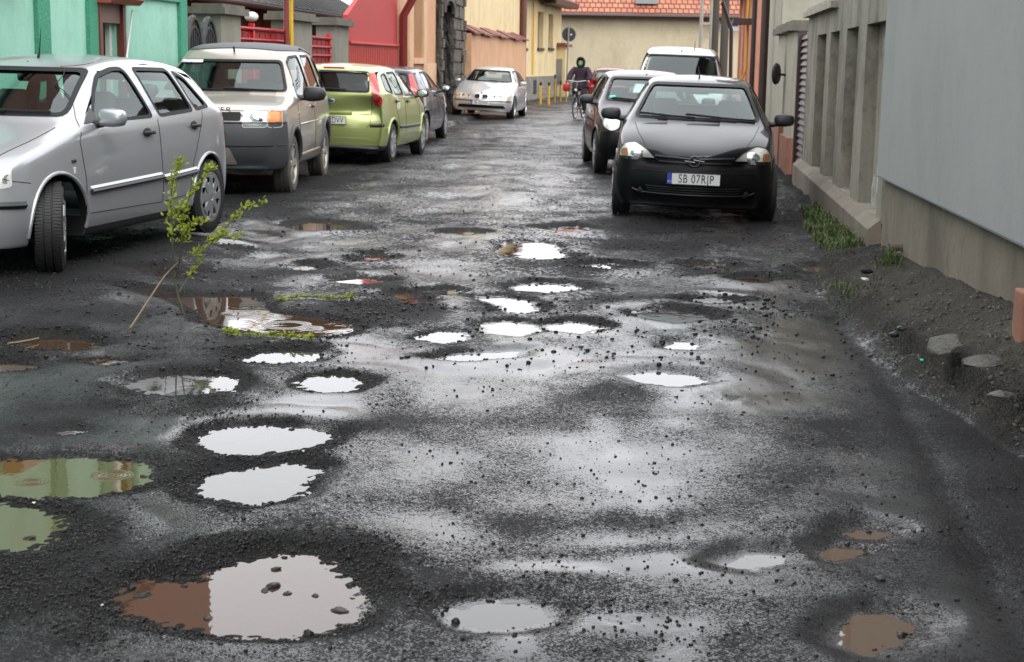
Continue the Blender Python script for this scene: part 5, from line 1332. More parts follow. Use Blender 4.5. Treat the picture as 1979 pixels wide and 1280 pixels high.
finish(c, wins, wscreen(S, .045, .05), [(-.60, 1.2), (.60, 1.2), (.55, 1.60), (-.55, 1.60)], wheelr=.352, arch=.405, archz=.37, spokes=6, wstyle='alloy', wheelw=.20, tyre=C_DIRTY, hub=mat('dusty_alloy', (.36, .34, .30), .5, metal=.5), archlip=(C_CLAD, .035),
  seams=[('', [(1.32, .50), (1.30, .95), (1.36, 1.08)]), ('', [(2.50, .45), (2.52, 1.10)]), ('F', [(-.75, .985), (0, .985), (.75, .985)])])
interior(c, z0=.62, h=.64, seatx=(1.95, 2.9))
c.shell('front_bumper', [(Vector((0, 0, .86)), Vector((0, 0, 1))), (Vector((.42, 0, 0)), Vector((-1, 0, 0)))], C_CLAD, .02)
c.shell('rear_bumper', [(Vector((0, 0, .80)), Vector((0, 0, 1))), (Vector((-3.05, 0, 0)), Vector((1, 0, 0)))], C_CLAD, .02)
c.shell('sill_cladding', [(Vector((0, 0, .44)), Vector((0, 0, 1))), (Vector((-.40, 0, 0)), Vector((1, 0, 0))), (Vector((-2.15, 0, 0)), Vector((-1, 0, 0)))], PA_BEIGE, .02)
c.shell('grey_roof', [(Vector((0, 0, 1.66)), Vector((0, 0, -1))), (Vector((-1.12, 0, 0)), Vector((1, 0, 0)))], C_CLAD, .008)
mb = MB(); [mb.box((.905 - .0, 0, .60 + k * .03), (.02, 1.1, .012)) for k in range(3)]
c.patch('grille', 'F', rounded([(-.42, .875), (.42, .875), (.42, .965), (-.42, .965)], .02), C_RUB, .014)
c.patch('bumper_centre', 'F', rounded([(-.38, .40), (.38, .40), (.30, .58), (-.30, .58)], .03), PA_BEIGE, .03)
mb = MB(); c.strip(mb, 'F', [(-.85, .845), (.85, .845)], .012, off=.016); c.strip(mb, 'F', [(-.85, .60), (.85, .60)], .01, off=.018); mb.build('bumper_crease', C_RUB, c.root)
for sd_ in 'LR':
    s_ = 1 if sd_ == 'L' else -1
    o_ = lamp(c, 'headlight', 'F', [(.44 * s_, .80), (.70 * s_, .80), (.70 * s_, .975), (.44 * s_, .975)], C_LENS, off=.018, rim=C_PLATE)
    h_, _ = c.hit('F', .57 * s_, .885); mb = MB(); mb.ball(h_ + Vector((-.0, 0, 0)), (.03, .095, .075)); mb.build('bulb_bowl', C_CHROME, o_, smooth=True)
    lamp(c, 'indicator', 'F', [(.71 * s_, .80), (.83 * s_, .80), (.82 * s_, .975), (.71 * s_, .975)], None, back=C_AMBER, off=.02, rim=C_PLATE)
    mb = MB(); h_, _ = c.hit('F', .60 * s_, .47); mb.lathe([(0, .0), (.06, 0), (.065, .02)], 16, Matrix.Translation(h_) @ Matrix.Rotation(R_(90), 4, 'Y')); mb.build('fog_light', C_LENS, c.root)
    mirror(c, sd_, 1.62, 1.13, C_TRIM, size=(.10, .16, .115), arm=.06)
    handle(c, sd_, 2.38, .98, w=.06)
    mb = MB(); c.strip(mb, sd_, [(1.34, .80), (3.3, .80)], .008, off=.002); mb.build('body_line', PA_BEIGE, c.root)
    mb = MB(); h_, _ = c.hit(sd_, 1.32, .93); mb.ball(h_, (.03, .012, .018)); mb.build('side_repeater', C_AMBER, c.root)
wipers(c, 1.2, [(.62, 1.185, 0.0, 1.20), (.0, 1.18, -.62, 1.2)])
h_, _ = c.hit('F', -.48, 1.50); _, nn = c.hit('F', -.48, 1.50)
c.patch('windscreen_sticker', 'F', [(-.62, 1.505), (-.34, 1.505), (-.34, 1.54), (-.61, 1.54)], C_PLATE, .006)
hx = c.hit('F', .2, .965)[0].x
text_on('ROVER', .095, Matrix.Translation((c.hit('F', .1, 1.0)[0].x + .005, .13, .992)) @ Matrix.Rotation(R_(90), 4, 'Z') @ Matrix.Rotation(R_(62), 4, 'X'), c.root, C_RUB, 1.15)
plate(c, 'F', 0, .70, '')

# ---------- lime green high hatchback from the rear
PA_LIME = paint('lime_paint', (.34, .38, .14), .45, .30)
S = spec(L=4.02, W=1.71, H=1.50, fa=.82, wb=2.486, zb=.24, roofw=.60, cowl=(1.02, 1.0), hdr=(1.75, 1.42), rhdr=(3.74, 1.43), tail=(3.94, 1.06), belt=[(1.1, .96), (3.9, 1.05)], pl=.18, bow=.10,
  nose=[(0, .66), (.10, .78), (.42, .88), (.78, .96)], roof=[(2.4, 1.495), (3.1, 1.49)], rear=[(4.0, .96, dict(zs=.93)), (4.02, .80, dict(zs=.74))], paint=PA_LIME, mid=[(0, .5), (4, .62)],
  plan=[(0, .72), (.12, .86), (.45, .97), (1.2, 1.0), (3.0, 1.0), (3.6, .975), (3.94, .93), (4.02, .90)])
hd = heading(.125, 1)
p = axle(812, 297, hd, -1, 1.71)
c = Car(S, 'parked_car', 'lime green five door hatchback seen from behind with tall red tail lights', p, hd, roll=R_(1.0), group='cars parked along the left side')
wins = [([(1.42, 1.0), (1.75, 1.30), (2.05, 1.39), (2.26, 1.39), (2.34, 1.01)],), ([(2.42, 1.02), (2.36, 1.39), (3.02, 1.385), (3.10, 1.04)],), ([(3.17, 1.05), (3.10, 1.375), (3.45, 1.34), (3.58, 1.10)],)]
finish(c, wins, wscreen(S), [(-.60, 1.075), (.60, 1.075), (.545, 1.39), (-.545, 1.39)], rglass=C_DARKG, wheelr=.305, arch=.36, archz=.32, spokes=7, archlip=(PA_LIME, .022),
  seams=[('', [(1.16, .40), (1.18, .95)]), ('', [(2.38, .38), (2.38, 1.0)]), ('', [(3.1, 1.0), (3.02, .75), (2.9, .62), (2.88, .4)]), ('B', [(-.62, 1.07), (-.60, .62), (-.52, .52), (.52, .52), (.60, .62), (.62, 1.07)])])
interior(c, z0=.42)
for sd_ in 'LR':
    s_ = 1 if sd_ == 'L' else -1
    o_ = lamp(c, 'tail_light', 'B', [(.655 * s_, .90), (.775 * s_, .90), (.765 * s_, 1.00), (.60 * s_, 1.36), (.54 * s_, 1.36), (.62 * s_, 1.1)], None, back=C_RED, off=.03, step=.03)
    c.patch('reversing_lens', 'B', rounded([(.645 * s_, .985), (.73 * s_, .985), (.72 * s_, 1.06), (.64 * s_, 1.06)], .02), mat('smoked_lens', (.22, .05, .05), .1, coat=1), .024, parent=o_)
    mb = MB(); c.strip(mb, 'B', [(.60 * s_, .60), (.80 * s_, .60)], .024, off=.012); mb.build('bumper_strip', C_TRIM, c.root)
    mb = MB(); c.strip(mb, sd_, [(1.25, .52), (2.85, .54)], .024, off=.006); mb.build('side_moulding', C_TRIM, c.root)
    handle(c, sd_, 2.22, .92); handle(c, sd_, 3.05, .94); mirror(c, sd_, 1.45, 1.02, C_TRIM, size=(.075, .12, .085))
mb = MB(); c.strip(mb, 'B', [(-.33, .765), (.33, .765)], .022, off=.012); mb.build('boot_grip', PA_LIME, c.root, smooth=True)
mb = MB(); c.strip(mb, 'B', [(-.7, .36), (-.5, .41), (.5, .41), (.7, .36)], .016, off=.01); mb.build('bumper_crease', PA_LIME, c.root, smooth=True)
mb = MB(); c.strip(mb, 'B', [(.34, .385), (.22, .385)], .02, off=.012); mb.build('fog_lens', C_RED, c.root)
mb = MB(); c.strip(mb, 'B', [(-.16, 1.425), (.16, 1.425)], .018, off=.006); mb.build('high_brake_light', C_RED, c.root)
c.shell('rear_bumper', [(Vector((0, 0, .56)), Vector((0, 0, 1))), (Vector((-2.87, 0, 0)), Vector((1, 0, 0)))], PA_LIME, .022)
c.shell('bumper_skirt', [(Vector((0, 0, .30)), Vector((0, 0, 1))), (Vector((-2.87, 0, 0)), Vector((1, 0, 0)))], C_TRIM, .026)
h_, n_ = c.hit('B', 0, .945)
o_ = MB().lathe([(0, .012), (.04, .011), (.055, .004), (.058, 0)], 24, Matrix.Translation(h_) @ Matrix.Rotation(R_(-90), 4, 'Y') @ Matrix.Diagonal((.55, 1.35, 1, 1))).build('oval_badge', mat('badge_blue', (.01, .03, .14), .2, coat=1), c.root, smooth=True)
mb = MB(); mb.tube([h_ + Vector((-.006, .076 * math.cos(a), .031 * math.sin(a))) for a in [i * math.pi / 12 for i in range(25)]], .004, 5, cap=False); mb.build('ring', C_CHROME, o_, smooth=True)
plate(c, 'B', -.0, .66, 'SB 13DVV')
mb = MB(); c.strip(mb, 'B', [(.0, 1.10), (-.02, 1.12)], .03, off=.01); c.strip(mb, 'B', [(.35, 1.12), (-.25, 1.105)], .012, off=.03); mb.build('rear_wiper', C_RUB, c.root)

# ---------- dark blue hatchback from the rear
PA_NAVY = paint('navy_paint', (.006, .007, .018), .1, .25)
S = spec(L=3.92, W=1.68, H=1.45, fa=.82, wb=2.486, zb=.22, roofw=.57, cowl=(1.02, .98), hdr=(1.75, 1.38), rhdr=(3.50, 1.38), tail=(3.80, 1.02), belt=[(1.1, .94), (3.9, 1.02)], pl=.2,
  nose=[(0, .64), (.10, .75), (.42, .85), (.78, .94)], roof=[(2.4, 1.445), (3.0, 1.43)], rear=[(3.89, .93), (3.92, .8)], paint=PA_NAVY, mid=[(0, .5), (4, .6)])
hd = heading(.10, 1); p = axle(857, 267, hd, -1, 1.68)
c = Car(S, 'parked_car', 'dark navy hatchback parked in front of the lime green car', p, hd, roll=R_(.5), group='cars parked along the left side')
wins = [([(1.42, .985), (1.75, 1.28), (2.05, 1.355), (2.26, 1.36), (2.34, .99)],), ([(2.42, 1.0), (2.36, 1.36), (2.95, 1.35), (3.12, 1.02)],)]
finish(c, wins, wscreen(S), [(-.54, 1.05), (.54, 1.05), (.48, 1.33), (-.48, 1.33)], wheelr=.295, arch=.345, archz=.31, spokes=7, archlip=(PA_NAVY, .014), seams=[('', [(1.16, .40), (1.18, .95)]), ('', [(2.38, .38), (2.38, .98)])])
interior(c)
for sd_ in 'LR':
    s_ = 1 if sd_ == 'L' else -1
    lamp(c, 'tail_light', 'B', [(.62 * s_, .82), (.74 * s_, .82), (.73 * s_, .98), (.56 * s_, 1.30), (.50 * s_, 1.30), (.60 * s_, 1.0)], None, back=C_RED, off=.03, step=.03)
    mirror(c, sd_, 1.45, 1.0, PA_NAVY, size=(.075, .11, .08)); handle(c, sd_, 2.22, .9)
plate(c, 'B', 0, .62, '')

# ---------- silver compact saloon on the left pavement
PA_SILV2 = paint('bright_silver_paint', (.50, .51, .52), .5, .28)
S = spec(L=4.26, W=1.75, H=1.40, fa=.78, wb=2.725, zb=.20, roofw=.56, cowl=(1.40, .95), hdr=(2.10, 1.335), rhdr=(3.55, 1.33), tail=(4.02, 1.0), belt=[(1.4, .89), (4.1, .95)], pl=.24, bow=.13,
  nose=[(0, .60), (.10, .68), (.5, .78), (1.0, .87)], roof=[(2.6, 1.40), (3.1, 1.39)], rear=[(4.20, .95), (4.26, .85)], paint=PA_SILV2, mid=[(0, .46), (4.3, .58)], cowlwt=.80)
hd = heading(-.12, -1); p = axle(991, 231, hd, 1, 1.75)
c = Car(S, 'parked_car', 'bright silver coupe with twin kidney grille parked half on the left pavement', p, hd, roll=-R_(2.2), group='cars parked along the left side', z=.03)
wins = [([(1.72, .93), (2.05, 1.22), (2.3, 1.31), (2.75, 1.315), (2.85, .95)],), ([(2.93, .96), (2.85, 1.315), (3.3, 1.29), (3.65, 1.0)],)]
finish(c, wins, wscreen(S), [(-.52, 1.03), (.52, 1.03), (.46, 1.29), (-.46, 1.29)], wheelr=.31, arch=.35, archz=.32, spokes=9, wstyle='alloy', wheelw=.21, archlip=(PA_SILV2, .012),
  seams=[('', [(1.55, .36), (1.57, .9)]), ('', [(2.90, .36), (2.90, .92)]), ('F', [(-.72, .50), (0, .505), (.72, .50)]), ('F', [(-.42, .93), (-.36, .75), (-.24, .62)]), ('F', [(.42, .93), (.36, .75), (.24, .62)])])
interior(c, seatx=(2.15, 3.0))
for s_ in (1, -1):
    mb = MB(); o_ = c.patch('kidney_grille', 'F', rounded([(.02 * s_, .535), (.165 * s_, .54), (.18 * s_, .60), (.16 * s_, .645), (.03 * s_, .65)], .03), C_RUB, .016, step=.03)
    mb = MB(); c.strip(mb, 'F', rounded([(.02 * s_, .535), (.165 * s_, .54), (.18 * s_, .60), (.16 * s_, .645), (.03 * s_, .65)], .03), .007, off=.018, closed=True); mb.build('chrome_rim', C_CHROME, o_, smooth=True)
    o_ = c.patch('headlight', 'F', rounded([(.26 * s_, .55), (.74 * s_, .53), (.76 * s_, .62), (.55 * s_, .67), (.30 * s_, .645)], .05), C_REFL, .008, step=.03)
    c.patch('lens', 'F', rounded([(.26 * s_, .55), (.74 * s_, .53), (.76 * s_, .62), (.55 * s_, .67), (.30 * s_, .645)], .05), C_LENS, .022, parent=o_)
    for y_, r_2 in ((.335, .042), (.50, .052)):
        h_, _ = c.hit('F', y_ * s_, .60); mb = MB(); mb.lathe([(r_2, .0), (r_2, .02), (r_2 * .85, .022), (r_2 * .7, .008), (0, 0)], 20, Matrix.Translation(h_ + Vector((.006, 0, 0))) @ Matrix.Rotation(R_(90), 4, 'Y')); mb.build('round_lamp', mat('lamp_grey', (.30, .30, .29), .15, metal=.8), o_, smooth=True)
    c.patch('indicator', 'F', rounded([(.60 * s_, .56), (.73 * s_, .55), (.74 * s_, .61), (.60 * s_, .645)], .02), mat('pale_amber', (.55, .30, .16), .2, coat=.5), .016, parent=o_)
    mirror(c, 'L' if s_ > 0 else 'R', 1.82, .95, PA_SILV2, size=(.075, .11, .07))
    handle(c, 'L' if s_ > 0 else 'R', 2.75, .82, PA_SILV2)
    mb = MB(); h_, _ = c.hit('F', .62 * s_, .33); mb.ball(h_, (.02, .08, .035)); mb.build('fog_light', C_LENS, c.root)
c.patch('air_intake', 'F', rounded([(-.66, .295), (.66, .295), (.62, .37), (-.62, .37)], .03), C_RUB, .008)
mb = MB(); c.strip(mb, 'F', [(-.80, .485), (-.3, .478), (.3, .478), (.80, .485)], .012, off=.012); mb.build('bumper_strip', C_TRIM, c.root)
wipers(c, 1.0, [(.55, .985, 0, 1.0), (.0, .985, -.55, 1.0)])
plate(c, 'F', -.0, .435, 'SB 02VNT')
h_, n_ = c.hit('F', 0, .685); mb = MB(); mb.ball(h_ , (.01, .035, .03)); mb.build('round_badge', C_BLUE, c.root, smooth=True)

# ---------- black hatchback, nearest right
PA_BLACK = paint('black_paint', (.006, .005, .008), 0, .25)
C_BUMP = mat('matt_black_bumper', (.004, .004, .0045), .42, spec=.14, bump=(400, .0006))
S = spec(L=3.82, W=1.67, H=1.44, fa=.80, wb=2.49, zb=.155, roofw=.56, cowl=(1.05, .955), hdr=(1.75, 1.375), rhdr=(3.32, 1.36), tail=(3.66, 1.0), belt=[(1.0, .90), (3.8, .99)], pl=.30, bow=.16,
  nose=[(0, .585, dict(zs=.555)), (.05, .67, dict(zs=.62)), (.28, .775), (.64, .885)], roof=[(2.25, 1.44), (2.85, 1.43)], rear=[(3.79, .92), (3.82, .8)], paint=PA_BLACK, mid=[(0, .42), (4, .58)], cowlwt=.83, hoodwt=.76)
hd = heading(-.118, -1)
pa, pb = G(1195, 410), G(1480, 419); p = (pa + pb) / 2; p.y -= .25; p.x -= .03
c = Car(S, 'parked_car', 'black three door hatchback facing the camera, nearest car on the right', p, hd, roll=-R_(1.3), group='cars parked along the right side')
wins = [([(1.38, .965), (1.70, 1.24), (1.95, 1.345), (2.42, 1.355), (2.50, .985)],), ([(2.60, .99), (2.52, 1.355), (3.0, 1.33), (3.35, 1.06)],)]
finish(c, wins, wscreen(S, .03, .02), [(-.55, 1.06), (.55, 1.06), (.50, 1.33), (-.50, 1.33)], wheelr=.295, arch=.345, archz=.31, spokes=7, archlip=(PA_BLACK, .012), steer=R_(3), track=.83,
  seams=[('', [(1.18, .36), (1.20, .92)]), ('', [(2.55, .36), (2.55, .96)]), ('T', [(.98, .64), (.6, .58), (.34, .50)]), ('T', [(.98, -.64), (.6, -.58), (.34, -.50)])])
interior(c, z0=.36, seatm=mat('dark_seat_fabric', (.03, .032, .034), .85))
c.shell('front_bumper', [(Vector((0, 0, .625)), Vector((0, 0, 1))), (Vector((.36, 0, 0)), Vector((-1, 0, 0)))], C_BUMP, .010)
for s_ in (1, -1):
    sh = [(.345 * s_, .595), (.50 * s_, .585), (.745 * s_, .605), (.752 * s_, .68), (.70 * s_, .745), (.60 * s_, .762), (.46 * s_, .69)]
    o_ = lamp(c, 'headlight', 'F', sh, C_LENS, off=.012, rim=C_RUB, step=.03)
    h_, _ = c.hit('F', .56 * s_, .655); mb = MB(); mb.ball(h_ + Vector((.0, 0, 0)), (.02, .085, .06)); mb.build('bulb_bowl', C_CHROME, o_, smooth=True)
    c.patch('indicator', 'F', rounded([(.66 * s_, .625), (.73 * s_, .63), (.735 * s_, .69), (.67 * s_, .70)], .02), mat('dull_amber', (.40, .16, .06), .3), .012, parent=o_, step=.03)
    mirror(c, 'L' if s_ > 0 else 'R', 1.46, .985, C_TRIM, size=(.08, .125, .085), arm=.07)
    handle(c, 'L' if s_ > 0 else 'R', 2.42, .86)
    mb = MB(); h_, _ = c.hit('F', .50 * s_, .30); mb.ball(h_, (.015, .05, .04)); mb.build('fog_light_cover', C_RUB, c.root)
o_ = c.patch('grille', 'F', rounded([(-.34, .575), (.34, .575), (.40, .655), (-.40, .655)], .02), C_RUB, .012, step=.04)
mb = MB(); c.strip(mb, 'F', [(-.38, .648), (0, .632), (.38, .648)], .012, off=.016); c.strip(mb, 'F', [(-.34, .602), (0, .592), (.34, .602)], .009, off=.016); mb.build('grille_bar', C_TRIM, o_, smooth=True)
h_, _ = c.hit('F', 0, .615); C_DCH = mat('dark_chrome', (.10, .10, .11), .25, metal=.9); hh = h_ + Vector((.03, 0, 0))
mb = MB(); mb.tube([hh + Vector((0, .052 * math.cos(a), .048 * math.sin(a))) for a in [i * math.pi / 12 for i in range(25)]], .008, 6, cap=False)
mb.tube([hh + Vector((0, .095, .0)), hh + Vector((0, -.01, .012)), hh + Vector((0, .01, -.012)), hh + Vector((0, -.095, 0))], .007, 6); mb.build('ring_badge', C_DCH, c.root, smooth=True)
mb = MB()
for k in range(3): c.strip(mb, 'F', [(-.46 + k * .01, .355 - k * .022), (.46 - k * .01, .355 - k * .022)], .006, off=.012)
c.strip(mb, 'F', [(-.62, .50), (.62, .50)], .004, off=.012)
mb.build('intake_slats', C_RUB, c.root)
mb = MB(); c.strip(mb, 'F', [(-.60, .315), (-.52, .288), (.52, .288), (.60, .315)], .008, off=.014); mb.build('bumper_lip', C_TRIM, c.root, smooth=True)
wipers(c, 1.0, [(.60, .99, -.12, 1.025), (-.02, 1.0, -.60, 1.02)])
h_, _ = c.hit('T', 1.95, .0); mb = MB(); mb.tube([h_, h_ + Vector((-.03, 0, .03)), h_ + Vector((-.12, -.02, .12))], [.012, .006, .002], 6); mb.build('aerial', C_RUB, c.root)
plate(c, 'F', 0, .445, 'SB 07RJP')

# ---------- dark hatchback with round lamps behind it
PA_CHAR = paint('charcoal_paint', (.020, .017, .020), .3, .25)
S = spec(L=3.90, W=1.65, H=1.465, fa=.80, wb=2.46, zb=.22, roofw=.57, cowl=(1.02, .98), hdr=(1.72, 1.39), rhdr=(3.42, 1.38), tail=(3.76, 1.02), belt=[(1.0, .93), (3.8, 1.0)], pl=.26, bow=.13,
  nose=[(0, .62), (.08, .72), (.38, .84), (.76, .93)], roof=[(2.3, 1.46), (2.9, 1.45)], rear=[(3.87, .93), (3.90, .8)], paint=PA_CHAR, mid=[(0, .45), (4, .58)])
hd = heading(.02, -1); p = axle(1152, 334, hd, -1, 1.65)
c = Car(S, 'parked_car', 'dark charcoal hatchback with big round headlight, half hidden behind the black car', p, hd, roll=-R_(.8), group='cars parked along the right side')
wins = [([(1.40, .985), (1.72, 1.28), (2.0, 1.37), (2.24, 1.375), (2.32, 1.0)],), ([(2.40, 1.0), (2.34, 1.375), (2.92, 1.36), (3.1, 1.03)],)]
finish(c, wins, wscreen(S), [(-.55, 1.07), (.55, 1.07), (.50, 1.34), (-.50, 1.34)], wheelr=.295, arch=.345, archz=.31, spokes=7, archlip=(PA_CHAR, .014),
  seams=[('', [(1.18, .36), (1.20, .93)]), ('', [(2.36, .36), (2.36, .98)])])
interior(c)
c.shell('front_bumper', [(Vector((0, 0, .60)), Vector((0, 0, 1))), (Vector((.40, 0, 0)), Vector((-1, 0, 0)))], C_BUMP, .012)
for s_ in (1, -1):
    for (y_, z_, r_2, nm) in ((.60, .72, .115, 'headlight'), (.42, .66, .06, 'indicator')):
        cir = [(y_ * s_ + r_2 * math.cos(a), z_ + r_2 * .92 * math.sin(a)) for a in [i * math.pi / 10 for i in range(20)]]
        o_ = c.patch(nm, 'F', cir, C_REFL, .010, step=.03); c.patch('lens', 'F', cir, C_LENS, .026, parent=o_, step=.03)
        mb = MB(); c.strip(mb, 'F', cir, .007, off=.012, closed=True); mb.build('bezel', C_TRIM, o_)
    mirror(c, 'L' if s_ > 0 else 'R', 1.45, 1.0, C_TRIM, size=(.08, .12, .085))
wipers(c, 1.0, [(.58, 1.01, -.08, 1.05), (-.02, 1.02, -.55, 1.045)])
c.patch('windscreen_sticker', 'F', [(-.58, 1.055), (-.50, 1.055), (-.50, 1.09), (-.58, 1.09)], mat('green_sticker', (.05, .45, .32), .5), .004, step=.03)
plate(c, 'F', 0, .42, '')

# ---------- white van
PA_WHITE = paint('white_van_paint', (.62, .63, .65), .0, .25)
S = spec(L=4.40, W=1.93, H=1.92, fa=.88, wb=2.68, zb=.24, roofw=.72, cowl=(.98, 1.12), hdr=(1.62, 1.80), rhdr=(4.25, 1.84), tail=(4.34, 1.15), belt=[(1.0, 1.05), (4.3, 1.12)], pl=.22, bow=.14, floor=.45,
  nose=[(0, .74), (.10, .86), (.4, .98), (.75, 1.06)], roof=[(2.3, 1.91), (3.2, 1.92)], rear=[(4.38, 1.0), (4.40, .85)], paint=PA_WHITE, mid=[(0, .5), (4.4, .6)])
q = atY(1316, 125, 29.8); hd = heading(-.12, -1)
c = Car(S, 'parked_van', 'small white van facing the camera behind the two dark hatchbacks', (q.x, q.y + .5), hd, roll=-R_(1.6), group='cars parked along the right side', cat='van')
wins = [([(1.30, 1.12), (1.62, 1.52), (1.9, 1.66), (2.35, 1.67), (2.38, 1.13)],)]
finish(c, wins, wscreen(S, .04, .05), None, wheelr=.31, arch=.355, archz=.32, archlip=(C_TRIM, .014), seams=[('', [(2.45, .4), (2.45, 1.72)])], wstyle='cap')
interior(c, seatx=(1.75, 2.7), z0=.55, h=.66)
for s_ in (1, -1):
    lamp(c, 'headlight', 'F', [(.50 * s_, .74), (.76 * s_, .76), (.74 * s_, .98), (.60 * s_, .96)], C_LENS)
    mirror(c, 'L' if s_ > 0 else 'R', 1.42, 1.15, C_TRIM, size=(.08, .12, .13))
h_, _ = c.hit('T', 1.85, .25); mb = MB(); mb.tube([h_, h_ + Vector((-.1, 0, .2))], [.01, .004], 6); mb.build('aerial', C_RUB, c.root)
wipers(c, 1.2, [(.62, 1.18, -.08, 1.2), (-.02, 1.18, -.6, 1.2)])
plate(c, 'F', 0, .5, '')

# ---------- dark red car far down the street
PA_MAR = paint('dark_red_paint', (.12, .012, .016), .4, .28)
S = spec(L=4.0, W=1.68, H=1.44, fa=.82, wb=2.5, zb=.22, roofw=.56, cowl=(1.05, .97), hdr=(1.75, 1.37), rhdr=(3.45, 1.36), tail=(3.82, 1.0), belt=[(1.0, .92), (3.9, .99)],
  nose=[(0, .62), (.08, .72), (.4, .84), (.8, .92)], roof=[(2.3, 1.44), (2.9, 1.43)], rear=[(3.96, .92), (4.0, .8)], paint=PA_MAR, mid=[(0, .45), (4, .58)], lv=2)
q = atY(1180, 125, 56); hd = heading(.12, 1)
c = Car(S, 'parked_car', 'dark red car far down the street, behind the cyclist', (q.x + .3, q.y + 2.6), hd, group='cars parked along the right side')
finish(c, [([(1.4, .98), (1.72, 1.26), (2.0, 1.35), (2.9, 1.34), (3.1, 1.02)],)], wscreen(S), [(-.56, 1.02), (.56, 1.02), (.50, 1.33), (-.50, 1.33)], archlip=None)
for s_ in (1, -1): lamp(c, 'tail_light', 'B', [(.56 * s_, .74), (.74 * s_, .74), (.72 * s_, .94), (.58 * s_, .94)], None, back=C_RED, off=.01); mirror(c, 'L' if s_ > 0 else 'R', 1.45, 1.0, C_TRIM)
plate(c, 'B', 0, .62, '')
# ================================================================ SAPLING STUCK IN A POTHOLE, TWIGS
M_BARK = mat('young_bark', (.07, .065, .035), .6); M_STICK = mat('pale_stick', (.20, .15, .085), .7, vary=(20, .2, (.12, .09, .05)))
M_LEAF = mat('spring_leaf', (.15, .22, .018), .5, vary=(14, .2, (.36, .37, .035)))
nd = M_LEAF.node_tree; tl = nd.nodes.new('ShaderNodeBsdfTranslucent'); tl.inputs[0].default_value = (.30, .38, .04, 1); mxl = nd.nodes.new('ShaderNodeMixShader'); mxl.inputs[0].default_value = .35
oo = [n for n in nd.nodes if n.type == 'OUTPUT_MATERIAL'][0]; nd.links.new(nd.nodes['Principled BSDF'].outputs[0], mxl.inputs[1]); nd.links.new(tl.outputs[0], mxl.inputs[2]); nd.links.new(mxl.outputs[0], oo.inputs[0])
rnl = random.Random(21)
def smooth_path(pts, k=5):
    out = []; n = len(pts)
    for i in range(n - 1):
        p0, p1, p2, p3 = pts[max(i - 1, 0)], pts[i], pts[i + 1], pts[min(i + 2, n - 1)]
        for j in range(k):
            t = j / k; out.append(.5 * ((2 * p1) + (p2 - p0) * t + (2 * p0 - 5 * p1 + 4 * p2 - p3) * t * t + (3 * p1 - p0 - 3 * p2 + p3) * t ** 3))
    out.append(pts[-1]); return out
def leaf(mb, p, d, L, w):
    d = d.normalized(); s_ = d.cross(Vector((rnl.uniform(-1, 1), rnl.uniform(-1, 1), rnl.uniform(.2, 1)))).normalized(); n = s_.cross(d)
    a = p; m1 = p + d * L * .35 + n * L * .06; m2 = p + d * L * .7 + n * L * .03; e = p + d * L - n * L * .08
    mb.add([a, m1 + s_ * w * .5 + n * w * .12, m2 + s_ * w * .38, e, m2 - s_ * w * .38, m1 - s_ * w * .5 + n * w * .12, m1, m2], [(0, 6, 1), (0, 5, 6), (6, 7, 2, 1), (5, 4, 7, 6), (7, 3, 2), (4, 3, 7)])
def leaves_on(mb, path, step, L, cl=3, t0=0.0, jit=.011):
    acc = 0; tot = sum((b - a).length for a, b in zip(path, path[1:])); run = 0
    for a, b in zip(path, path[1:]):
        seg = (b - a).length; run += seg
        if run / tot < t0: continue
        acc += seg
        while acc > step:
            acc -= step; q = b
            if rnl.random() < .22: continue
            for _ in range(rnl.randint(max(1, cl - 2), cl + 2)):
                d = ((b - a).normalized() * rnl.uniform(.2, 1) + Vector((rnl.uniform(-1, 1), rnl.uniform(-1, 1), rnl.uniform(-.4, 1))) * .9)
                leaf(mb, q + Vector((rnl.gauss(0, 1), rnl.gauss(0, 1), rnl.gauss(0, 1))) * jit, d, L * rnl.uniform(.6, 1.2), L * rnl.uniform(.34, .52))
base = G(357, 613, 0); base.z = ground_z(base.x, base.y); Y0 = base.y
def c4(x, y, dy=0.0): return atY(x / 2.977, 300 + y / 2.977, Y0 + dy) - Vector((base.x, base.y, base.z))
T = empty('sapling', base, 0, 'leafy young sapling planted upright in a pothole beside the silver hatchback', 'sapling')
mainp = [Vector((0, 0, -.03)), c4(1050, 890, 0), c4(1025, 810, .01), c4(1010, 720, .02), c4(1000, 620, .02), c4(992, 520, 0), c4(990, 440, 0), c4(985, 330, 0), c4(985, 230, -.02), c4(1005, 110, -.03), c4(1045, 35, -.03)]
br = [[c4(1010, 710, .02), c4(1030, 620, -.03), c4(1042, 520, -.06), c4(1050, 400, -.08), c4(1075, 280, -.08), c4(1120, 190, -.05), c4(1165, 125, 0), c4(1225, 60, .05)],
      [c4(1042, 520, -.06), c4(1070, 450, -.10), c4(1110, 390, -.14), c4(1190, 365, -.16)],
      [c4(1035, 600, -.03), c4(1110, 570, .05), c4(1200, 505, .12), c4(1290, 425, .18), c4(1370, 340, .22), c4(1420, 300, .24), c4(1520, 270, .26)],
      [c4(1030, 785, 0), c4(1085, 700, .06), c4(1125, 640, .1), c4(1165, 600, .12)],
      [c4(1200, 505, .12), c4(1290, 460, .10), c4(1370, 475, .10)],
      [c4(1000, 400, 0), c4(1030, 310, .04), c4(1065, 260, .05)]]
mp = smooth_path(mainp); mb = MB(); n_ = len(mp); mb.tube(mp, [.0075 * (1 - .8 * i / n_) for i in range(n_)], 6)
mb.build('stem', M_BARK, T, smooth=True)
lv = MB(); leaves_on(lv, mp, .014, .036, 5, .50, .016)
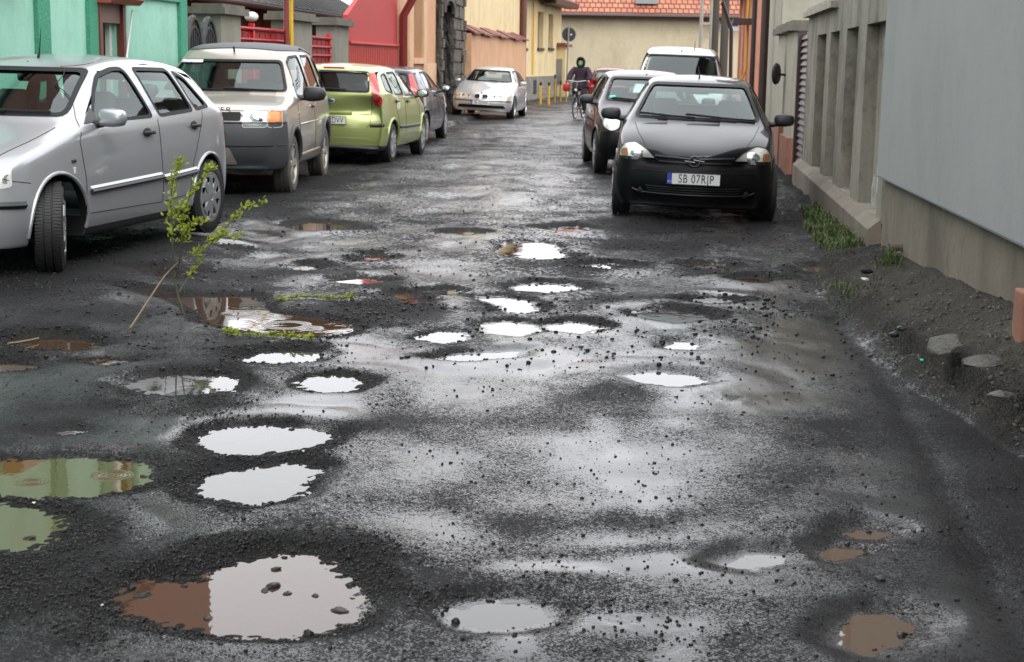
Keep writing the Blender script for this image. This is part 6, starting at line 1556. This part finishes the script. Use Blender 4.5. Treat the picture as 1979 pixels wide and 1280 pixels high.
for i, b_ in enumerate(br):
    p_ = smooth_path(b_); mb = MB(); k_ = len(p_); mb.tube(p_, [.0048 * (1 - .75 * j / k_) for j in range(k_)], 5); mb.build('branch', M_BARK, T, smooth=True)
    leaves_on(lv, p_, (.017, .013, .015, .022, .022, .02)[i], .036, 5, (.3, .1, .12, .3, 0, .2)[i])
lv.build('foliage', M_LEAF, T)
st0 = G(250, 640, .0); st0.z = ground_z(st0.x, st0.y)
sp = smooth_path([st0, atY(256, 628, st0.y + .02), atY(286, 582, (st0.y + Y0) / 2), atY(320, 532, Y0 - .02), atY(352, 501, Y0)])
mb = MB(); mb.tube(sp, [.008 - .0035 * i / len(sp) for i in range(len(sp))], 6); tag(mb.build('prop_stick', M_STICK, smooth=True), 'bare pale stick leaning against the upright sapling', 'stick')
def twig(pxs, label, leafy, col=M_BARK, r=.004, L=.032):
    P3 = []
    for x, y in pxs:
        q = G(x, y, 0); q.z = max(ground_z(q.x, q.y), WL) + .012 + rnl.uniform(0, .008); P3.append(q)
    o_ = P3[0].copy(); P3 = [p - o_ for p in P3]; P3 = smooth_path(P3); T = empty('fallen_twig', o_, 0, label, 'twig', 'twigs lying round the sapling')
    mb = MB(); mb.tube(P3, r, 5); mb.build('stem', col, T, smooth=True)
    if leafy:
        mb = MB(); leaves_on(mb, P3, .013, L, 4, leafy[0], .008); mb.build('foliage', M_LEAF, T)
twig([(380, 643), (430, 650), (480, 656), (530, 656), (580, 662), (605, 660)], 'long leafy twig lying in front of the sapling puddle', (.25,))
twig([(528, 584), (570, 582), (610, 580), (650, 584), (690, 583)], 'leafy twig lying on the gravel behind the sapling puddle', (.0,))
twig([(16, 668), (40, 662), (74, 655)], 'short bare stick lying across the brown puddle at the left edge', None, M_STICK, .008)

# ---------------------------------------------------------------- single stones one can point at
M_ROCK = mat('dark_rock', (.006, .006, .0065), .38, vary=(20, .2, (.028, .027, .026)), bump=(60, .004), spec=.2)
M_PEB = mat('white_pebble', (.50, .47, .42), .5)
def stone(px, py, w, h, label, m=M_ROCK, z=None, group='stones lying in the road', name='stone', flat=.5):
    q = G(px, py, WL); zz = max(ground_z(q.x, q.y), WL if z is None else z); q = G(px, py, zz); k = 2960 / q.y
    bm = bmesh.new(); bmesh.ops.create_icosphere(bm, subdivisions=2, radius=1); rn = random.Random(px * 7 + py)
    off = [Vector((rn.uniform(-1, 1), rn.uniform(-1, 1), rn.uniform(-1, 1))).normalized() for _ in range(15)]
    for v in bm.verts:
        d = 1.0
        for o_ in off: d = min(d, .60 / max(.05, v.co.normalized().dot(o_))) if v.co.normalized().dot(o_) > .45 else d
        v.co = v.co * max(.55, d) * rn.uniform(.93, 1.07); v.co = Vector((v.co.x * w / k / 2 / .85, v.co.y * w / k / 2 * .8, v.co.z * w / k / 2 * flat))
    me = bpy.data.meshes.new(name); bm.to_mesh(me); bm.free(); me.materials.append(m)
    o = bpy.data.objects.new(name, me); COL.objects.link(o); o.location = (q.x, q.y, zz + w / k * .03); o.rotation_euler = (0, 0, rn.uniform(0, 3)); tag(o, label, 'stone', group); return o
stone(275, 1152, 40, 16, 'dark flat stone in the brown left end of the largest puddle', flat=.35)
stone(533, 1101, 28, 16, 'small dark stone near the far shore of the largest puddle')
stone(528, 1134, 50, 20, 'largest dark stone of the cluster in the middle of the largest puddle', flat=.35)
stone(556, 1148, 26, 14, 'dark stone just right of the largest one in the puddle cluster', flat=.4)
stone(512, 1142, 30, 10, 'dark sliver of stone, leftmost of the cluster in the largest puddle', flat=.3)
stone(610, 1152, 26, 10, 'lone dark flat stone right of the cluster in the largest puddle', flat=.35)
stone(658, 1181, 48, 10, 'long dark flat stone at the right end of the largest puddle', flat=.25)
stone(400, 1196, 30, 10, 'dark flat stone at the near shore of the largest puddle', flat=.3)
stone(278, 922, 20, 14, 'dark stone at the right tip of the olive puddle', flat=.5)
stone(57, 1041, 26, 12, 'dark stone standing in the nearer olive puddle', flat=.5)
stone(66, 972, 12, 8, 'white pebble between the two olive puddles', M_PEB)
stone(197, 1170, 11, 9, 'cream pebble left of the largest puddle', M_PEB)
stone(1017, 1028, 12, 11, 'black stone alone on the wet road centre')
stone(1700, 1120, 34, 14, 'dark angular stone between the two muddy puddles at lower right')
stone(1675, 526, 34, 26, 'dark lump of rubble by the brown puddle near the drain pipe', z=.02)
stone(1742, 636, 34, 20, 'larger dark lump of rubble at the foot of the right bank', z=.0)
stone(1725, 648, 28, 16, 'smaller dark lump of rubble at the foot of the right bank', z=.0)
stone(1672, 541, 22, 10, 'pale grey pebble next to the dark lump near the drain pipe', M_PEB, z=.02)
stone(1311, 1208, 16, 9, 'black stone beside the thin bright puddle at lower right')
stone(1200, 1203, 9, 12, 'upright black chip by the lower thin puddle')
q = G(1783, 692, .1); mb = MB(); mb.lathe([(0, .008), (.012, .008), (.014, .004), (.014, 0)], 12); o = mb.build('bottle_cap', mat('turquoise_plastic', (.02, .45, .38), .4)); o.location = (q.x, q.y, ground_z(q.x, q.y) + .006); tag(o, 'tiny turquoise bottle cap on the bank near the kerb edge', 'bottle cap')

# ---------------------------------------------------------------- weeds along the right wall
M_GRASS = mat('weed_green', (.030, .060, .010), .6, vary=(6, .25, (.085, .11, .022)))
def grass(n, region, name, label, hmin=.04, hmax=.10, seed=4):
    rn = random.Random(seed); mb = MB()
    for _ in range(n):
        Y, t = region(rn); X = float(wallX(np.array(Y))) - t; z = ground_z(X, Y) if _ % 6 == 0 or True else 0
        h = rn.uniform(hmin, hmax); a = rn.uniform(0, 6.28); d = Vector((math.cos(a), math.sin(a), 0)); s_ = Vector((-d.y, d.x, 0)) * .0035; b = Vector((X, Y, z)); m_ = b + d * h * .2 + Vector((0, 0, h * .65)); e = b + d * h * .6 + Vector((0, 0, h * .9))
        mb.add([b - s_, b + s_, m_ + s_, m_ - s_, e], [(0, 1, 2, 3), (3, 2, 4)])
    return tag(mb.build(name, M_GRASS), label, 'grass', kind='stuff')
_gz = ground_z
def strip_region(rn):
    Y = 12.4 + 4.4 * rn.random() ** 1.1; return Y, .13 + rn.random() ** 1.3 * (.30 if Y < 15 else .18)
grass(2200, strip_region, 'grass', 'strip of green weeds growing at the foot of the concrete fence')
grass(160, lambda rn: (10.9 + rn.gauss(0, .12), .10 + abs(rn.gauss(0, .06))), 'weeds', 'small tuft of weeds below the drain pipe', .05, .12, 5)
grass(130, lambda rn: (10.2 + rn.gauss(0, .3), .55 + rn.gauss(0, .08)), 'weed_patch', 'sparse low weeds on the bank near the brown puddle', .02, .05, 6)
# broken paving pieces lying in the near right bank
for i, (x, y, w_, h_, lab) in enumerate(((1822, 668, 120, 40, 'large flat broken paving piece on the right bank, just right of the turquoise cap'), (1905, 700, 130, 44, 'broken paving piece in the middle of the near right bank'), (1935, 765, 80, 30, 'lowest broken paving piece at the foot of the near right bank'))):
    o = stone(x, y, w_, h_, lab, mat('dirty_paving', (.014, .0125, .010), .6, vary=(12, .18, (.075, .068, .054)), bump=(60, .012), bstr=1), name='paving_fragment', flat=.22, group='broken paving on the right bank')
    for _ in range(4):                                  # settle on the slope under it
        q = o.location; zz = ground_z(q.x, q.y); n_ = G(x, y, zz); o.location = (n_.x, n_.y, zz + .006)
    e_ = .05; gx = (ground_z(q.x + e_, q.y) - ground_z(q.x - e_, q.y)) / (2 * e_); gy = (ground_z(q.x, q.y + e_) - ground_z(q.x, q.y - e_)) / (2 * e_)
    o.rotation_euler = Vector((-gx, -gy, 1)).to_track_quat('Z', 'Y').to_euler(); o['category'] = 'paving'

# ================================================================ CYCLIST
def skin(name, nodes, edges, m, parent, lv=2):
    ids = {k: i for i, k in enumerate(nodes)}; me = bpy.data.meshes.new(name); me.from_pydata([nodes[k][0] for k in nodes], [(ids[a], ids[b]) for a, b in edges], [])
    o = bpy.data.objects.new(name, me); COL.objects.link(o); md = o.modifiers.new('s', 'SKIN'); md.use_smooth_shade = True; md.branch_smoothing = .5
    for k, i in ids.items():
        v = me.skin_vertices[0].data[i]; r = nodes[k][1]; v.radius = r if isinstance(r, tuple) else (r, r); v.use_root = (i == 0)
    s2 = o.modifiers.new('b', 'SUBSURF'); s2.levels = lv; s2.render_levels = lv
    m2 = bpy.data.meshes.new_from_object(o.evaluated_get(bpy.context.evaluated_depsgraph_get())); o.modifiers.clear(); o.data = m2; m2.name = name; m2.materials.clear(); m2.materials.append(m)
    m2.polygons.foreach_set('use_smooth', [True] * len(m2.polygons)); o.parent = parent; return o
fw = G(1111, 230); hd = heading(-.26, -1)
B = empty('bicycle', (fw.x, fw.y, 0), hd, 'city bicycle with front basket and lamp ridden by the hooded cyclist', 'bicycle')
M_BIKE = mat('dark_bike_frame', (.02, .03, .045), .35); M_SPOKE = mat('bright_steel', (.55, .56, .57), .25, metal=.9)
AY = Matrix.Rotation(R_(90), 4, 'X')
for x, nm in ((0, 'front_wheel'), (-1.06, 'rear_wheel')):
    W_ = empty('wheel', (x, 0, .34), 0, parent=B)
    mb = MB(); mb.tube([(.325 * math.cos(a), 0, .325 * math.sin(a)) for a in [i * math.pi / 20 for i in range(41)]], .018, 6, cap=False); mb.build('tyre', C_TYRE, W_, smooth=True)
    mb = MB(); mb.tube([(.303 * math.cos(a), 0, .303 * math.sin(a)) for a in [i * math.pi / 20 for i in range(41)]], .010, 5, cap=False)
    for k in range(18): a = k * math.pi / 9; mb.tube([(0, .02 * (-1) ** k, 0), (.30 * math.cos(a), 0, .30 * math.sin(a))], .0016, 3)
    mb.tube([(0, -.04, 0), (0, .04, 0)], .02, 8); mb.build('rim', M_SPOKE, W_)
    mb = MB(); mb.tube([(.36 * math.cos(a), 0, .36 * math.sin(a)) for a in [R_(20 if x == 0 else 0) + i * R_(130 if x == 0 else 175) / 14 for i in range(15)]], [.02] * 15, 6); o = mb.build('mudguard', M_BIKE, B, smooth=True); o.location = (x, 0, .34)
mb = MB(); hb = Vector((-.20, 0, 1.0)); bb = Vector((-.58, 0, .29)); se = Vector((-.80, 0, .86)); ra = Vector((-1.06, 0, .34))
mb.tube([hb + Vector((.03, 0, -.12)), hb + Vector((.06, 0, -.32)), bb], .02, 8); mb.tube([hb + Vector((.035, 0, -.16)), Vector((-.45, 0, .52)), se + Vector((.1, 0, -.3))], .016, 6); mb.tube([bb, se], .016, 6)
for s_ in (-1, 1): mb.tube([bb, ra + Vector((0, s_ * .06, 0))], .01, 6); mb.tube([se + Vector((.03, 0, -.1)), ra + Vector((0, s_ * .06, 0))], .009, 6); mb.tube([hb + Vector((.03, 0, -.2)), Vector((-.10, s_ * .055, .65)), Vector((0, s_ * .06, .34))], .012, 6)
mb.build('frame', M_BIKE, B, smooth=True)
mb = MB(); mb.tube([hb + Vector((.02, 0, -.15)), hb + Vector((.0, 0, .06))], .014, 6); mb.tube([(-.36, -.29, 1.03), (-.22, -.24, 1.07), (-.19, 0, 1.04), (-.22, .24, 1.07), (-.36, .29, 1.03)], .012, 6); mb.build('handlebar', M_SPOKE, B, smooth=True)
for s_ in (-1, 1): mb = MB(); mb.tube([(-.40, s_ * .30, 1.02), (-.29, s_ * .27, 1.05)], .018, 6); mb.build('grip', C_RUB, B)
mb = MB(); mb.ball((-.02, .0, .80), (.04, .045, .045)); mb.build('headlamp', mat('lamp_lens', (.8, .78, .6), .2), B, smooth=True)
mb = MB()
for z in (.78, .86, .94, 1.0): mb.tube([(-.12, -.17, z), (.12, -.15, z), (.12, .15, z), (-.12, .17, z), (-.12, -.17, z)], .006, 4)
for y in (-.16, -.08, 0, .08, .16): mb.tube([(.12, y * .95, .78), (.12, y * .95, 1.0)], .004, 4)
mb.box((0, 0, .78), (.24, .32, .01)); mb.build('basket', M_IRON if 'M_IRON' in globals() else P_IRON, B)
mb = MB(); mb.ball((-.82, 0, .93), (.14, .09, .035)); mb.tube([(-.80, 0, .86), (-.81, 0, .93)], .014, 6); mb.build('saddle', C_RUB, B, smooth=True)
mb = MB(); mb.tube([(-.58, .10, .29), (-.50, .12, .14)], .012, 6); mb.tube([(-.58, -.10, .29), (-.66, -.12, .44)], .012, 6); mb.box((-.49, .17, .13), (.09, .10, .02)); mb.box((-.67, -.17, .45), (.09, .10, .02)); mb.tube([(-.58, -.1, .29), (-.58, .1, .29)], .03, 8); mb.build('crank', M_SPOKE, B)
M_SKIN = mat('skin', (.42, .24, .17), .55); M_COAT = mat('purple_coat', (.030, .013, .028), .85, bump=(25, .01)); M_TROU = mat('dark_trousers', (.012, .012, .018), .85); M_HOOD = mat('black_hood', (.008, .007, .009), .9, bump=(40, .006)); M_MASK = mat('green_mask', (.05, .38, .12), .7); M_SHOE = mat('dark_shoes', (.01, .01, .01), .5); M_BAG = mat('red_bag', (.40, .015, .02), .5)
Pn = empty('person', (fw.x, fw.y, 0), hd, 'cyclist in black hood, dark purple coat and green face mask riding towards the camera', 'person')
V_ = Vector
N = {'pel': (V_((-.80, 0, 1.00)), (.13, .15)), 'waist': (V_((-.76, 0, 1.14)), (.12, .14)), 'chest': (V_((-.70, 0, 1.32)), (.13, .17)), 'neckb': (V_((-.66, 0, 1.44)), (.07, .07)), 'neck': (V_((-.64, 0, 1.49)), .05), 'skull': (V_((-.62, 0, 1.575)), (.085, .078)), 'crown': (V_((-.63, 0, 1.64)), (.075, .07))}
E_ = [('pel', 'waist'), ('waist', 'chest'), ('chest', 'neckb'), ('neckb', 'neck'), ('neck', 'skull'), ('skull', 'crown')]
for s_, sd_ in ((1, 'l'), (-1, 'r')):
    kn = V_((-.50, s_ * .12, .62)) if s_ > 0 else V_((-.42, s_ * .13, .84)); an = V_((-.56, s_ * .16, .20)) if s_ > 0 else V_((-.72, s_ * .16, .50))
    N.update({'sh' + sd_: (V_((-.68, s_ * .19, 1.40)), .062), 'el' + sd_: (V_((-.56, s_ * .30, 1.20)), .045), 'wr' + sd_: (V_((-.395, s_ * .295, 1.06)), .027), 'pa' + sd_: (V_((-.36, s_ * .29, 1.055)), (.035, .02)),
              'hi' + sd_: (V_((-.78, s_ * .10, .96)), .09), 'kn' + sd_: (kn, .062), 'an' + sd_: (an, .04), 'ba' + sd_: (an + V_((.11, 0, -.06)), .035)})
    E_ += [('chest', 'sh' + sd_), ('sh' + sd_, 'el' + sd_), ('el' + sd_, 'wr' + sd_), ('wr' + sd_, 'pa' + sd_), ('pel', 'hi' + sd_), ('hi' + sd_, 'kn' + sd_), ('kn' + sd_, 'an' + sd_), ('an' + sd_, 'ba' + sd_)]
    for k, dy in enumerate((-.033, -.012, .010, .030)):      # fingers curl over the grip
        q = N['pa' + sd_][0]; N[f'f{k}{sd_}'] = (q + V_((.035, dy, .005)), .010); N[f'g{k}{sd_}'] = (q + V_((.045, dy, -.025 - .003 * k)), .009); N[f'h{k}{sd_}'] = (q + V_((.02, dy, -.04)), .008); E_ += [('pa' + sd_, f'f{k}{sd_}'), (f'f{k}{sd_}', f'g{k}{sd_}'), (f'g{k}{sd_}', f'h{k}{sd_}')]
    q = N['wr' + sd_][0]; N['t' + sd_] = (q + V_((.02, -s_ * .035, -.005)), .011); N['u' + sd_] = (q + V_((.045, -s_ * .045, -.02)), .009); E_ += [('wr' + sd_, 't' + sd_), ('t' + sd_, 'u' + sd_)]
body = skin('body', N, E_, M_SKIN, Pn, 2)
def sub(keys, grow, extra=()):
    n2 = {}
    for k in keys:
        p, r = N[k]; r = (r, r) if not isinstance(r, tuple) else r; n2[k] = (p, (r[0] + grow, r[1] + grow))
    for k, v in extra: n2[k] = v
    return n2
kc = ['pel', 'waist', 'chest', 'neckb', 'shl', 'ell', 'wrl', 'shr', 'elr', 'wrr']
cn = sub(kc, .045, (('hem1', (V_((-.66, .16, .82)), (.15, .13))), ('hem2', (V_((-.60, -.17, .86)), (.15, .13))), ('hemb', (V_((-.84, 0, .80)), (.15, .22)))))
skin('coat', cn, [('pel', 'waist'), ('waist', 'chest'), ('chest', 'neckb'), ('chest', 'shl'), ('shl', 'ell'), ('ell', 'wrl'), ('chest', 'shr'), ('shr', 'elr'), ('elr', 'wrr'), ('pel', 'hem1'), ('pel', 'hem2'), ('pel', 'hemb')], M_COAT, Pn, 2)
for s_ in 'lr': skin('trouser_leg', sub(['hi' + s_, 'kn' + s_, 'an' + s_], .022), [('hi' + s_, 'kn' + s_), ('kn' + s_, 'an' + s_)], M_TROU, Pn, 2); skin('shoe', sub(['an' + s_, 'ba' + s_], .014), [('an' + s_, 'ba' + s_)], M_SHOE, Pn, 2)
# hood: an open shell round the face, face left free
mb = MB(); c_ = V_((-.63, 0, 1.585)); n_ = 20; m_ = 12
for j in range(m_ + 1):
    ph = R_(52) + (math.pi - R_(52)) * j / m_
    for k in range(n_):
        a = 2 * math.pi * k / n_; rr = (.145 if j else .135)
        mb.v.append(tuple(c_ + V_((rr * math.cos(ph) * .95, rr * math.sin(ph) * math.cos(a) * .93, rr * math.sin(ph) * math.sin(a) * (1.12 if math.sin(a) > 0 else 1.25)))))
for j in range(m_):
    for k in range(n_): mb.f.append((j * n_ + k, j * n_ + (k + 1) % n_, (j + 1) * n_ + (k + 1) % n_, (j + 1) * n_ + k)); mb.m.append(0)
o = mb.build('hood', M_HOOD, Pn, smooth=True, angle=80); md = o.modifiers.new('t', 'SOLIDIFY'); md.thickness = .02
mb = MB(); mb.ball((-.565, 0, 1.535), (.045, .062, .055)); mb.build('face_mask', M_MASK, Pn, smooth=True)
for s_ in (-1, 1): mb = MB(); mb.ball((-.545, s_ * .03, 1.595), (.012, .016, .011)); mb.build('eye', C_RUB, Pn, smooth=True)
mb = MB(); mb.ball((-.535, 0, 1.57), (.022, .016, .026)); mb.build('nose', M_SKIN, Pn, smooth=True)
mb = MB(); mb.box((-.05, -.27, .88), (.16, .2, .22), bev=.05); tag(mb.build('shopping_bag', M_BAG, None, smooth=True), 'small red bag hanging from the bicycle handlebar', 'bag')
bpy.data.objects['shopping_bag'].location = (fw.x, fw.y, 0); bpy.data.objects['shopping_bag'].rotation_euler = (0, 0, hd)
